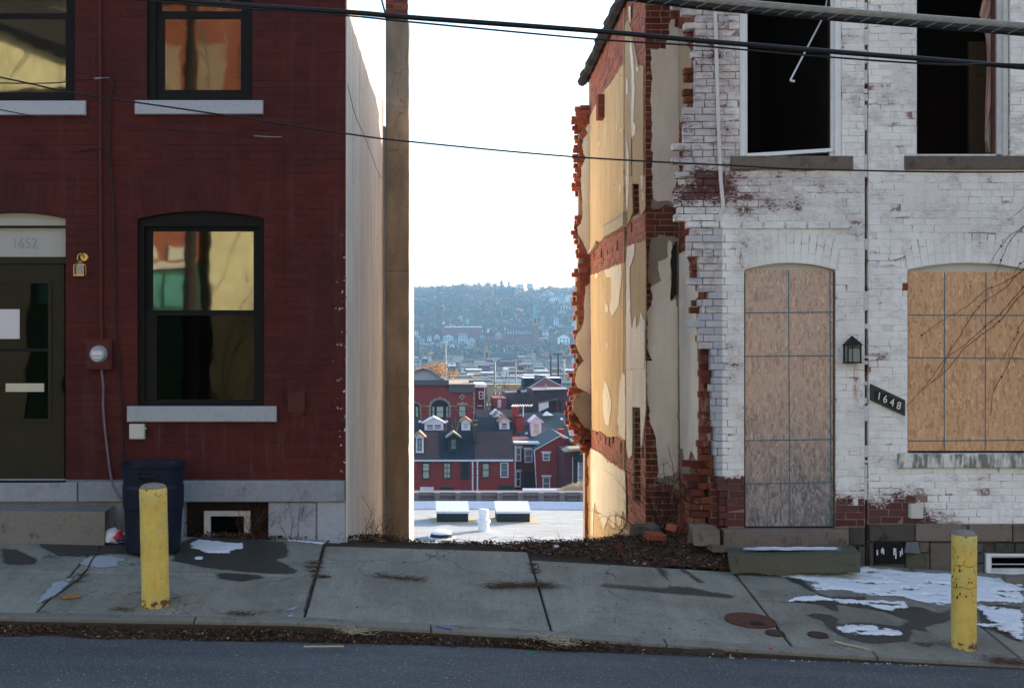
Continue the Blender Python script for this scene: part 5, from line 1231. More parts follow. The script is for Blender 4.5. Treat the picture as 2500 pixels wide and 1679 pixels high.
t = thing('junction_box', 'pale cream plastic junction box low on the white wall above the dark foundation', 'box', P(2232,1262,0))
MB().box(GX(2219,0), GX(2249,0), -.05, 0, GZ(1263,0), GZ(1228,0)).build('case', M['boxw'], t)
MB().cyl((GX(2234,0), -.05, GZ(1246,0)), (GX(2234,0), -.055, GZ(1246,0)), .018, n=12).box(GX(2217,0), GX(2221,0), -.03, 0, GZ(1262,0), GZ(1230,0)).build('cover', M['boxw'], t)
MB().box(GX(2203,0), GX(2216,0)-.001, -.008, .002, GZ(709,0), GZ(691,0)).build('broken_brick', M['brick'], wb_)
# climbing vine on house B
R3 = lambda L: [(1750+x/3.1133, 450+y/3.1133) for x, y in L]
t = thing('climbing_vine', 'bare brown climbing vine stems across the wide boarded window', 'vine', P(2480,1400,-.1))
for L in ([(2600,-150),(2335,168),(2290,215),(2225,265)], [(2600,40),(2335,315),(2230,390),(2160,470),(2100,560),(2082,600)], [(2600,60),(2335,325),(2250,400),(2205,480),(2170,560),(2135,650),(2110,720)],
   [(2600,500),(2335,650),(2230,720),(2150,760),(2050,800),(1990,850),(1900,930),(1700,1045),(1540,1160)], [(2560,470),(2300,670),(2190,790),(2020,900),(1900,1060),(1830,1180),(1750,1300),(1700,1430),(1570,1556)],
   [(2600,560),(2335,780),(2180,960),(2040,1080),(1850,1250),(1750,1310),(1600,1510),(1440,1690)], [(2600,600),(2295,860),(2150,1040),(1900,1230),(1830,1310),(1720,1440),(1600,1530),(1560,1560)],
   [(2600,760),(2335,1030),(2260,1180),(2160,1340)], [(2600,900),(2335,1140),(2240,1310),(2200,1400),(2110,1560),(2090,1650),(2088,1740)], [(2600,300),(2335,580),(2280,640),(2240,720)]):
    pts = [P(*q, -.03-.02*random.random()) for q in R3(L)]; pts = smooth_path(pts, 5)
    pts = [p_+Vector((random.uniform(-.004, .004), random.uniform(-.006, .006), random.uniform(-.004, .004))) for p_ in pts]
    MB().tube(pts, [.0045*(1-.5*i/len(pts)) for i in range(len(pts))], 4).build('stem', M['rust'] if len(L) > 6 else M['twig'], t)
    for i in range(4):
        p_ = random.choice(pts); MB().add(*blob(p_, .012, (1, .6, 1), i, 1, .6)).build('bud', M['rust'], t) if random.random() < .5 else None
# ================================================================ small things on the ground
def gp(px, py, dz=0): x, y = gat(px, py); return (x, y, float(gz(x, y))+dz)
def disc(name, label, cat, px, py, r, mat, group=None):
    x, y, z = gp(px, py); t = thing(name, label, cat, (x, y, z), group)
    def tilt(mb):
        mb.v = [(a, y+(b-y)*.76, float(gz(a, y+(b-y)*.76))+c) for a, b, c in mb.v]; return mb
    b = MB(); b.lathe([(r, -.02), (r, .010), (r*.985, .014), (r*.92, .014), (r*.91, .009), (0.001, .009)], (x, y, 0), 32); tilt(b).build('lid', M[mat], t)
    if r > .15:
        b = MB()
        for i in range(-3, 4):
            for j in range(-3, 4):
                if math.hypot(i, j)*.055 < r*.8: b.box(x+i*.055-.014, x+i*.055+.014, y+j*.055-.014, y+j*.055+.014, .008, .0125)
        tilt(b).build('tread_pattern', M[mat], t)
        b = MB(); b.lathe([(.06, .01), (.055, .022), (.02, .024)], (x+.03, y-.12, 0), 16); tilt(b).build('plug', M['iron'], t)
    return t
disc('manhole_cover', 'large round rusty iron cover set in the sidewalk', 'manhole cover', 1832, 1515, .215, 'rust')
M['rustdk'] = flat('dark_rusty_iron', (.055, .032, .028), .3, .8, 12, bump=.4)
disc('valve_cover', 'small round iron valve cover just below the large rusty cover', 'valve cover', 1892, 1546, .078, 'rustdk')
disc('valve_cover', 'small round iron valve cover to the right of the other covers', 'valve cover', 1997, 1551, .084, 'rustdk')
# joint filler: moss and dirt in the cracks
def leaves(name, n, sampler, size, mat, label, cat=None, lift=.01, surf=None, up=.5, kind='stuff'):
    V = []; Fc = []
    for i in range(n):
        x, y = sampler(); z = (surf or gz)(x, y)+random.uniform(0, lift); s = random.uniform(*size); a = random.uniform(0, 6.28); w = s*random.uniform(.3, .6)
        u = Vector((math.cos(a), math.sin(a), random.uniform(-up, up))).normalized(); v = u.cross(Vector((random.uniform(-.5, .5), random.uniform(-.5, .5), 1))).normalized(); nrm = u.cross(v)
        c = Vector((x, y, z)); k = random.uniform(-.4, .5)*s
        b = len(V); V += [c-u*s*.5, c+v*w*.5+nrm*k*.5, c+u*s*.5, c-v*w*.5+nrm*k*.5, c-nrm*k*.1]
        Fc += [(b, b+4, b+1), (b+1, b+4, b+2), (b+2, b+4, b+3), (b+3, b+4, b)]
    me = bpy.data.meshes.new(name); me.from_pydata(V, [], Fc); me.materials.append(mat); o = place(name, me); o['kind'] = kind; return setp(o, label, cat)
def gutter():
    while True:
        x = random.uniform(-4.6, 2.6); 
        w = np.interp(x, [-4.6, -1.5, .4, 1.2, 2.4], [.16, .20, .10, .10, .04])
        dens = np.interp(x, [-4.6, -3.6, -1.2, -.3, .3, 1.0, 1.5, 2.6], [.6, .9, 1, .7, .5, .7, .3, .1])
        dens *= .35+1.1*max(0, .5+noise.noise((x*1.7, 0, 4))*1.3)
        w *= .7+.6*max(0, .5+noise.noise((x*2.3, 3, 4)))
        if random.random() < dens: 
            t = random.random(); return x, KY-.03-t*w
def gutz(x, y): 
    w = np.interp(x, [-5, -1.5, .4, 1.2, 2.6], [.19, .20, .11, .10, .03]); t = (KY-.02-y)/w
    return road_z(x, y) + max(0, 1-t)*.045
leaves('gutter_litter', 6500, gutter, (.010, .042), M['leaf'], 'brown dead leaves and twigs piled in the gutter along the kerb', 'leaf litter', .03, gutz, .7)
sheet('gutter_silt', list(np.linspace(-4.9, 2.4, 80)), list(np.linspace(-2.66, KY-.01, 8)), lambda x, y: gutz(x, y)-.004+.012*noise.noise((x*9, y*9, 0)) - (0 if y > -2.58 + .1*noise.noise((x*1.5, 0, 2)) else .04), M['soil'], kind='stuff', label='dark silt lining the gutter below the kerb', cat='silt')
def gut2():
    c = random.choice([(1.30, .22), (5.55, .25), (5.9, .2), (-1.25, .1), (1.2, .2)])
    return random.gauss(c[0], c[1]), KY-.02-abs(random.gauss(0, .05))
leaves('gutter_litter', 520, gut2, (.015, .05), M['leaf'], 'small heaps of dead grass and twigs at the kerb edge', 'leaf litter', .04, gutz, 1)
BKP = [(980,1322),(1180,1330),(1300,1350),(1420,1362),(1560,1385),(1650,1395),(1765,1400),(1790,1380),(1790,1320),(1700,1300),(1540,1295),(1420,1325),(1200,1323)]
def bank():
    while True:
        x = random.uniform(-.35, 3.1); y = random.uniform(-.5, .9)
        lim = np.interp(x, [-.4, .3, .8, 1.1, 1.6, 2.2, 2.6, 3.05], [-.01, -.05, -.15, -.26, -.35, -.45, -.48, -.44])
        if y > lim + .03*noise.noise((x*9, 0, 0)) and random.random() < np.interp(x, [-.4, .4, 1, 3], [.25, .6, 1, 1]): return x, y
def banks(x, y): return max(soil_z(x, y), float(gz(x, max(y, -.6)))-.001 + .0) if y < 0 else soil_z(x, y)
leaves('leaf_litter', 12000, bank, (.012, .05), M['leaf'], 'dead leaves and dry stems covering the soil at the open lot', 'leaf litter', .03, banks, .9)
leaves('scattered_leaves', 260, lambda: (random.uniform(-4.5, 6), random.uniform(-2.3, -.02)), (.008, .03), M['leaf'], 'stray bits of dry leaf on the sidewalk', 'leaf litter', .008, gz, .5)
# tufts in the joints
def tuft(pxs, n, spread, size, label, mat='twig', zz=gz, k=1.0):
    b = MB()
    for (px, py) in pxs:
        x0, y0 = gat(px, py)
        for i in range(n):
            x = x0+random.gauss(0, spread); y = y0+random.gauss(0, spread*.35); z = float(zz(x, y)); a = random.uniform(0, 6.28); l = random.uniform(*size)
            e = random.uniform(.05, .5)*k; p1 = (x+math.cos(a)*l*.5, y+math.sin(a)*l*.5, z+l*.5*e+.006); p2 = (x+math.cos(a+.5)*l, y+math.sin(a+.5)*l, z+l*.6*e)
            b.tube([(x, y, z), p1, p2], [.002, .0018, .0008], 3)
    o = b.build('dry_weeds', M[mat]); return setp(o, label, 'weeds', kind='stuff')
tuft([(1210,1434),(1240,1432),(1270,1430),(1310,1428),(1325,1432)], 55, .05, (.04, .16), 'flattened dry weeds at the crossing of the sidewalk joints')
tuft([(935,1408),(975,1412),(1010,1415)], 36, .06, (.04, .14), 'thin dry weeds lying along the long sidewalk joint')
tuft([(770,1375),(768,1395),(775,1408),(790,1408),(765,1385)], 40, .03, (.03, .09), 'dry weeds in the joint beside the left wet patch')
tuft([(1302,1378),(1305,1390),(1308,1398)], 34, .02, (.02, .07), 'small green-brown weeds in the joint below the soil bank')
tuft([(580,1498),(590,1500),(300,1488)], 30, .06, (.03, .1), 'dry tufts on the kerb top near the left bollard')
tuft([(1345,1560),(1370,1570),(860,1540),(870,1545)], 40, .07, (.04, .15), 'dry straw tufts in the gutter', 'straw')
tuft([(2255,1420),(2275,1432),(2290,1445),(2300,1455),(2390,1480),(2420,1530),(2450,1545)], 30, .03, (.02, .09), 'dark weeds in the joint crossing the snow')
tuft([(2430,1612),(2450,1616),(2480,1620)], 50, .06, (.03, .13), 'dry weeds at the kerb beside the right bollard')
tuft([(200,1405),(185,1420)], 26, .03, (.02, .06), 'dark weeds in the left sidewalk joint')
# dark cracks beside joints
b = MB()
for pts in ([(246,1335),(205,1400),(170,1430),(140,1452),(105,1470)], [(801,1320),(790,1345),(780,1380)], [(768,1412),(755,1455),(745,1490)]):
    q = smooth_path([gp(*p_, .003) for p_ in pts], 6)
    q = [v+Vector((random.uniform(-.008, .008), random.uniform(-.006, .006), 0)) for v in q]; b.tube(q, .009, 4)
setp(b.build('joint_dirt', M['soil']), 'dirt and moss packed in the broken left sidewalk joints', 'dirt', kind='stuff')
# glass bits and grit on the road and walk
def grit(n, box, size, mat, name, label, surf):
    b = MB()
    for i in range(n):
        x = random.uniform(box[0], box[1]); y = random.uniform(box[2], box[3]); z = float(surf(x, y)); s = random.uniform(*size)
        b.add([(x-s, y, z), (x, y-s*.8, z), (x+s, y, z), (x, y+s, z), (x, y, z+s*.8)], [(0,1,4),(1,2,4),(2,3,4),(3,0,4)])
    return setp(b.build(name, mat), label, 'grit', kind='stuff')
M['bits'] = flat('pale_grit', (.55, .58, .6), .2, .3, 20)
grit(620, (-4.6, 6.2, -6.5, -2.5), (.0015, .0055), M['bits'], 'road_grit', 'tiny pale glass and salt grains scattered on the road', road_z)
grit(90, (-.5, 3.5, -2.3, -1.3), (.002, .006), M['bits'], 'sidewalk_grit', 'tiny white chips scattered on the middle sidewalk slabs', gz)
grit(60, (.9, 4, -2.46, -2.4), (.004, .012), M['bits'], 'gutter_grit', 'white scraps along the kerb foot', road_z)
# litter
q = [gp(*p_, .008) for p_ in ((1063,1530),(1080,1534),(1105,1538))]; setp(MB().tube(q, [.004, .006, .006], 6).build('blue_straw', M['bluec']), 'thin blue plastic stick lying on the kerb edge', 'litter')
x, y = gat(1296, 1585); z = road_z(x, y)+.006; setp(MB().tube([(x-.025, y, z), (x+.025, y-.002, z)], .007, 6).build('plastic_scrap', M['greenc']), 'small green plastic scrap in the gutter', 'litter')
q = [gp(*p_, .010) for p_ in ((2038,1568),(2060,1574),(2090,1580),(2120,1588))]; setp(MB().tube(q, [.008, .011, .010, .012], 6).build('stick', M['wood']), 'pale bare stick lying on the sidewalk left of the right bollard', 'stick')
x, y = gat(1882, 1584); setp(MB().add(*blob((x, y, float(gz(x, y))+.005), .014, (1.4, 1, .5), 3, 1)).build('red_scrap', M['redc']), 'tiny red scrap on the kerb below the rusty cover', 'litter')
q = [gp(730,1557+0), gp(800,1557)]; x, y = gat(745, 1558); setp(MB().tube([(x, y-.12, road_z(x, y)+.03), (x+.3, y-.13, road_z(x, y)+.035)], .009, 5).build('stick', M['wood']), 'thin pale stick in the gutter below the left wet patch', 'stick')
x, y = gat(2478, 1425); b = MB().box(x-.09, x+.13, y-.05, y+.06, float(gz(x, y))-.01, float(gz(x, y))+.075); o = b.build('concrete_chunk', M['kerb']); roughen(o, 5, .03, 9); setp(o, 'broken grey concrete chunk on the snow by the cellar window', 'rubble')
for px, py, r, m_, l in ((1357,1338,.022,'paper','small white litter scrap on the leaves at the open lot'), (1573,1382,.014,'snow','tiny clump of snow at the edge of the leaves')):
    x, y = gat(px, py); setp(MB().add(*blob((x, y, banks(x, y)+.015), r, (1.5, 1, .8), px, 2)).build('litter_scrap', M[m_]), l, 'litter')
x, y = gat(1108, 1352); 
# pieces of cracked ice / stones near snow
x, y = gat(1990, 1425); setp(MB().add(*blob((x, y, float(gz(x, y))+.015), .022, (1.3, 1, .8), 5, 1)).build('pebble', M['wood']), 'small tan stone on the snow near the mossy step', 'stone')
# rubble at the torn corner
def rock(name, px, py, Y, sx, sy, sz, mat, label, seed):
    X, _, Z = P(px, py, Y); b = MB().box(X-sx/2, X+sx/2, Y-sy/2, Y+sy/2, Z-sz, Z); o = b.build(name, M[mat]); roughen(o, 6, .028, 5+seed); return setp(o, label, 'rubble')
rock('foundation_block', 1718, 1284, -.05, .25, .22, .17, 'sand', 'squared mossy stone block under the torn brick corner', 1)
rock('stone_slab', 1752, 1330, -.2, .17, .16, .05, 'sand', 'flat stone slab leaning in the leaves beside the mossy step', 2)
rock('rock', 1575, 1282, .55, .26, .25, .16, 'darkst', 'dark angular rock at the foot of the torn party wall', 3)
for k, (px, py, Y, rz, l) in enumerate(((1605,1312,-.05,.4,'loose red brick on the leaf litter near the party wall'), (1655,1290,.2,1.2,'loose brick half buried below the torn wall'))):
    X, _, Z = P(px, py, Y); setp(place('brick', _bm[M['brick'].name][k], (X, Y, Z), (.2, .1, rz)), l, 'brick')
# broken brick pier at the foot of the torn corner
sp = []
for i in range(26):
    z = GZ(1284, 0)+.03+i*CH
    for k, (xx, yy) in enumerate(((2.76, .02), (2.74, .12))):
        if i < 5 or (k == 1 and i < 9): sp.append((xx+.10*(i % 2)*.5, yy+.1, z, random.choice([.16, .2, .12]), random.uniform(-.05, .05)))
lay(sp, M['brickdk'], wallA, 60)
MB().box(2.74, 2.90, .24, .31, -.3, .75).build('mortar_core', M['mortd'], wallA)
sp = [(x, random.uniform(.0, .02), z, w_, t) for x, z, w_, t in courses(2.98, 3.18, -.25, .165, lambda z: [(2.985, 3.185)], .165, 77, .02)]
lay(sp, M['tar'], wallA, 10)
# dead bush and dry stems
def bush(name, label, base, n, h, spread, mat, seed, lean=(0, 0), th=.004, cat='bush', branch=3):
    rr = random.Random(seed); b = MB()
    def br(p, d, l, r, lev):
        q = [Vector(p)]; dd = Vector(d)
        for i in range(4):
            dd = (dd+Vector((rr.uniform(-.25, .25), rr.uniform(-.25, .25), rr.uniform(-.15, .15)))).normalized(); q.append(q[-1]+dd*l/4)
        b.tube(q, [r, r*.85, r*.7, r*.55, r*.3], 3)
        if lev > 0:
            for k in range(branch): 
                j = rr.randint(1, 4); br(q[j], (dd+Vector((rr.uniform(-.9, .9), rr.uniform(-.7, .7), rr.uniform(-.2, .5)))).normalized(), l*rr.uniform(.35, .6), r*.6, lev-1)
    for i in range(n):
        x = base[0]+rr.uniform(-spread, spread); y = base[1]+rr.uniform(-spread, spread)*.5
        br((x, y, base[2]-.03), (lean[0]+rr.uniform(-.5, .5), lean[1]+rr.uniform(-.3, .3), 1), h*rr.uniform(.5, 1.1), th, 2)
    return setp(b.build(name, M[mat]), label, cat)
bush('dead_shrub', 'tangled dead brown shrub in front of the bricks at the foot of the torn wall', P(1640,1300,.7), 12, .62, .20, 'lath', 3, th=.007)
bush('dead_shrub', 'reddish dead stems leaning at the left edge of the torn wall foot', P(1560,1300,.3), 6, .45, .12, 'twig', 5, (-.9, 0), .004)
bush('dead_vine', 'red-brown dead vine on the pale foundation right of the cellar window', P(705,1310,-.05), 7, .50, .13, 'rust', 8, th=.003, cat='vine', branch=4)
bush('dead_vine', 'red-brown weeds choking the recessed cellar window', P(620,1318,-.02), 9, .42, .11, 'rust', 9, th=.003, cat='vine', branch=4)
bush('dry_weed_clump', 'red-brown dry weeds at the foot of the white side wall', P(915,1322,.3), 16, .22, .13, 'rust', 10, th=.003, cat='weeds')
bush('dry_weed', 'single tall dry weed stems before the white side wall', P(905,1318,.6), 3, .5, .06, 'twig', 12, (.15, 0), .003, cat='weeds')
leaves('leaf_litter', 900, lambda: (random.gauss(-.42, .14), random.uniform(-.02, .25)), (.015, .05), M['leaf'], 'dead leaves banked against the white side wall', 'leaf litter', .03, lambda x, y: float(gz(x, 0)), .9)
leaves('leaf_litter', 900, lambda: (random.gauss(-1.62, .24), random.uniform(-.08, .12)), (.015, .05), M['leaf'], 'dead leaves gathered below the cellar window of the red house', 'leaf litter', .04, lambda x, y: float(gz(x, -.05)), .9)
b = MB(); rr = random.Random(14)
for i in range(240):
    x, y = bank(); z = banks(x, y)+.015; a_ = rr.uniform(0, 6.28); l = rr.uniform(.05, .28); q_ = [(x, y, z), (x+math.cos(a_)*l*.5, y+math.sin(a_)*l*.4, z+rr.uniform(0, .04)), (x+math.cos(a_+.3)*l, y+math.sin(a_+.3)*l*.8, z+rr.uniform(-.01, .05))]
    b.tube(q_, [.0035, .003, .0015], 3)
setp(b.build('fallen_twigs', M['twig']), 'thin fallen twigs strewn over the leaves at the open lot', 'twigs', kind='stuff')
b = MB()
for i in range(70):
    x, y = bank(); z = banks(x, y)+.01; b.add(*blob((x, y, z), rr.uniform(.010, .035), (1.2, 1, .7), i, 1, .7))
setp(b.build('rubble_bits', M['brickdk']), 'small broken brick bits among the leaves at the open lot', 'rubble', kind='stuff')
b = MB(); rr = random.Random(4)
for i in range(420):
    x = rr.uniform(-.1, 3.0); y = rr.uniform(.0, .75); z = soil_z(x, y)-.01; h = rr.uniform(.02, .09)*(1+(rr.random() < .1)*1.2); a = rr.uniform(-.5, .5)
    b.tube([(x, y, z), (x+a*h*.5, y+rr.uniform(-.2, .2)*h, z+h*.6), (x+a*h*1.2, y, z+h)], [.003, .002, .001], 3)
setp(b.build('dry_grass', M['twig']), 'short dry grass and weed stalks along the lip of the open lot', 'grass', kind='stuff')
for px, py, h, l, s_ in ((1085,1325,.28,'thin bare twig rising before the roof at left of the gap',21), (1375,1330,.34,'thin bare twig rising before the roof at right of the gap',22), (1240,1328,.16,'short thin twig in the middle of the open lot',23)):
    bush('twig', l, P(px, py, .8), 1, h, .01, 'twig', s_, (.1, 0), .0022, cat='twig', branch=2)

# ================================================================ overhead cables
def cable(name, label, pts, mat, r, Y):
    q = [P(x, y, Y if not callable(Y) else Y(x)) for x, y in pts]; q = smooth_path(q, 8)
    o = MB().tube(q, r, 8).build(name, M[mat], smooth=True); return setp(o, label, 'cable')
c1 = [(-700,-190),(0,-62),(430,0),(848,30),(1000,43),(1450,76),(1700,99),(2000,124),(2500,165),(3200,232)]
cable('overhead_cable', 'thick black cable bundle crossing above the gap', c1, 'rubber', .0165, -4.2)
cable('overhead_cable', 'thin black cable just under the thick black bundle', [(-700,-160),(0,-38),(430,8),(848,39),(1000,54),(1450,96),(1700,112),(2000,138),(2300,158),(2500,158),(3200,190)], 'rubber', .006, -4.25)
q = cable('overhead_cable', 'thick grey wrapped cable across the top right corner', [(600,-150),(1300,-48),(1590,-11),(1750,6),(2000,28),(2250,48),(2500,68),(3200,130)], 'greyc', .030, -5)
cable('overhead_cable', 'black cable strapped under the thick grey cable', [(600,-140),(1300,-36),(1590,1),(1750,19),(2000,40),(2250,60),(2500,80),(3200,142)], 'rubber', .022, -5.02)
b = MB()
for i in range(30):
    px = 1500+i*40; yc = np.interp(px, [1590,1750,2000,2250,2500], [-11,6,28,48,68])
    b.tube([P(px, yc+18, -5.04), P(px+30, yc+4, -5.045), P(px+58, yc-6, -5.02)], .0025, 3)
setp(b.build('lashing_wire', M['grey']), 'thin lashing wire wound round the thick grey cable', 'wire')
cable('overhead_cable', 'long sagging black wire crossing both houses below the upper sills', [(-500,90),(0,189),(185,228),(470,270),(848,327),(1000,346),(1400,383),(1800,405),(2000,414),(2500,420),(3200,400)], 'rubber', .0062, -3)
cable('service_wire', 'thin black wire ending at an anchor on the red wall', [(-500,150),(0,268),(240,302),(620,332)], 'rubber', .0045, lambda x: -3+max(0, (x+500)/1186)*2.95)
cable('service_wire', 'short pale wire end fixed to the red wall anchor', [(618,332),(650,334),(670,335),(688,334)], 'grey', .0055, lambda x: -.17+max(0, (x-618)/70)*.16)
cable('service_wire', 'thin black wire ending at a clamp beside the upper left window', [(-500,190),(0,203),(130,203),(180,197),(232,193)], 'rubber', .0055, lambda x: -3+max(0, (x+500)/732)*2.9)
cable('wire_clamp', 'small silver clamp on the wire beside the upper left window', [(229,193),(238,192),(248,191),(268,190)], 'grey', [.010]*16+[.004]*9, lambda x: -.10+max(0, (x-229)/40)*.08)

# ================================================================ across the street (seen mirrored in the panes)
M['os_cream'] = m_stucco('sunlit_cream_stucco', (.74, .66, .36), (.58, .50, .26), sc=(2, 2, 1.5))
M['os_green'] = flat('green_shopfront_paint', (.045, .12, .065), .4, .5, 2); M['os_teal'] = flat('teal_shopfront_glass', (.10, .30, .23), .6, .3, 2)
M['os_orange'] = flat('orange_brick_wall', (.30, .10, .05), .5, .9, 1.2)
M['os_pale'] = flat('pale_stone_trim', (.6, .56, .42), .1, .8, 3)
YO = -17
mx = lambda px: GX(px, 0)*2.417; mz = lambda py: ZC+(GZ(py, 0)-ZC)*2.417
t = thing('green_shop', 'green fronted shop with orange brick above across the street seen mirrored in the window', 'shop', (-7, YO, 0))
MB().box(-9.2, mx(478), YO-6, YO, -1, mz(640)).build('shopfront', M['os_green'], t)
MB().box(-9.2, mx(478), YO-6, YO-.01, mz(640), 7.0).build('upper_wall', M['os_orange'], t)
for i, (a, c) in enumerate(((-9.0,-8.1),(-8.0,-7.1),(-7.0,-6.15),(-6.05,-5.45))):
    MB().box(a, c, YO, YO+.05, mz(745), mz(670)).build('shop_window', M['os_teal'], t)
    MB().box(a+.1, c-.1, YO, YO+.05, mz(632), mz(598)).build('upper_window', M['os_pale'], t)
MB().box(-9.3, mx(476), YO, YO+.15, mz(655), mz(640)).build('cornice', M['os_pale'], t)
t = thing('utility_pole', 'dark wooden utility pole across the street', 'pole', (mx(492), YO+1.6, -.4)); MB().cyl((mx(491), YO+1.6, -.5), (mx(491), YO+1.6, 11), .16, .12, 12).build('pole', M['lath'], t); MB().box(mx(500), mx(492), YO+1.45, YO+1.5, 1.5, 6).build('orange_band', M['os_orange'], t)
t = thing('cream_building', 'cream stucco building across the street seen mirrored in the panes', 'building', (-3, YO, 0))
MB().box(mx(512), 0.5, YO-7, YO, -1, mz(545)).box(mx(512), .5, YO-7, YO-.01, mz(545), 7.2).build('wall', M['os_cream'], t)
MB().box(mx(515), mx(630), YO, YO+.1, mz(548), mz(543)).build('ledge', M['os_orange'], t)
bush('street_vine', 'bare vine spread over the cream stucco wall across the street', (-4.3, YO+.06, 0.5), 10, 4.2, .8, 'twig', 44, th=.02, cat='vine')
t = thing('orange_brick_building', 'tall orange brick building up the hill across the street', 'building', (-5, -24, 0))
MB().box(-8.1, -3, -30, -24, -1, 13.6).build('wall', M['os_orange'], t); b = MB()
for i in range(4):
    b.box(-7.7+i*1.25, -7.0+i*1.25, -24, -23.93, 9.2, 10.7)
b.build('window_row', M['tan2'], t)
MB().box(-8.2, -2.9, -30.1, -23.8, 11.9, 12.3).build('band_course', M['lath'], t); MB().box(-8.2, -2.9, -30.1, -23.8, 13.6, 14).build('cornice', M['os_pale'], t)
t = thing('yellow_gable_house', 'pale yellow gabled house up the hill across the street', 'house', (-12, -23, 0))
MB().prism(ccw([(-16,-1),(-8.9,-1),(-8.9,9.6),(-12.2,10.9),(-16,11.4)]), fXZ, -23, -30).build('wall', M['os_cream'], t); MB().hexa([(-12.2,-30,10.9),(-8.7,-30,9.5),(-8.7,-22.7,9.5),(-12.2,-22.7,10.9),(-12.2,-30,11.15),(-8.7,-30,9.8),(-8.7,-22.7,9.8),(-12.2,-22.7,11.15)]).build('roof', M['tar'], t)
MB().box(-16, -8.9, -23, -22.8, 8.9, 9.15).build('band_course', M['lath'], t)
t = thing('terrace', 'grey terrace across the street to the right of the cream building', 'houses', (12, YO, 0)); MB().box(.6, 30, YO-7, YO, -3, 6.5).build('wall', flat('warm_grey_siding', (.36,.34,.30), .2, .8, 3), t)
t = thing('terrace', 'pale terrace across the street left of the green shop', 'houses', (-18, YO, 0)); MB().box(-30, -9.3, YO-7, YO, -2, 5.5).build('wall', M['os_pale'], t)

bush('street_tree', 'bare street tree across the street seen mirrored in the upper panes', (-5.3, -18.6, 5.5), 4, 6.5, .4, 'straw', 45, th=.06, cat='tree')
# ================================================================ THE VALLEY BEHIND THE GAP
def bx(px, d): return (px-VX)*d/F
def bz(py, d): return ZC-(py-VY)*d/F
R6 = lambda x, y: (990+x/3.409, 880+y/3.409)
R5_ = lambda x, y: (990+x/4.611, 660+y/4.611)
def fm(name, col, **k): return flat(name, col, **{**dict(var=.24, rough=.85, scale=.5, fine=4), **k})
BRICKR = fm('valley_red_brick', (.34, .038, .032)); BRICKD = fm('valley_dark_brick', (.12, .028, .035)); ROOFB = fm('valley_brown_roof', (.095, .058, .052), var=.3); ROOFN = fm('valley_navy_roof', (.022, .030, .045))
ROOFG = fm('valley_green_grey_roof', (.075, .10, .105)); WHT = fm('valley_white_trim', (.88, .88, .90)); GRN = fm('valley_green_trim', (.025, .055, .045)); STN = fm('valley_tan_stone', (.42, .33, .22)); GRY = fm('valley_grey_cornice', (.13, .12, .12))
PANE = flat('valley_window_pane', (.16, .18, .19), .5, .25, .4, spec=.6); PANEB = flat('valley_blind', (.62, .58, .42), .2, .5, .4); DARK = fm('valley_dark_opening', (.025, .03, .035)); MAUVE = fm('valley_mauve_siding', (.36, .16, .17)); TANF = fm('valley_tan_field', (.50, .40, .26))
OR = fm('valley_sunlit_roof', (.50, .24, .13))  # sun's orange on the dormer slopes put into the roof colour
ORD = ['first','second','third','fourth','fifth','sixth','seventh','eighth','ninth','tenth','eleventh','twelfth','thirteenth','fourteenth','fifteenth','sixteenth','seventeenth','eighteenth','nineteenth','twentieth']
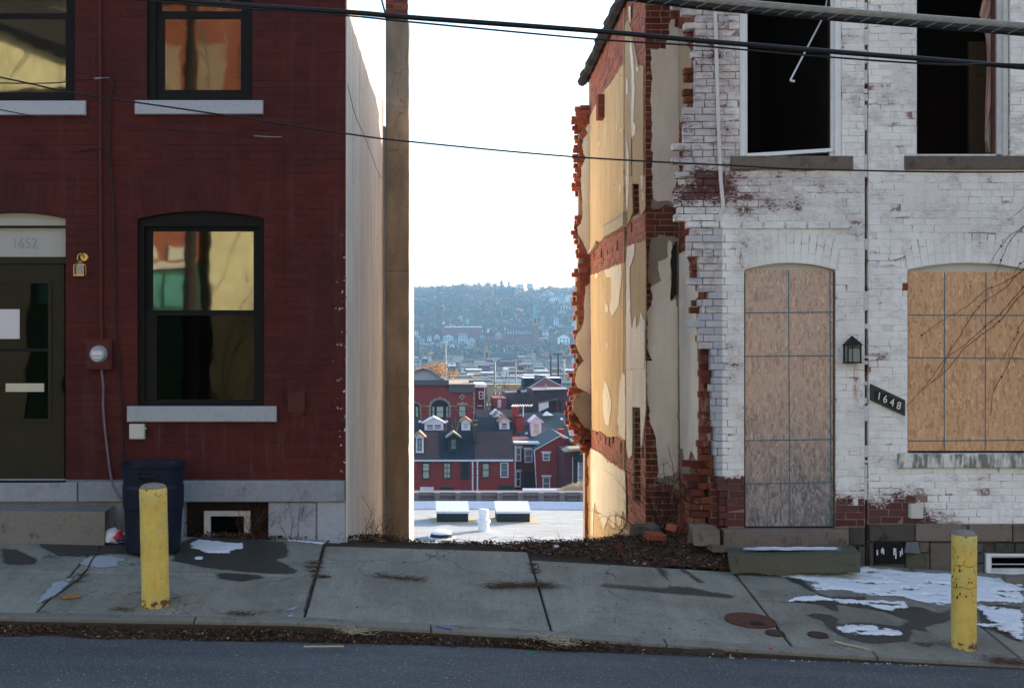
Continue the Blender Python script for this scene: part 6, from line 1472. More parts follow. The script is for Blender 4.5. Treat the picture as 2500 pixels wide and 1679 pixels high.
class Bld:
    """a far building: front wall in a plane facing the viewer at distance d, windows given in photo pixels"""
    def __init__(s, name, label, cat, px0, px1, d, zb, group=None):
        s.d = d; s.t = thing(name, label, cat, (bx((px0+px1)/2, d), d-D0, zb), group); s.zb = zb; s.y = d-D0; s.k = 0
    def wall(s, px0, px1, pyt, depth, mat, name='wall', dz=0, zb=None, yo=0):
        s.k += 1; o = MB().box(bx(px0, s.d), bx(px1, s.d), s.y+dz+yo, s.y+depth+yo, s.zb if zb is None else zb, bz(pyt, s.d)).build(name, mat, s.t); return o
    def poly(s, pix, y0, y1, mat, name, parent=None):
        return MB().prism(ccw([(bx(a, s.d), bz(c, s.d)) for a, c in pix]), fXZ, s.y+y0, s.y+y1).build(name, mat, parent or s.t)
    def box(s, px0, px1, py0, py1, y0, y1, mat, name, parent=None):
        return MB().box(bx(px0, s.d), bx(px1, s.d), s.y+y0, s.y+y1, bz(py1, s.d), bz(py0, s.d)).build(name, mat, parent or s.t)
    def win(s, px0, px1, py0, py1, fmat, pmat=None, cols=1, rows=2, yo=-.06, sill=None, frame=None, w=.10, parent=None):
        x0, x1, z0, z1 = bx(px0, s.d), bx(px1, s.d), bz(py1, s.d), bz(py0, s.d); y = s.y+yo; b = MB().ring(x0, x1, z0, z1, w, y-.06, y+.055)
        for i in range(1, cols): b.box(x0+(x1-x0)*i/cols-.03, x0+(x1-x0)*i/cols+.03, y-.03, y+.05, z0+w, z1-w)
        for i in range(1, rows): b.box(x0+w, x1-w, y-.045, y+.045, z0+(z1-z0)*i/rows-.03, z0+(z1-z0)*i/rows+.03)
        o = b.build('window', fmat, parent or s.t)
        if parent is None: MB().box(x0+w, x1-w, y-.0, y+.02, z0+w, z1-w).build('pane', pmat or PANE, o)
        else: MB().box(x0+w, x1-w, y-.0, y+.02, z0+w, z1-w).build('pane', pmat or PANE, parent)
        if sill: MB().box(x0-.12, x1+.12, y-.16, y+.05, z1+.002, z1+.16).build('lintel', sill, s.t)
        return o
    def roof(s, px0, px1, py_eave, py_ridge, run, mat, name='roof', over=.1):
        x0, x1, ze, zr = bx(px0, s.d), bx(px1, s.d), bz(py_eave, s.d), bz(py_ridge, s.d+run)
        b = MB().hexa([(x0,s.y-over,ze-.12),(x1,s.y-over,ze-.12),(x1,s.y+run,zr-.12),(x0,s.y+run,zr-.12),(x0,s.y-over,ze),(x1,s.y-over,ze),(x1,s.y+run,zr),(x0,s.y+run,zr)])
        b.hexa([(x0,s.y+run,zr-.12),(x1,s.y+run,zr-.12),(x1,s.y+2*run,ze-.12),(x0,s.y+2*run,ze-.12),(x0,s.y+run,zr),(x1,s.y+run,zr),(x1,s.y+2*run,ze),(x0,s.y+2*run,ze)])
        return b.build(name, mat, s.t)
    def gableside(s, px0, px1, py_eave, py_ridge, run, mat):
        for px in (px0, px1):
            x = bx(px, s.d); e = .12 if px == px0 else -.12
            MB().prism([(s.y, bz(py_eave, s.d)-.2), (s.y+2*run, bz(py_eave, s.d)-.2), (s.y+run, bz(py_ridge, s.d+run)-.14)], fYZ, x+e, x).build('gable_wall', mat, s.t)
    def dormer(s, px0, px1, py0, py_e, py_p, dd, wmat, rmat, dark=None, pane=None, cols=1):
        d2 = s.d+dd; x0, x1 = bx(px0, d2), bx(px1, d2); ze, zp, zb = bz(py_e, d2), bz(py_p, d2), bz(py0, d2); y = s.y+dd; xm = (x0+x1)/2
        dm = MB().box(x0, x1, y, y+2.4, zb, ze); o = dm.build('dormer', wmat, s.t)
        b = MB().prism(ccw([(x0-.12, ze), (x1+.12, ze), (xm, zp)]), fXZ, y-.1, y+2.6); b.build('dormer_gable', wmat, o)
        L = MB()
        for (xa, za, xb, zb2) in ((x0-.25, ze-.08, xm, zp+.02), (xm, zp+.02, x1+.25, ze-.08)):
            L.hexa([(xa,y-.25,za),(xb,y-.25,zb2),(xb,y+2.6,zb2),(xa,y+2.6,za),(xa,y-.25,za+.12),(xb,y-.25,zb2+.12),(xb,y+2.6,zb2+.12),(xa,y+2.6,za+.12)])
        L.build('dormer_roof', rmat, o)
        w = (x1-x0); n = cols
        for i in range(n):
            a = x0+.18+(w-.36)*i/n; c = x0+.18+(w-.36)*(i+1)/n-.05; MB().ring(a, c, zb+.25, ze-.1, .08, y-.08, y+.02).box(a, c, y-.06, y+.01, (zb+ze)/2, (zb+ze)/2+.06).build('window', dark or wmat, o)
            MB().box(a+.08, c-.08, y-.03, y-.01, zb+.33, ze-.18).build('pane', pane or PANE, o)
        return o
X6 = lambda x: 990+x/3.409
Y6 = lambda y: 880+y/3.409
# ---- front row
B = Bld('row_house', 'red brick row house with navy roof, green dormer and brown roof section, front row left', 'house', 1008, 1154, 120, -17)
B.wall(1008, X6(566), 1123, 9, BRICKR)
B.roof(X6(278), X6(578), Y6(828), Y6(592), 2.9, ROOFN); B.roof(X6(60), X6(277), Y6(828), Y6(597), 2.9, ROOFB, over=.14)
B.box(X6(60), X6(566), Y6(824), Y6(836), -.3, -.05, WHT, 'gutter')
B.dormer(X6(86), X6(152), Y6(768), Y6(640), Y6(600), .5, WHT, OR, DARK, PANEB, 1)
B.dormer(X6(358), X6(444), Y6(762), Y6(640), Y6(604), .5, GRN, STN, GRN, PANE, 1)
for a, c, y0, y1, fmt, pn in ((138,204,848,985,GRN,PANEB),(314,378,846,982,GRN,PANEB),(458,526,842,985,GRN,DARK)):
    B.win(X6(a), X6(c), Y6(y0), Y6(y1), fmt, pn, 1 if a != 314 else 2, 2 if a != 314 else 3, sill=GRN)
B.box(X6(120), X6(234), Y6(1050), Y6(1180), -.12, 0, WHT, 'door_surround'); B.win(X6(140), X6(215), Y6(1108), Y6(1170), WHT, PANE, yo=-.2)
B.box(X6(288), X6(400), Y6(1050), Y6(1180), -.12, 0, GRN, 'door_surround'); B.win(X6(310), X6(378), Y6(1104), Y6(1170), WHT, DARK, yo=-.2)
B.win(X6(462), X6(528), Y6(1082), Y6(1180), GRN, DARK, 2, 1, sill=GRN)
B.box(X6(552), X6(564), Y6(830), Y6(1200), -.25, -.13, WHT, 'downspout')
B.box(X6(573), X6(607), Y6(545), Y6(690), 1.5, 2.6, ROOFB, 'chimney')
B = Bld('row_house', 'red brick row house with plain brown roof and white downspout, front row middle', 'house', 1158, 1258, 120, -17)
B.wall(X6(568), X6(912), 1123, 9, BRICKR); B.roof(X6(580), X6(905), Y6(826), Y6(588), 2.9, ROOFB)
B.box(X6(568), X6(895), Y6(822), Y6(836), -.34, -.05, WHT, 'gutter'); B.box(X6(592), X6(604), Y6(836), Y6(1200), -.25, -.13, WHT, 'downspout')
B.box(X6(909), X6(915), Y6(705), Y6(1050), -.2, -.08, WHT, 'downspout')
for a, c, y0, y1, pn in ((634,700,848,976,PANEB),(788,856,845,972,PANE)): B.win(X6(a), X6(c), Y6(y0), Y6(y1), WHT if a > 700 else GRN, pn, 1, 2, sill=GRN)
B.box(X6(640), X6(704), Y6(1082), Y6(1190), -.08, 0, WHT, 'blind_window'); B.box(X6(770), X6(896), Y6(1040), Y6(1190), -.12, 0, GRN, 'door_surround'); B.win(X6(795), X6(866), Y6(1102), Y6(1180), WHT, DARK, 1, 1, yo=-.2)
for k, (p0, p1, rm, wm) in enumerate(((860, 925, ROOFN, BRICKR), (930, 1004, ROOFB, BRICKD), (1452, 1540, ROOFG, BRICKR))):
    B = Bld('row_house', ('brick row house with %s roof beyond the %s edge of the gap' % (('navy', 'brown', 'green grey')[k], ('far left', 'left', 'right')[k])), 'house', p0, p1, 120, -17)
    B.wall(p0, p1, 1123, 9, wm); B.roof(p0, p1, Y6(828), Y6(592), 2.9, rm); B.box(p0, p1, Y6(824), Y6(836), -.3, -.05, WHT, 'gutter'); B.gableside(p0, p1, Y6(828), Y6(592), 2.9, wm)
    for a in (10, 38): B.win(p0+a, p0+a+18, Y6(848), Y6(980), WHT, PANE, sill=GRN); B.win(p0+a, p0+a+18, Y6(1080), Y6(1190), WHT, PANE, sill=GRN)
    B.dormer(p0+24, p0+44, Y6(768), Y6(640), Y6(600), .5, WHT, ROOFN, DARK, PANE, 1)
# ---- dark house between and the red gable house
B = Bld('dark_house', 'narrow dark brick house with pale blue windows between the red houses', 'house', 1258, 1305, 124, -17)
B.wall(X6(900), X6(1075), Y6(690), 9, BRICKD); B.box(X6(900), X6(1110), Y6(676), Y6(692), -.5, 1, WHT, 'gutter')
B.win(X6(916), X6(962), Y6(722), Y6(838), WHT, PANE, sill=WHT); B.win(X6(990), X6(1056), Y6(735), Y6(848), WHT, PANE, sill=WHT); B.win(X6(918), X6(958), Y6(918), Y6(1050), WHT, DARK, sill=WHT); B.box(X6(990), X6(1060), Y6(930), Y6(1100), -.05, .0, DARK, 'door')
B = Bld('gable_house', 'bright red gabled house with white bargeboards and two windows at right', 'house', 1305, 1415, 122, -17)
pk = (X6(1285), Y6(622)); B.poly([(X6(1072), Y6(738)), pk, (X6(1455), Y6(712)), (X6(1455), Y6(1400)), (X6(1090), Y6(1400))], 0, 9, BRICKR, 'wall')
for (a, c, e, g) in ((X6(1066), Y6(741), pk[0], pk[1]-1), (pk[0], pk[1]-1, X6(1460), Y6(712))):
    B.poly([(a, c), (e, g), (e, g+2.6), (a, c+2.6)], -.3, .1, WHT, 'bargeboard')
    B.poly([(a, c-1.5), (e, g-1.5), (e, g), (a, c)], -.28, 9, ROOFG, 'roof')
B.poly([(X6(1066), Y6(742)), (X6(1074), Y6(742)), (X6(1092), Y6(1050)), (X6(1085), Y6(1050))], -.2, -.05, WHT, 'downspout')
B.box(X6(1318), X6(1326), Y6(745), Y6(1060), -.2, -.05, WHT, 'downspout'); B.box(X6(1327), X6(1362), Y6(645), Y6(735), -.5, 0.3, BRICKD, 'chimney')
for y0, y1, a, c in ((768,832,1140,1200),(965,1075,1140,1204)): B.win(X6(a), X6(c), Y6(y0), Y6(y1), WHT, PANE, sill=WHT)
B = Bld('shed_house', 'small grey sided house with tan roof board at the right edge of the gap', 'house', 1378, 1440, 116, -17)
B.wall(X6(1322), X6(1560), Y6(750), 8, BRICKD); B.box(X6(1430), X6(1560), Y6(830), Y6(1150), -1, -.02, fm('valley_lilac_siding', (.34, .32, .38)), 'siding'); B.box(X6(1424), X6(1432), Y6(835), Y6(1150), -1.1, -1, WHT, 'corner_board'); B.box(X6(1388), X6(1393), Y6(800), Y6(1150), -.1, -.02, WHT, 'corner_board')
B.poly([(X6(1315), Y6(752)), (X6(1360), Y6(728)), (X6(1500), Y6(716)), (X6(1500), Y6(730)), (X6(1330), Y6(755))], -1, 2, STN, 'roof_edge'); B.poly([(X6(1395), Y6(800)), (X6(1440), Y6(770)), (X6(1560), Y6(760)), (X6(1560), Y6(830)), (X6(1420), Y6(832))], -1.4, .0, ROOFN, 'roof')
# ---- second row
B = Bld('row_house', 'navy roofed row house with a wide white dormer in the second row at left', 'house', 1013, 1166, 134, -17)
B.wall(X6(50), X6(604), Y6(620), 8, BRICKD); B.roof(X6(50), X6(600), Y6(606), Y6(488), 2.6, ROOFN)
B.dormer(X6(158), X6(316), Y6(592), Y6(520), Y6(478), .5, WHT, WHT, WHT, PANE, 2); B.dormer(X6(466), X6(540), Y6(586), Y6(512), Y6(480), .5, WHT, OR, WHT, PANEB, 1)
B.box(X6(346), X6(384), Y6(470), Y6(560), 1.2, 2, BRICKD, 'chimney'); B.box(X6(108), X6(135), Y6(504), Y6(520), .9, 1.2, WHT, 'skylight'); B.box(X6(330), X6(356), Y6(504), Y6(520), .9, 1.2, WHT, 'skylight')
B.box(X6(560), X6(606), Y6(500), Y6(600), .5, 1.4, ROOFB, 'chimney')
B = Bld('row_house', 'brown roofed row house with orange lit white dormers in the second row', 'house', 1166, 1255, 138, -17)
B.wall(X6(606), X6(950), Y6(600), 8, BRICKD); B.roof(X6(604), X6(900), Y6(592), Y6(470), 2.8, ROOFN)
B.dormer(X6(782), X6(866), Y6(585), Y6(508), Y6(470), .4, WHT, OR, WHT, PANE, 1)
B = Bld('row_house', 'brown roofed house with one small white dormer above the second row', 'house', 1166, 1260, 146, -15)
B.wall(X6(600), X6(955), Y6(500), 8, BRICKD); B.roof(X6(590), X6(955), Y6(498), Y6(405), 2.6, ROOFB); B.dormer(X6(722), X6(788), Y6(484), Y6(446), Y6(418), .5, WHT, WHT, WHT, PANE, 1)
B = Bld('chimney_stack', 'pair of tall red chimney stacks rising between the brown and green roofs', 'chimney', 1256, 1278, 140, -17)
B.wall(X6(890), X6(945), Y6(385), 1.2, BRICKR, 'stack'); B.wall(X6(916), X6(982), Y6(462), 1.4, BRICKR, 'stack', yo=-.9, zb=-17.2); B.box(X6(912), X6(986), Y6(455), Y6(470), -1, .6, BRICKD, 'cap')
B = Bld('green_roof_house', 'house with big green grey roof and tall white dormer at right', 'house', 1270, 1400, 137, -17)
B.wall(X6(955), X6(1372), Y6(690), 8, BRICKD); B.roof(X6(950), X6(1372), Y6(680), Y6(434), 5.5, ROOFG)
B.dormer(X6(1046), X6(1130), Y6(630), Y6(512), Y6(468), .6, WHT, WHT, WHT, PANEB, 1); B.dormer(X6(1370), X6(1440), Y6(625), Y6(540), Y6(510), .6, WHT, WHT, WHT, PANE, 1)
d2 = B.d+4; MB().box(bx(X6(1300), 140), bx(X6(1320), 140), 129, 129.4, bz(Y6(498), 140), bz(Y6(484), 140)).build('skylight', WHT, B.t)
B.poly([(X6(1176), Y6(476)), (X6(1218), Y6(444)), (X6(1262), Y6(472))], 3.6, 5.6, WHT, 'dormer'); B.box(X6(1250), X6(1308), Y6(560), Y6(630), -2, -1, BRICKR, 'chimney'); B.box(X6(1000), X6(1018), Y6(600), Y6(612), .2, .6, WHT, 'vent')
# ---- red commercial building
B = Bld('red_hall', 'ornate red brick building with stone arches and white curved pediment', 'building', 1008, 1160, 152, -17)
B.wall(1000, X6(360), Y6(200), 14, BRICKR); B.wall(X6(361), X6(578), Y6(262), 14, BRICKR)
B.box(1000, X6(360), Y6(162), Y6(202), -.5, 14.1, GRY, 'cornice'); B.box(X6(361), X6(576), Y6(200), Y6(264), -.3, 14.1, GRY, 'cornice'); B.box(X6(361), X6(578), Y6(192), Y6(201), -.6, 14.2, STN, 'coping')
arc = [(X6(60), Y6(160)), (X6(60), Y6(105)), (X6(110), Y6(78)), (X6(155), Y6(68)), (X6(200), Y6(82)), (X6(250), Y6(112)), (X6(292), Y6(146)), (X6(325), Y6(160))]
B.poly(arc, 0, .5, fm('valley_cream_siding', (.50, .47, .46)), 'pediment')
for a, c in zip(arc[1:-1], arc[2:]): B.poly([a, c, (c[0], c[1]-1.6), (a[0], a[1]-1.6)], -.5, 1, GRY, 'pediment_trim')
def arch(B, cx, hw, ys, yb, ystone, n=13):
    pts = [(cx-hw, yb), (cx+hw, yb)]+[(cx+hw*math.cos(math.pi*i/n), ys-hw*.85*math.sin(math.pi*i/n)) for i in range(n+1)]
    o = B.poly(pts, -.05, .1, DARK, 'arched_window'); st = ystone
    for i in range(n):
        a = math.pi*(i+.5)/n; r0 = hw*1.0; r1 = hw*(1.24 if i % 2 else 1.32)+(1.2 if i == n//2 else 0)
        a0, a1 = math.pi*(i+.06)/n, math.pi*(i+.94)/n
        B.poly([(cx+r0*math.cos(a0), ys-r0*.85*math.sin(a0)), (cx+r1*math.cos(a0), ys-r1*.85*math.sin(a0)), (cx+r1*math.cos(a1), ys-r1*.85*math.sin(a1)), (cx+r0*math.cos(a1), ys-r0*.85*math.sin(a1))], -.25, 0, STN, 'stone')
    for i in range(6):
        y = ys+(yb-ys)*(i+.08)/6; y2 = ys+(yb-ys)*(i+.92)/6; w = hw*(.30 if i % 2 else .18)
        for sgn in (-1, 1):
            a, c = cx+sgn*hw, cx+sgn*(hw+w); B.box(min(a, c), max(a, c), y, y2, -.22, 0, STN, 'stone')
    return o
arch(B, X6(286), 21.5, Y6(388), Y6(478), STN); arch(B, X6(80), 12, Y6(388), Y6(478), STN)
B.box(X6(218), X6(356), Y6(383), Y6(376), -.16, -.06, DARK, 'transom_bar') if False else None
for a, c in ((220,244),(256,318),(334,356)): B.win(X6(a), X6(c), Y6(378), Y6(474), DARK, PANEB, 1, 2, yo=-.14, w=.06)
B.win(X6(82), X6(108), Y6(380), Y6(470), DARK, PANEB, 1, 2, yo=-.14, w=.06)
B.win(X6(440), X6(504), Y6(372), Y6(470), DARK, PANEB, 1, 2, w=.09); B.box(X6(432), X6(516), Y6(352), Y6(371), -.3, 0, STN, 'lintel'); B.box(X6(462), X6(482), Y6(343), Y6(352), -.32, 0, STN, 'keystone')
B.poly([(X6(444), Y6(302)), (X6(470), Y6(276)), (X6(497), Y6(302)), (X6(470), Y6(328))], -.2, 0, STN, 'diamond_ornament'); B.poly([(X6(458), Y6(302)), (X6(470), Y6(290)), (X6(482), Y6(302)), (X6(470), Y6(314))], -.25, -.19, BRICKR, 'diamond_centre')
for a, c in ((136,196),(380,432),(512,560)): B.box(X6(a), X6(c), Y6(376), Y6(382), -.08, 0, STN, 'belt_course')
for i in range(14): B.box(X6(562 if i % 2 else 568), X6(578), Y6(205+i*20), Y6(223+i*20), -.10, .3, STN, 'quoin')
B.box(X6(540), X6(574), Y6(174), Y6(200), 3, 5, GRY, 'chimney')
# ---- right of it
B = Bld('narrow_house', 'narrow dark red house with white roof trim beside the ornate red building', 'house', 1160, 1187, 160, -17)
B.wall(X6(582), X6(670), Y6(222), 8, BRICKD); B.box(X6(576), X6(676), Y6(196), Y6(222), -.3, 8, WHT, 'roof_trim'); B.win(X6(610), X6(648), Y6(256), Y6(320), WHT, BRICKD); B.box(X6(655), X6(662), Y6(225), Y6(410), -.2, -.05, WHT, 'downspout'); B.box(X6(668), X6(672), Y6(225), Y6(410), -.1, -.02, DARK, 'corner')
B.box(X6(596), X6(640), Y6(372), Y6(380), -.1, 0, WHT, 'sill')
B = Bld('retaining_wall', 'long tan sunlit embankment wall behind the narrow houses', 'wall', 1187, 1290, 190, -19)
B.wall(X6(660), X6(1010), Y6(196), 3, TANF); B.box(X6(660), X6(1010), Y6(358), Y6(374), -.2, 0, WHT, 'rail'); 
for i in range(5): B.box(X6(672), X6(1000), Y6(215+i*28), Y6(217+i*28), -.12, 0, fm('valley_shadow_line', (.36, .29, .2)), 'ledge')  # shadow lines put into darker strips on the wall
B = Bld('brick_shed', 'small red brick building behind the transformer pole', 'building', 1205, 1236, 158, -17)
B.wall(X6(732), X6(840), Y6(312), 6, fm('valley_pinkish_brick', (.22, .06, .065))); B.box(X6(764), X6(792), Y6(325), Y6(385), -1, -.3, fm('valley_pale_metal', (.6, .6, .62)), 'transformer'); B.box(X6(772), X6(784), Y6(300), Y6(420), -.9, -.5, fm('valley_pole_wood', (.3, .25, .2)), 'post')
B = Bld('dark_roof_house', 'low dark house with purple grey roof and white edge at mid right', 'house', 1236, 1300, 165, -16)
B.wall(X6(838), X6(1060), Y6(268), 8, fm('valley_slate_wall', (.10, .085, .095))); B.box(X6(1052), X6(1058), Y6(262), Y6(350), -.3, 0, WHT, 'edge_board'); B.box(X6(930), X6(960), Y6(245), Y6(275), 0, 1, DARK, 'chimney')
B = Bld('dark_brick_house', 'dark brick house with leaning white panel on its roof at right', 'house', 1300, 1395, 160, -16)
B.wall(X6(1060), X6(1370), Y6(240), 9, fm('valley_plum_brick', (.075, .045, .055))); B.poly([(X6(1056), Y6(236)), (X6(1240), Y6(228)), (X6(1338), Y6(230)), (X6(1338), Y6(238)), (X6(1060), Y6(246))], -.4, .5, WHT, 'parapet')
B.poly([(X6(1100), Y6(348)), (X6(1180), Y6(332)), (X6(1182), Y6(384)), (X6(1102), Y6(420))], -1.5, -1.2, WHT, 'skylight_panel'); B.poly([(X6(1095), Y6(345)), (X6(1262), Y6(312)), (X6(1262), Y6(320)), (X6(1095), Y6(350))], -1.6, -.2, GRY, 'skylight_roof')
for a in (1245, 1290): B.box(X6(a), X6(a+28), Y6(340), Y6(432), -.6, 0, BRICKD, 'chimney')
B.box(X6(1165), X6(1176), Y6(198), Y6(240), 0, .5, STN, 'chimney'); B.box(X6(1340), X6(1410), Y6(355), Y6(412), -2, -1, fm('valley_grey_panel', (.33, .34, .36)), 'roof_unit')
B = Bld('gable_house', 'mauve gabled house front with white bargeboards below the skyline', 'house', 1273, 1380, 178, -17)
pk = (X6(1160), Y6(136)); B.poly([(X6(968), Y6(262)), pk, (X6(1335), Y6(226)), (X6(1335), Y6(400)), (X6(968), Y6(400))], 0, 8, MAUVE, 'wall')
for (a, c, e, g) in ((X6(962), Y6(265), pk[0], pk[1]), (pk[0], pk[1], X6(1340), Y6(228))): B.poly([(a, c), (e, g), (e, g+2), (a, c+2)], -.3, .1, WHT, 'bargeboard'); B.poly([(a, c-1.2), (e, g-1.2), (e, g), (a, c)], -.28, 8, ROOFN, 'roof')
B.box(X6(1002), X6(1320), Y6(152), Y6(240), 3, 8, ROOFN, 'rear_roof'); B.box(X6(1088), X6(1116), Y6(122), Y6(170), 2, 3, MAUVE, 'chimney'); B.box(X6(998), X6(1322), Y6(148), Y6(153), 2.9, 8.1, WHT, 'parapet')
B.box(X6(1318), X6(1323), Y6(150), Y6(225), 2.8, 3, WHT, 'edge_board')
# ---- flat roofed building with skylights in front
d0 = 42; zr = -8.0; t = thing('flat_roof_building', 'long flat roofed building with bright gravel roof just below the gap', 'building', (0, 45, -15))
M['froof'] = m_stucco('pale_roof_felt', (.46, .48, .50), (.36, .34, .31), contrast=1.6, sc=(.35, 3, 1)); 
YF = 61.5; yc_ = lambda x: YF - .02*x*x*.25
MB().box(-14, 22, 30, YF-.2, -15, zr-.3).build('wall', BRICKD, t)
b = MB()
for i in range(36):
    xa = -14+i; b.hexa([(xa,30,zr-.3),(xa+1,30,zr-.3),(xa+1,yc_(xa+1-2),zr-.3),(xa,yc_(xa-2),zr-.3),(xa,30,zr),(xa+1,30,zr),(xa+1,yc_(xa+1-2),zr),(xa,yc_(xa-2),zr)])
b.build('roof', M['froof'], t)
b = MB(); c2 = MB()
for i in range(36):
    xa = -14+i; y0, y1 = yc_(xa-2), yc_(xa-1); b.hexa([(xa,y0-.9,zr+.002),(xa+1,y1-.9,zr+.002),(xa+1,y1,zr+.002),(xa,y0,zr+.002),(xa,y0-.9,zr+.05),(xa+1,y1-.9,zr+.05),(xa+1,y1,zr+.38),(xa,y0,zr+.38)])
    c2.hexa([(xa,y0+.0,zr-1),(xa+1,y1+.0,zr-1),(xa+1,y1+.5,zr-1),(xa,y0+.5,zr-1),(xa,y0,zr+1.15),(xa+1,y1,zr+1.15),(xa+1,y1+.5,zr+1.15),(xa,y0+.5,zr+1.15)])
b.build('roof_edge', fm('valley_pale_blue_flashing', (.55, .58, .66)), t); 
lw = MB().box(-14, 22, 63.5, 64.5, -15, bz(1213-14, 76)).build('rear_parapet', fm('valley_grey_wall', (.16, .14, .15)), t)
rl = MB(); zz = bz(1218, 76)
rl.tube([(-14, 63.3, zz+.35), (22, 63.3, zz+.35)], .07, 6).tube([(-14, 63.3, zz+.08), (22, 63.3, zz+.08)], .06, 6); pr = rl.build('roof_pipe', fm('valley_pipe', (.17, .15, .17)), t)
for i in range(9):
    x = bx(X6(90+i*173), 75.3); MB().box(x-.16, x+.16, 63.1, 63.55, zz-.15, zz+.5).build('pipe_joint', fm('valley_pipe', (.17, .15, .17)), t)
def gskylight(px0, px1, pyb, pyt, label):
    d = (ZC-zr)*F/(pyb-VY); x0, x1 = bx(px0, d), bx(px1, d); h = 22*d/F; y = d-D0
    t2 = thing('roof_skylight', label, 'skylight', ((x0+x1)/2, y, zr), 'skylights on the flat roof')
    MB().box(x0, x1, y, y+1.7, zr, zr+h).build('curb', DARK, t2); MB().hexa([(x0-.05,y-.06,zr+h),(x1+.05,y-.06,zr+h),(x1+.05,y+1.75,zr+h+.05),(x0-.05,y+1.75,zr+h+.05),(x0-.05,y-.06,zr+h+.12),(x1+.05,y-.06,zr+h+.12),(x1+.05,y+1.75,zr+h+.45),(x0-.05,y+1.75,zr+h+.45)]).build('glazing', fm('valley_milky_skylight', (.72, .76, .78)), t2)
    MB().box(x0-.35, x1+.5, y-.5, y+2, zr+.004, zr+.02).build('flashing', TANF, t2)
gskylight(X6(262), X6(522), Y6(1345), 0, 'low square roof skylight left of the vent pipe'); gskylight(X6(762), X6(1035), Y6(1345), 0, 'low square roof skylight right of the vent pipe')
d = 10*F/(Y6(1415)-VY); x = bx(X6(650), d); y = d-D0; t2 = thing('roof_vent', 'round white metal roof vent with a flared collar between the skylights', 'vent', (x, y, zr)); u = d/F
MB().lathe([(13.5*u, 0), (13*u, 22*u), (11*u, 26*u)], (x, y, zr), 16).build('base', WHT, t2); MB().lathe([(11*u, 24*u), (17*u, 21*u), (16*u, 27*u), (11*u, 31*u)], (x, y, zr), 16).build('collar', WHT, t2); MB().lathe([(10*u, 28*u), (12*u, 32*u), (12*u, 52*u), (10*u, 53*u)], (x, y, zr), 16).build('cap', WHT, t2)
d = 10*F/(Y6(1470)-VY); x = bx(X6(300), d); y = d-D0; u = d/F; t2 = thing('roof_fan', 'low round dark roof fan with white cap at the lower left of the roof', 'vent', (x, y, zr)); MB().lathe([(28*u, 0), (27*u, 8*u), (25*u, 10*u)], (x, y, zr), 20).build('base', DARK, t2); MB().lathe([(25*u, 10*u), (24*u, 15*u), (10*u, 18*u), (1*u, 18.2*u)], (x, y, zr), 20).build('cap', WHT, t2); MB().lathe([(34*u, .005), (30*u, .03)], (x, y, zr), 20).build('flashing', WHT, t2)
# blue low roof and reeds
t = thing('shed_roof', 'low pale blue shed roof in front of the red gable house', 'shed', (bx(1325, 100), 88, -16)); MB().hexa([(bx(1275,100),86,-11.2),(bx(1400,100),86,-11.2),(bx(1400,100),91,-10.6),(bx(1283,100),91,-10.6),(bx(1275,100),86,-11.0),(bx(1400,100),86,-11.0),(bx(1400,100),91,-10.4),(bx(1283,100),91,-10.4)]).build('roof', fm('valley_lilac_roof', (.42, .44, .55)), t); MB().box(bx(1278,100), bx(1400,100), 86.5, 91, -16, -11.22).build('wall', BRICKD, t)
rr = random.Random(8); b = MB()
for i in range(1500):
    px = rr.uniform(1350, 1440); hh = np.interp(px, [1350, 1365, 1400, 1440], [6, 24, 36, 44])*rr.uniform(.5, 1.05); d = rr.uniform(92, 97); x = bx(px, d); z0 = bz(1216, d); h = hh*d/F; a = rr.uniform(-.25, .25)
    b.tube([(x, d-D0, z0-1), (x+a*h*.5, d-D0, z0+h*.6), (x+a*h*1.1, d-D0+rr.uniform(-.1, .1), z0+h)], [.03, .022, .012], 3)
setp(b.build('dry_reeds', M['straw']), 'tall straw coloured reeds and dry bushes at the right behind the flat roof', 'reeds', kind='stuff')
# poles, aerial
def pole(px, pyt, pyb, d, r, label, name='utility_pole', cat='pole', arms=(), lamps=0, mat=None, zb=None):
    x = bx(px, d); zb = bz(pyb, d) if zb is None else zb; t = thing(name, label, cat, (x, d-D0, zb)); mat = mat or fm('valley_pole_wood', (.3, .25, .2))
    MB().cyl((x, d-D0, zb), (x, d-D0, bz(pyt, d)), r*1.2, r*.8, 8).build('pole', mat, t)
    for (py, hw) in arms: MB().box(x-hw*d/F, x+hw*d/F, d-D0-.2, d-D0-.05, bz(py, d)-.12, bz(py, d)+.12).build('cross_arm', mat, t)
    for i in range(lamps): xx = x+(i-(lamps-1)/2)*6.5*d/F; MB().add(*blob((xx, d-D0-.3, bz(pyt, d)+.0), 1.9*d/F, (1, .6, .8), i, 1, .1)).build('lamp_head', WHT, t)
    if lamps: MB().box(x-4*d/F, x+4*d/F, d-D0-.1, d-D0+.1, bz(pyt+2, d)-.06, bz(pyt+2, d)+.06).build('cross_arm', mat, t)
    return t
Q5 = lambda x, y: (990+x/4.611, 660+y/4.611)
PM = fm('valley_steel_pole', (.48, .44, .36))
pole(1208, 880, 1010, 185, .17, 'tall utility pole in front of the tan embankment', lamps=2, mat=PM, arms=[(934, 9)], zb=-19)
pole(1088, 835, 900, 700, .5, 'tall floodlight pole left above the orange tree', 'floodlight_pole', 'floodlight', lamps=2, mat=PM, zb=-19)
pole(1259, 879, 975, 320, .2, 'slim floodlight pole in front of the mauve gable house', 'floodlight_pole', 'floodlight', lamps=1, mat=PM, zb=-19, arms=[(879, 9)])
pole(1377, 878, 960, 420, .4, 'floodlight pole at the right edge of the gap', 'floodlight_pole', 'floodlight', lamps=2, mat=PM, zb=-19)
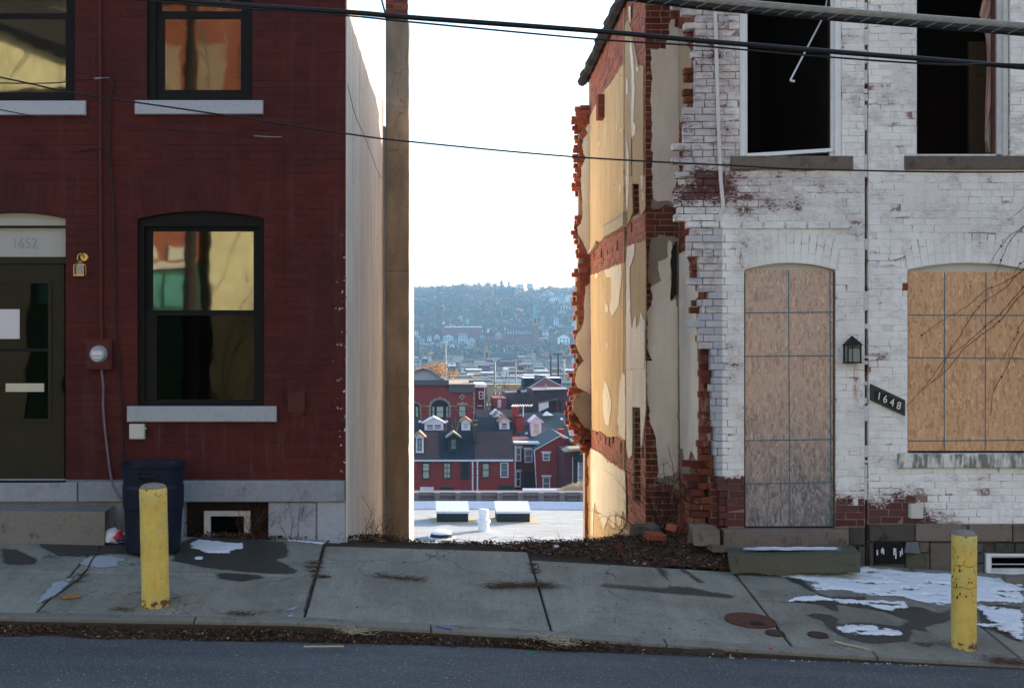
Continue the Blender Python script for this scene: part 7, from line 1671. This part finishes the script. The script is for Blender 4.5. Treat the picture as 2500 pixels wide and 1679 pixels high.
pole(1345, 869, 960, 300, .22, 'dark bare pole left of the crossbar pole', zb=-19, mat=DARK); pole(1363, 863, 960, 300, .24, 'dark pole with a long crossbar near the right of the gap', zb=-19, mat=DARK, arms=[(865, 11)])
pole(1218, 945, 1000, 165, .14, 'short pole with transformer and wires in front of the brick shed', arms=[(953, 14), (948, 5)], zb=-17, mat=PM, lamps=2)
t = thing('tv_aerial', 'white television aerial on a thin mast above the red chimneys', 'aerial', (bx(X6(980), 139), 127, -8)); b = MB(); b.cyl((bx(X6(980), 139), 127, bz(Y6(470), 139)), (bx(X6(980), 139), 127, bz(Y6(365), 139)), .05, n=5); b.tube([(bx(X6(884), 139), 127, bz(Y6(376), 139)), (bx(X6(1056), 139), 127, bz(Y6(370), 139))], .05, 4)
for i in range(9): x = bx(X6(890+i*20), 139); b.tube([(x-.15, 126.4, bz(Y6(378), 139)), (x+.15, 127.6, bz(Y6(368), 139))], .035, 4)
b.build('antenna', WHT, t)
for k, (x0, y0, x1, y1) in enumerate(((85,885,1500,905),(85,930,1500,970))):
    d = 108; setp(MB().tube(smooth_path([(bx(X6(x0)-20, d), d-D0, bz(Y6(y0)+(-3), d)), (bx(X6(800), d), d-D0, bz(Y6((y0+y1)/2+12), d)), (bx(X6(x1)+20, d), d-D0, bz(Y6(y1), d))]), .022, 4).build('valley_wire', DARK), ('upper' if k == 0 else 'lower')+' thin wire crossing before the valley row houses', 'wire')
for k, (px, d, h, hy) in enumerate(((1100,128,7,1060),(1166,142,8,1035),(1262,131,6,1085),(1296,150,8,1010),(1340,146,7,1030),(1190,170,9,965),(1240,175,8,960),(1020,145,6,1040),(1385,150,8,1000),(1312,128,5,1120))):
    bush('bare_tree', 'bare winter tree between the valley roofs, '+ORD[k]+' of the ten', (bx(px, d), d-D0, bz(hy, d)-2), 3, h*.5, .5, 'twig', 60+k, th=.07, cat='tree', branch=3)['group'] = 'bare trees among the valley houses'
# ---------------------------------------------------------------- flat town by the river
rr = random.Random(21)
cols = [('white', (.72, .74, .76)), ('cream', (.55, .48, .38)), ('brick', (.24, .07, .055)), ('grey', (.28, .29, .31)), ('tan', (.42, .33, .24)), ('pale blue', (.38, .46, .52)), ('dark brown', (.10, .07, .06))]
def block(px0, px1, pyt, d, depth, col, label, name='town_building', zb=-19, roof=None, nwin=0, group=None, gable=False, cat='building', winc=None):
    x0, x1, zt = bx(px0, d), bx(px1, d), bz(pyt, d); y = d-D0; t = thing(name, label, cat, ((x0+x1)/2, y, zb), group); m = fm('town_'+'_'.join(str(int(c*99)) for c in col), col)
    MB().box(x0, x1, y, y+depth, zb, zt).build('wall', m, t); rc = roof or (.16, .15, .16); rm = fm('town_roof_'+'_'.join(str(int(c*99)) for c in rc), rc)
    o = .02*(x1-x0)
    if gable:
        h = (x1-x0)*.35; xm = (x0+x1)/2; MB().prism(ccw([(x0-o, zt), (x1+o, zt), (xm, zt+h)]), fXZ, y-.2, y+depth).build('roof', rm, t)
    else: MB().box(x0-o, x1+o, y-.3, y+depth+.3, zt, zt+max(.3, d*.0008)).build('roof', rm, t)
    wm = winc or PANE
    if nwin:
        w = (x1-x0)/(nwin+.5); s_ = max(.8, w*.45); rows = 2 if zt-max(zb, -19) > 5.5 else 1
        base_ = MB().box(-s_/2, s_/2, -.12, .0, -s_*.75, s_*.75).mesh('window', wm)
        for r in range(rows):
            for i in range(nwin): place('window', base_, (x0+w*(i+.75), y, zt-s_*1.5-r*s_*2.6), parent=t)
    return t
# low buildings, nearest first
defs = [ # R5 px: x0,x1,ytop,d,col,nwin,label
 (955,1340,1212,340,(.74,.76,.78),0,'long low white warehouse in the middle of the valley floor'), (1118,1166,1118,430,(.62,.72,.78),0,'tall narrow white block above the long warehouse'),
 (500,960,1248,330,(.36,.45,.50),0,'low pale blue shed roof left of the white warehouse'), (490,690,1165,420,(.42,.46,.48),3,'grey two storey building beside the orange tree'),
 (690,860,1125,520,(.28,.08,.065),8,'red brick mill building with a row of cream windows'), (640,800,1092,560,(.68,.74,.78),4,'white roofed building behind the red mill'),
 (828,952,1078,600,(.24,.075,.07),5,'dark brick block with bays left of the tall pole'), (860,1010,1160,470,(.30,.34,.38),5,'grey low building right of the red mill'),
 (1166,1350,1148,460,(.24,.07,.075),6,'dark red long building right of the white block'), (1360,1470,1118,540,(.42,.36,.27),5,'tan building with windows at right centre'),
 (1470,1620,1140,500,(.30,.33,.37),6,'grey terrace right of the tan building'), (1640,1760,1120,520,(.34,.20,.16),5,'brownish warehouse behind the dark poles'), (1760,1910,1085,560,(.46,.50,.54),5,'pale grey building at the right edge of the valley'),
 (1800,1920,1130,480,(.30,.09,.08),4,'red brick building at the far right of the valley floor'), (1190,1310,1030,900,(.20,.11,.10),3,'brown gabled building with a finial in the town'),
 (1030,1190,1030,880,(.18,.12,.11),5,'brown brick hall below the church hall'), (1290,1420,1060,820,(.30,.28,.26),6,'grey brown block with white dormers in the town'), (1390,1750,1062,860,(.22,.24,.27),12,'long dark terrace with a row of white chimneys'),
 (370,720,1040,900,(.22,.15,.13),8,'long brown building with pinkish roof left of the brick tower'), (100,240,1062,880,(.42,.46,.50),4,'pale building with domed roof lights at left'), (540,720,1200,380,(.40,.42,.44),5,'pale low buildings in front of the mill'), (760,960,1220,360,(.60,.60,.60),4,'row of small pale buildings before the highway'),
 (1350,1640,1190,400,(.38,.36,.33),6,'tan and grey low buildings behind the mauve house'), (1640,1920,1180,420,(.50,.42,.35),5,'cream low buildings at the right behind the poles')]
for i, (a, c, yt, d, col, nw, lb) in enumerate(defs):
    p0, p1 = Q5(a, yt)[0], Q5(c, yt)[0]
    block(p0, p1, Q5(0, yt)[1], d, 12, col, lb, nwin=nw, winc=PANEB if 'cream windows' in lb else (WHT if 'white' in lb and 'dark' in lb else PANE), roof=(.62, .68, .72) if i % 3 == 1 else None)
t = thing('highway_deck', 'long grey elevated road crossing the valley floor', 'bridge', (20, 270, -18)); MB().box(-60, 120, 262, 270, bz(660+1290/4.611, 278), bz(660+1262/4.611, 278)).build('deck', fm('highway_grey', (.22, .25, .28)), t); MB().box(-60, 120, 261.8, 262, bz(660+1262/4.611, 278), bz(660+1250/4.611, 278)).build('parapet', fm('highway_pale', (.42, .46, .50)), t)
for i in range(9): MB().box(-55+i*20, -53.5+i*20, 264, 268, -19, bz(660+1290/4.611, 278)).build('pier', fm('highway_grey', (.22, .25, .28)), t)
rr = random.Random(31)
tc = [((.66, .68, .70), 'white'), ((.26, .08, .06), 'red brick'), ((.42, .34, .24), 'tan'), ((.30, .32, .35), 'grey'), ((.20, .13, .11), 'brown'), ((.40, .48, .54), 'pale blue'), ((.52, .46, .36), 'cream')]
for r_, d in enumerate((430, 520, 620, 730, 850, 980)):
    px = 960; i = 0
    while px < 1500 and i < 20:
        w = rr.uniform(14, 36)*(1 if d > 600 else 1.25); h = rr.uniform(3.5, 8.5); col, cn = rr.choice(tc)
        dd = d+rr.uniform(-30, 30); pyt = VY-(-19+h-ZC)*F/dd
        block(px, px+w*.92, pyt, dd, 10, col, '%s %sbuilding, %s from left in the %s row of the river town' % (cn, 'gabled ' if w < 16 else 'flat roofed ', ORD[i], ORD[r_]), nwin=int(rr.uniform(2, 6)), group='small buildings of the river town', gable=w < 16, roof=rr.choice([(.62, .68, .72), (.14, .13, .14), (.30, .16, .13), (.30, .34, .37)]), winc=rr.choice([PANE, PANEB, DARK]))
        px += w+rr.uniform(0, 7); i += 1
# orange autumn tree
def crown(c, rx, ry, rz, n, s, seed, shell=.35):
    rr = random.Random(seed); V = []; Fc = []
    cl = [(rr.uniform(-1, 1), rr.uniform(-1, 1), rr.uniform(-.9, 1)) for _ in range(max(3, n//25))]
    for i in range(n):
        g = rr.choice(cl); v = Vector((g[0]*.7+rr.gauss(0, .28), g[1]*.7+rr.gauss(0, .28), g[2]*.62+rr.gauss(0, .25)))
        if v.length > 1.15: v *= 1.0/v.length
        p_ = Vector((c[0]+v.x*rx, c[1]+v.y*ry, c[2]+v.z*rz)); k = s*rr.uniform(.5, 1.2); u = Vector((rr.gauss(0, 1), rr.gauss(0, 1), rr.gauss(0, 1))).normalized(); w = u.orthogonal().normalized()
        b = len(V); V += [p_+u*k, p_+w*k*.7, p_-u*k*.8, p_-w*k*.6]; Fc += [(b, b+1, b+2, b+3)]
    return V, Fc
def tree(name, label, px, pyb, pyt, d, wpx, mat, n, seed, group=None, thick=1):
    x = bx(px, d); z0 = bz(pyb, d); h = (pyb-pyt)*d/F; r = wpx*d/F/2; t = thing(name, label, 'tree', (x, d-D0, z0), group)
    MB().cyl((x, d-D0, z0-3), (x, d-D0, z0+h*.6), h*.03*thick, h*.012*thick, 6).build('trunk', M['twig'], t)
    b = MB(); b.add(*crown((x, d-D0, z0+h*.58), r, r, h*.44, n, h*.07, seed)); b.build('crown', mat, t); return t
ORL = fm('autumn_orange_leaves', (.52, .27, .10), var=.3, scale=1)
tree('autumn_tree', 'orange autumn tree behind the curved white pediment', 1062, 925, 884, 260, 62, ORL, 700, 3); tree('autumn_tree', 'smaller orange autumn tree at the left edge behind the pediment', 1018, 915, 893, 265, 40, ORL, 420, 4); tree('autumn_tree', 'low orange shrub right of the orange tree', 1098, 930, 900, 255, 46, ORL, 420, 5)
# ---------------------------------------------------------------- hillside
def hill_at(px, py, back=False):
    """distance at which the pixel ray meets the hillside"""
    best = None
    for d in np.arange(1130, 2300, 6):
        z = bz(py, d)
        if z <= hill_n(bx(px, d), d-D0): return d
    return 2240
BR = [fm('bare_wood_grey', (.050, .045, .045), var=.3, scale=.05, fine=.3), fm('bare_wood_brown', (.10, .07, .045), var=.3, scale=.05, fine=.3), fm('bare_wood_sunlit_tan', (.30, .20, .12), var=.3, scale=.05, fine=.3), fm('dark_evergreen', (.025, .04, .03), var=.3, scale=.05, fine=.3)]  # tan wood colour holds the low sun's warmth on the upper slope
sky = [(1008,703,14),(1030,694,14),(1040,699,12),(1056,694,11),(1075,704,12),(1090,700,14),(1108,697,14),(1122,696,12),(1139,687,15),(1152,692,12),(1170,688,7),(1190,692,14),(1225,682,9),(1244,684,7),(1260,691,12),(1295,693,12),(1325,694,12),(1342,692,12),(1365,700,12),(1385,699,12)]
for i, (px, pt, w) in enumerate(sky):
    con = w < 10; tree('conifer' if con else 'skyline_tree', ('pointed dark conifer' if con else 'bare rounded tree')+' on the ridge line of the far hill', px, pt+(26 if con else 18), pt, 2160+rr.uniform(-30, 30), w*1.25, BR[3] if con else BR[rr.choice([1, 2])], 120, i, 'conifers on the ridge' if con else 'bare trees along the ridge line')
for px, py, w in ((1083,752,17),(1266,760,22),(1330,868,24),(1372,862,30),(1300,870,30),(1045,865,26)):
    d = hill_at(px, py+9); tree('autumn_tree', {1083:'small golden autumn tree alone on the dark left slope', 1266:'golden autumn tree left of the green spire', 1330:'pale tan tree below the right hillside houses', 1372:'large tan tree at the lower right of the hillside', 1300:'low pale tan tree right of the brick tower hall', 1045:'low orange brown tree above the left dome'}[px], px, py+9, py-9, d-6, w, ORL if px < 1290 else BR[2], 160, px)
# hillside houses
HW = [('white', (.90, .90, .90)), ('pale blue', (.52, .62, .68)), ('cream', (.58, .52, .42)), ('grey', (.32, .34, .37)), ('brick', (.24, .08, .07)), ('tan', (.42, .32, .24))]
CLEAR = []
def hh(px, py, w, h, ci, label, group=None, gable=True, roof=(.20, .21, .23)):
    d = hill_at(px, py)-3; s_ = d/F; col = HW[ci][1]; x = bx(px, d); z = bz(py, d); W_, H_ = w*s_, h*s_; y = d-D0; CLEAR.append((x, d, W_/2))
    t = thing('hillside_house', label, 'house', (x, y, z), group); m = fm('hill_wall_'+HW[ci][0].replace(' ', '_'), col); rm = fm('hill_roof_'+str(int(roof[0]*99)), roof)
    MB().box(x-W_/2, x+W_/2, y, y+9, z-4, z+H_*.7).build('wall', m, t)
    if gable: MB().prism(ccw([(x-W_*.54, z+H_*.7), (x+W_*.54, z+H_*.7), (x, z+H_*1.05)]), fXZ, y+.05, y+9).build('gable', m, t); rb = MB(); [rb.hexa([(a,y-.4,b1),(c,y-.4,e),(c,y+9.2,e),(a,y+9.2,b1),(a,y-.4,b1+.5),(c,y-.4,e+.5),(c,y+9.2,e+.5),(a,y+9.2,b1+.5)]) for (a, b1, c, e) in ((x-W_*.58, z+H_*.66, x, z+H_*1.07), (x, z+H_*1.07, x+W_*.58, z+H_*.66))]; rb.build('roof', rm, t)
    else: MB().hexa([(x-W_*.52,y-.4,z+H_*.7),(x+W_*.52,y-.4,z+H_*.7),(x+W_*.52,y+5,z+H_),(x-W_*.52,y+5,z+H_),(x-W_*.52,y-.4,z+H_*.7+.4),(x+W_*.52,y-.4,z+H_*.7+.4),(x+W_*.52,y+5,z+H_+.4),(x-W_*.52,y+5,z+H_+.4)]).build('roof', rm, t)
    n = 2 if w < 14 else 3; ww = W_/(n*2+1)
    base_ = MB().box(-ww*.4, ww*.4, -.15, 0, -.8, .8).mesh('window', DARK if ci != 4 else PANEB)
    for r in range(2 if h > 9 else 1):
        for i in range(n): place('window', base_, (x-W_/2+ww*(1.5+2*i), y, z+H_*.5-r*H_*.33), parent=t)
    return t
GA = 'houses at the foot of the left hillside'; GBt = 'small pale houses on the right hillside'; GC = 'sunlit houses near the right end of the ridge'
rr = random.Random(5)
LA = 'small house in the crowded cluster at the foot of the left slope'; LB = 'small pale house scattered on the right slope below the ridge'; LC = 'sunlit white house in the cluster near the right end of the ridge'
for (x, y, w, h, ci) in ((115,735,50,50,0),(150,790,50,45,3),(185,850,55,80,2),(240,860,50,30,4),(270,800,46,60,0),(300,870,40,55,3),(355,780,62,55,1),(360,862,40,40,2),(405,880,44,70,4),(410,830,30,40,1),(470,850,60,60,2),(528,882,50,55,0),(560,850,40,60,3),(592,878,20,40,0),(130,700,40,30,4),(180,640,60,50,4),(115,640,50,50,4),(700,878,60,20,0),(640,850,50,40,4)):
    hh(990+x/4.611, 660+y/4.611, w/4.611, h/4.611, ci, LA, GA, rr.random() < .7)
hh(990+483/4.611, 660+800/4.611, 110/4.611, 75/4.611, 1, 'large pale green gabled house left of centre on the lower slope'); hh(990+648/4.611, 660+820/4.611, 100/4.611, 110/4.611, 1, 'pale blue apartment house below the long red building', None, False); hh(990+745/4.611, 660+868/4.611, 85/4.611, 110/4.611, 2, 'grey gabled church-like house right of the pale blue apartments')
hh(990+1785/4.611, 660+830/4.611, 130/4.611, 105/4.611, 0, 'large white gabled house at the lower right of the hillside')
for (x, y, w, h, ci) in ((1545,608,44,90,3),(1700,618,50,90,1),(1636,672,50,45,2),(1578,745,62,70,0),(1700,710,30,30,0),(1760,640,70,26,2),(1830,640,60,22,5),(1905,720,50,60,0),(1560,800,90,40,3),(1900,620,40,40,0),(1820,705,40,30,3),(620,570,50,60,1),(700,600,40,50,1),(1490,470,60,30,3),(880,790,70,50,3),(1045,775,60,80,2),(920,770,50,80,4),(990,790,40,70,4),(1120,600,30,30,3)):
    hh(990+x/4.611, 660+y/4.611, w/4.611, h/4.611, ci, LB if x > 1200 else 'small pale house among the trees near the middle of the far hillside', GBt if x > 1200 else 'small houses in the middle of the hillside', rr.random() < .6)
for (x, y, w, h, ci) in ((1650,370,60,90,0),(1700,340,60,50,0),(1765,385,70,85,2),(1820,360,60,60,0),(1800,440,110,50,2),(1760,480,90,30,1),(1560,290,60,40,1),(1640,280,60,35,0),(1720,290,70,40,3),(1790,300,70,40,1),(1860,310,50,40,0),(1600,420,40,20,0),(1650,215,50,22,1),(1720,218,60,22,2),(1790,215,60,22,3),(1860,225,60,30,1),(1905,270,40,60,0),(1900,200,40,30,0),(1400,175,60,25,1),(1300,185,60,25,0),(880,205,80,30,1),(930,180,60,40,3),(1005,190,50,40,3),(200,340,70,25,0),(400,262,40,18,0),(490,345,60,14,0),(120,330,40,20,1),(330,250,40,14,2)):
    hh(990+x/4.611, 660+y/4.611, w/4.611, h/4.611, ci, LC if x > 1500 else 'small pale house half hidden by trees high on the far hillside', GC if x > 1500 else 'small houses high on the hillside', rr.random() < .5)
# landmarks on the hill
def F5(x, y): return 990+x/4.611, 660+y/4.611
HB = fm('landmark_brick', (.30, .085, .075)); HBL = fm('landmark_tan_lit_brick', (.46, .24, .15)); SP = fm('copper_green_spire', (.16, .42, .36)); HR = fm('landmark_slate_roof', (.10, .13, .16))  # tan brick also holds the sunlight painted on the church's right tower
def lm(name, label, x, y, cat='church'):
    px, py = F5(x, y); d = hill_at(px, py)-6
    CLEAR.append((bx(px, d), d, {1100: 70, 640: 75, 1280: 60, 930: 30}.get(x, 50)))
    B = Bld(name, label, cat, px, px, d, bz(py, d)-5); B.F = lambda a, b_: F5(a, b_); return B
def q5box(B, x0, x1, y0, y1, a, c, mat, nm): p0 = F5(x0, y0); p1 = F5(x1, y1); return B.box(p0[0], p1[0], p0[1], p1[1], a, c, mat, nm)
def q5poly(B, L, a, c, mat, nm): return B.poly([F5(*q) for q in L], a, c, mat, nm)
def q5wins(B, x0, x1, n, y0, y1, mat):
    for i in range(n): a = x0+(x1-x0)*(i+.3)/n; c = x0+(x1-x0)*(i+.7)/n; q5box(B, a, c, y0, y1, -.4, 0, mat, 'window')
B = lm('hilltop_church', 'long church on the ridge with lit right tower', 1100, 290); q5box(B, 975, 1235, 232, 330, 0, 14, HB, 'nave'); q5poly(B, [(975,234),(1235,232),(1228,204),(988,206)], -.8, 8, HR, 'roof'); q5box(B, 1230, 1258, 215, 340, -2, 8, HBL, 'tower'); q5poly(B, [(1230,216),(1258,216),(1244,182)], -2, 5, HBL, 'tower_cap'); q5box(B, 968, 992, 195, 330, -2, 6, HBL, 'turret'); q5poly(B, [(970,196),(990,196),(988,176)], -2, 3, WHT, 'turret_cap'); q5wins(B, 1000, 1220, 8, 245, 275, DARK)
B = lm('long_red_school', 'long flat topped red brick building on the lower left slope', 640, 745, 'building'); q5box(B, 418, 862, 640, 780, 0, 16, HB, 'wall'); q5box(B, 416, 866, 630, 641, -.6, 16, WHT, 'parapet'); q5box(B, 414, 440, 600, 780, -1, 6, HB, 'end_tower'); q5poly(B, [(412,602),(445,602),(432,572)], -1, 5, WHT, 'tower_cap')
for r in range(3): q5wins(B, 445, 855, 16, 660+r*32, 680+r*32, fm('landmark_dull_window', (.16, .10, .11)))
q5wins(B, 440, 860, 9, 616, 630, HBL)
B = lm('spired_church', 'red brick church with a tall green copper spire', 1280, 805); q5box(B, 1115, 1430, 735, 850, 0, 20, HB, 'aisle'); q5poly(B, [(1120,737),(1430,735),(1425,712),(1130,714)], -1, 3, HR, 'aisle_roof'); q5box(B, 1125, 1428, 665, 715, 3, 16, HB, 'nave'); q5poly(B, [(1120,667),(1430,665),(1422,630),(1135,632)], 2, 14, HR, 'nave_roof'); q5wins(B, 1135, 1425, 9, 672, 705, fm('landmark_pale_window', (.5, .42, .36))); q5wins(B, 1150, 1420, 10, 700, 712, WHT); q5wins(B, 1130, 1420, 7, 745, 790, fm('landmark_dull_window', (.16, .10, .11)))
q5box(B, 1430, 1486, 620, 850, -3, 8, HB, 'tower'); q5box(B, 1436, 1480, 530, 622, -2, 7, HBL, 'belfry'); q5poly(B, [(1430,530),(1482,530),(1462,430),(1453,366),(1444,430)], -2, 5, SP, 'spire'); q5poly(B, [(1428,534),(1444,534),(1436,500)], -3, -2, SP, 'corner_spire'); q5poly(B, [(1470,534),(1486,534),(1478,500)], -3, -2, SP, 'corner_spire'); q5box(B, 1448, 1466, 545, 600, -2.5, -2, DARK, 'belfry_opening'); q5poly(B, [(1115,670),(1122,640),(1130,670)], -1, 1, WHT, 'turret')
def lmd(name, label, x, d, cat='church', zb=-19): px = F5(x, 0)[0]; return Bld(name, label, cat, px, px, d, zb)
B = lmd('brick_tower_church', 'brown brick church tower with pointed crown and long dark nave roof', 960, 1000); q5box(B, 885, 946, 910, 1150, 0, 8, HBL, 'tower'); q5poly(B, [(885,912),(900,885),(912,860),(915,845),(920,862),(935,888),(946,912)], 0, 6, HBL, 'crown'); q5box(B, 905, 928, 925, 985, -.5, 0, DARK, 'belfry_opening'); q5box(B, 882, 949, 990, 1000, -.8, 8, STN, 'string_course'); q5box(B, 946, 1245, 985, 1120, 4, 24, fm('landmark_nave_wall', (.20, .13, .12)), 'nave'); q5poly(B, [(946,990),(1248,990),(1236,925),(955,925)], 3, 16, fm('landmark_green_grey_roof', (.11, .16, .17)), 'nave_roof'); q5box(B, 1236, 1246, 910, 1000, 2, 5, HB, 'end_gable')
B = lmd('domed_tower', 'small pale domed turret at the lower left of the town', 275, 900); q5box(B, 258, 292, 1020, 1120, 0, 7, HBL, 'base'); q5poly(B, [(250,1025),(258,1000),(268,985),(272,960),(275,935),(278,960),(283,985),(295,1000),(302,1025)], 0, 6, fm('pale_copper_dome', (.42, .52, .54)), 'dome')
B = lmd('twin_turret_hall', 'dark brick hall with white lantern left of the spired church', 930, 1180); q5box(B, 895, 1010, 700, 800, 0, 12, fm('landmark_dark_hall', (.16, .10, .11)), 'wall'); q5poly(B, [(918,700),(926,665),(930,645),(936,665),(942,700)], -1, 3, WHT, 'lantern'); q5wins(B, 900, 1000, 4, 740, 790, HBL)
# ---------------------------------------------------------------- woods
rr = random.Random(99); ms = [([], []) for _ in BR]
for i in range(5800):
    d = rr.uniform(1170, 2230)**1.0; x = rr.uniform(bx(975, d)-90, bx(1470, d)+90); z = hill_n(x, d-D0)
    if any(abs(x-hx) < hw_+4 and -55 < d-hd < 10 for hx, hd, hw_ in CLEAR): continue

    q = noise.noise((x/70, d/160, 5))+.5*noise.noise((x/25, d/60, 6))+(d-1950)/420+rr.uniform(-.12, .12)
    k = 3 if q < -.75 else (0 if q < .12 else (1 if q < .5 else 2))
    if rr.random() < .03: k = 2
    h = rr.uniform(5, 11); V, Fc = crown((x, d-D0, z+h*.45), h*.55, h*.55, h*.5, 13, h*.22, i)
    b = len(ms[k][0]); ms[k][0].extend(V); ms[k][1].extend([tuple(q+b for q in f) for f in Fc])
for k, (V, Fc) in enumerate(ms):
    me = bpy.data.meshes.new('hillside_wood'); me.from_pydata(V, [], Fc); me.materials.append(BR[k]); o = place('hillside_wood', me); setp(o, ['grey', 'brown', 'tan sunlit', 'dark green'][k]+' bare winter trees covering the far hillside', 'woodland', kind='stuff')
# ---------------------------------------------------------------- labels by place within each row
gr = {}
for o in COL.objects:
    if o.parent is None and o.get('group') in (GA, GBt, GC, 'small houses in the middle of the hillside', 'small houses high on the hillside', 'bare trees along the ridge line', 'conifers on the ridge'): gr.setdefault(o['label'], []).append(o)
for lb, os_ in gr.items():
    os_.sort(key=lambda o: VX+o.location.x*F/(o.location.y+D0))
    for i, o in enumerate(os_): o['label'] = o['label']+', '+ORD[i]+' from left'
# ---------------------------------------------------------------- haze
hz = NT('haze_air'); pv = hz.n('ShaderNodeVolumePrincipled'); pv.inputs['Color'].default_value = (.34, .64, 1, 1); pv.inputs['Density'].default_value = .00020; pv.inputs['Anisotropy'].default_value = 0
hz.l(pv.outputs[0], hz.o.inputs['Volume'])
setp(MB().box(-2600, 2600, -700, 4200, -30, 165).build('haze', hz.m), 'pale blue winter haze lying over the valley', 'haze', kind='stuff')
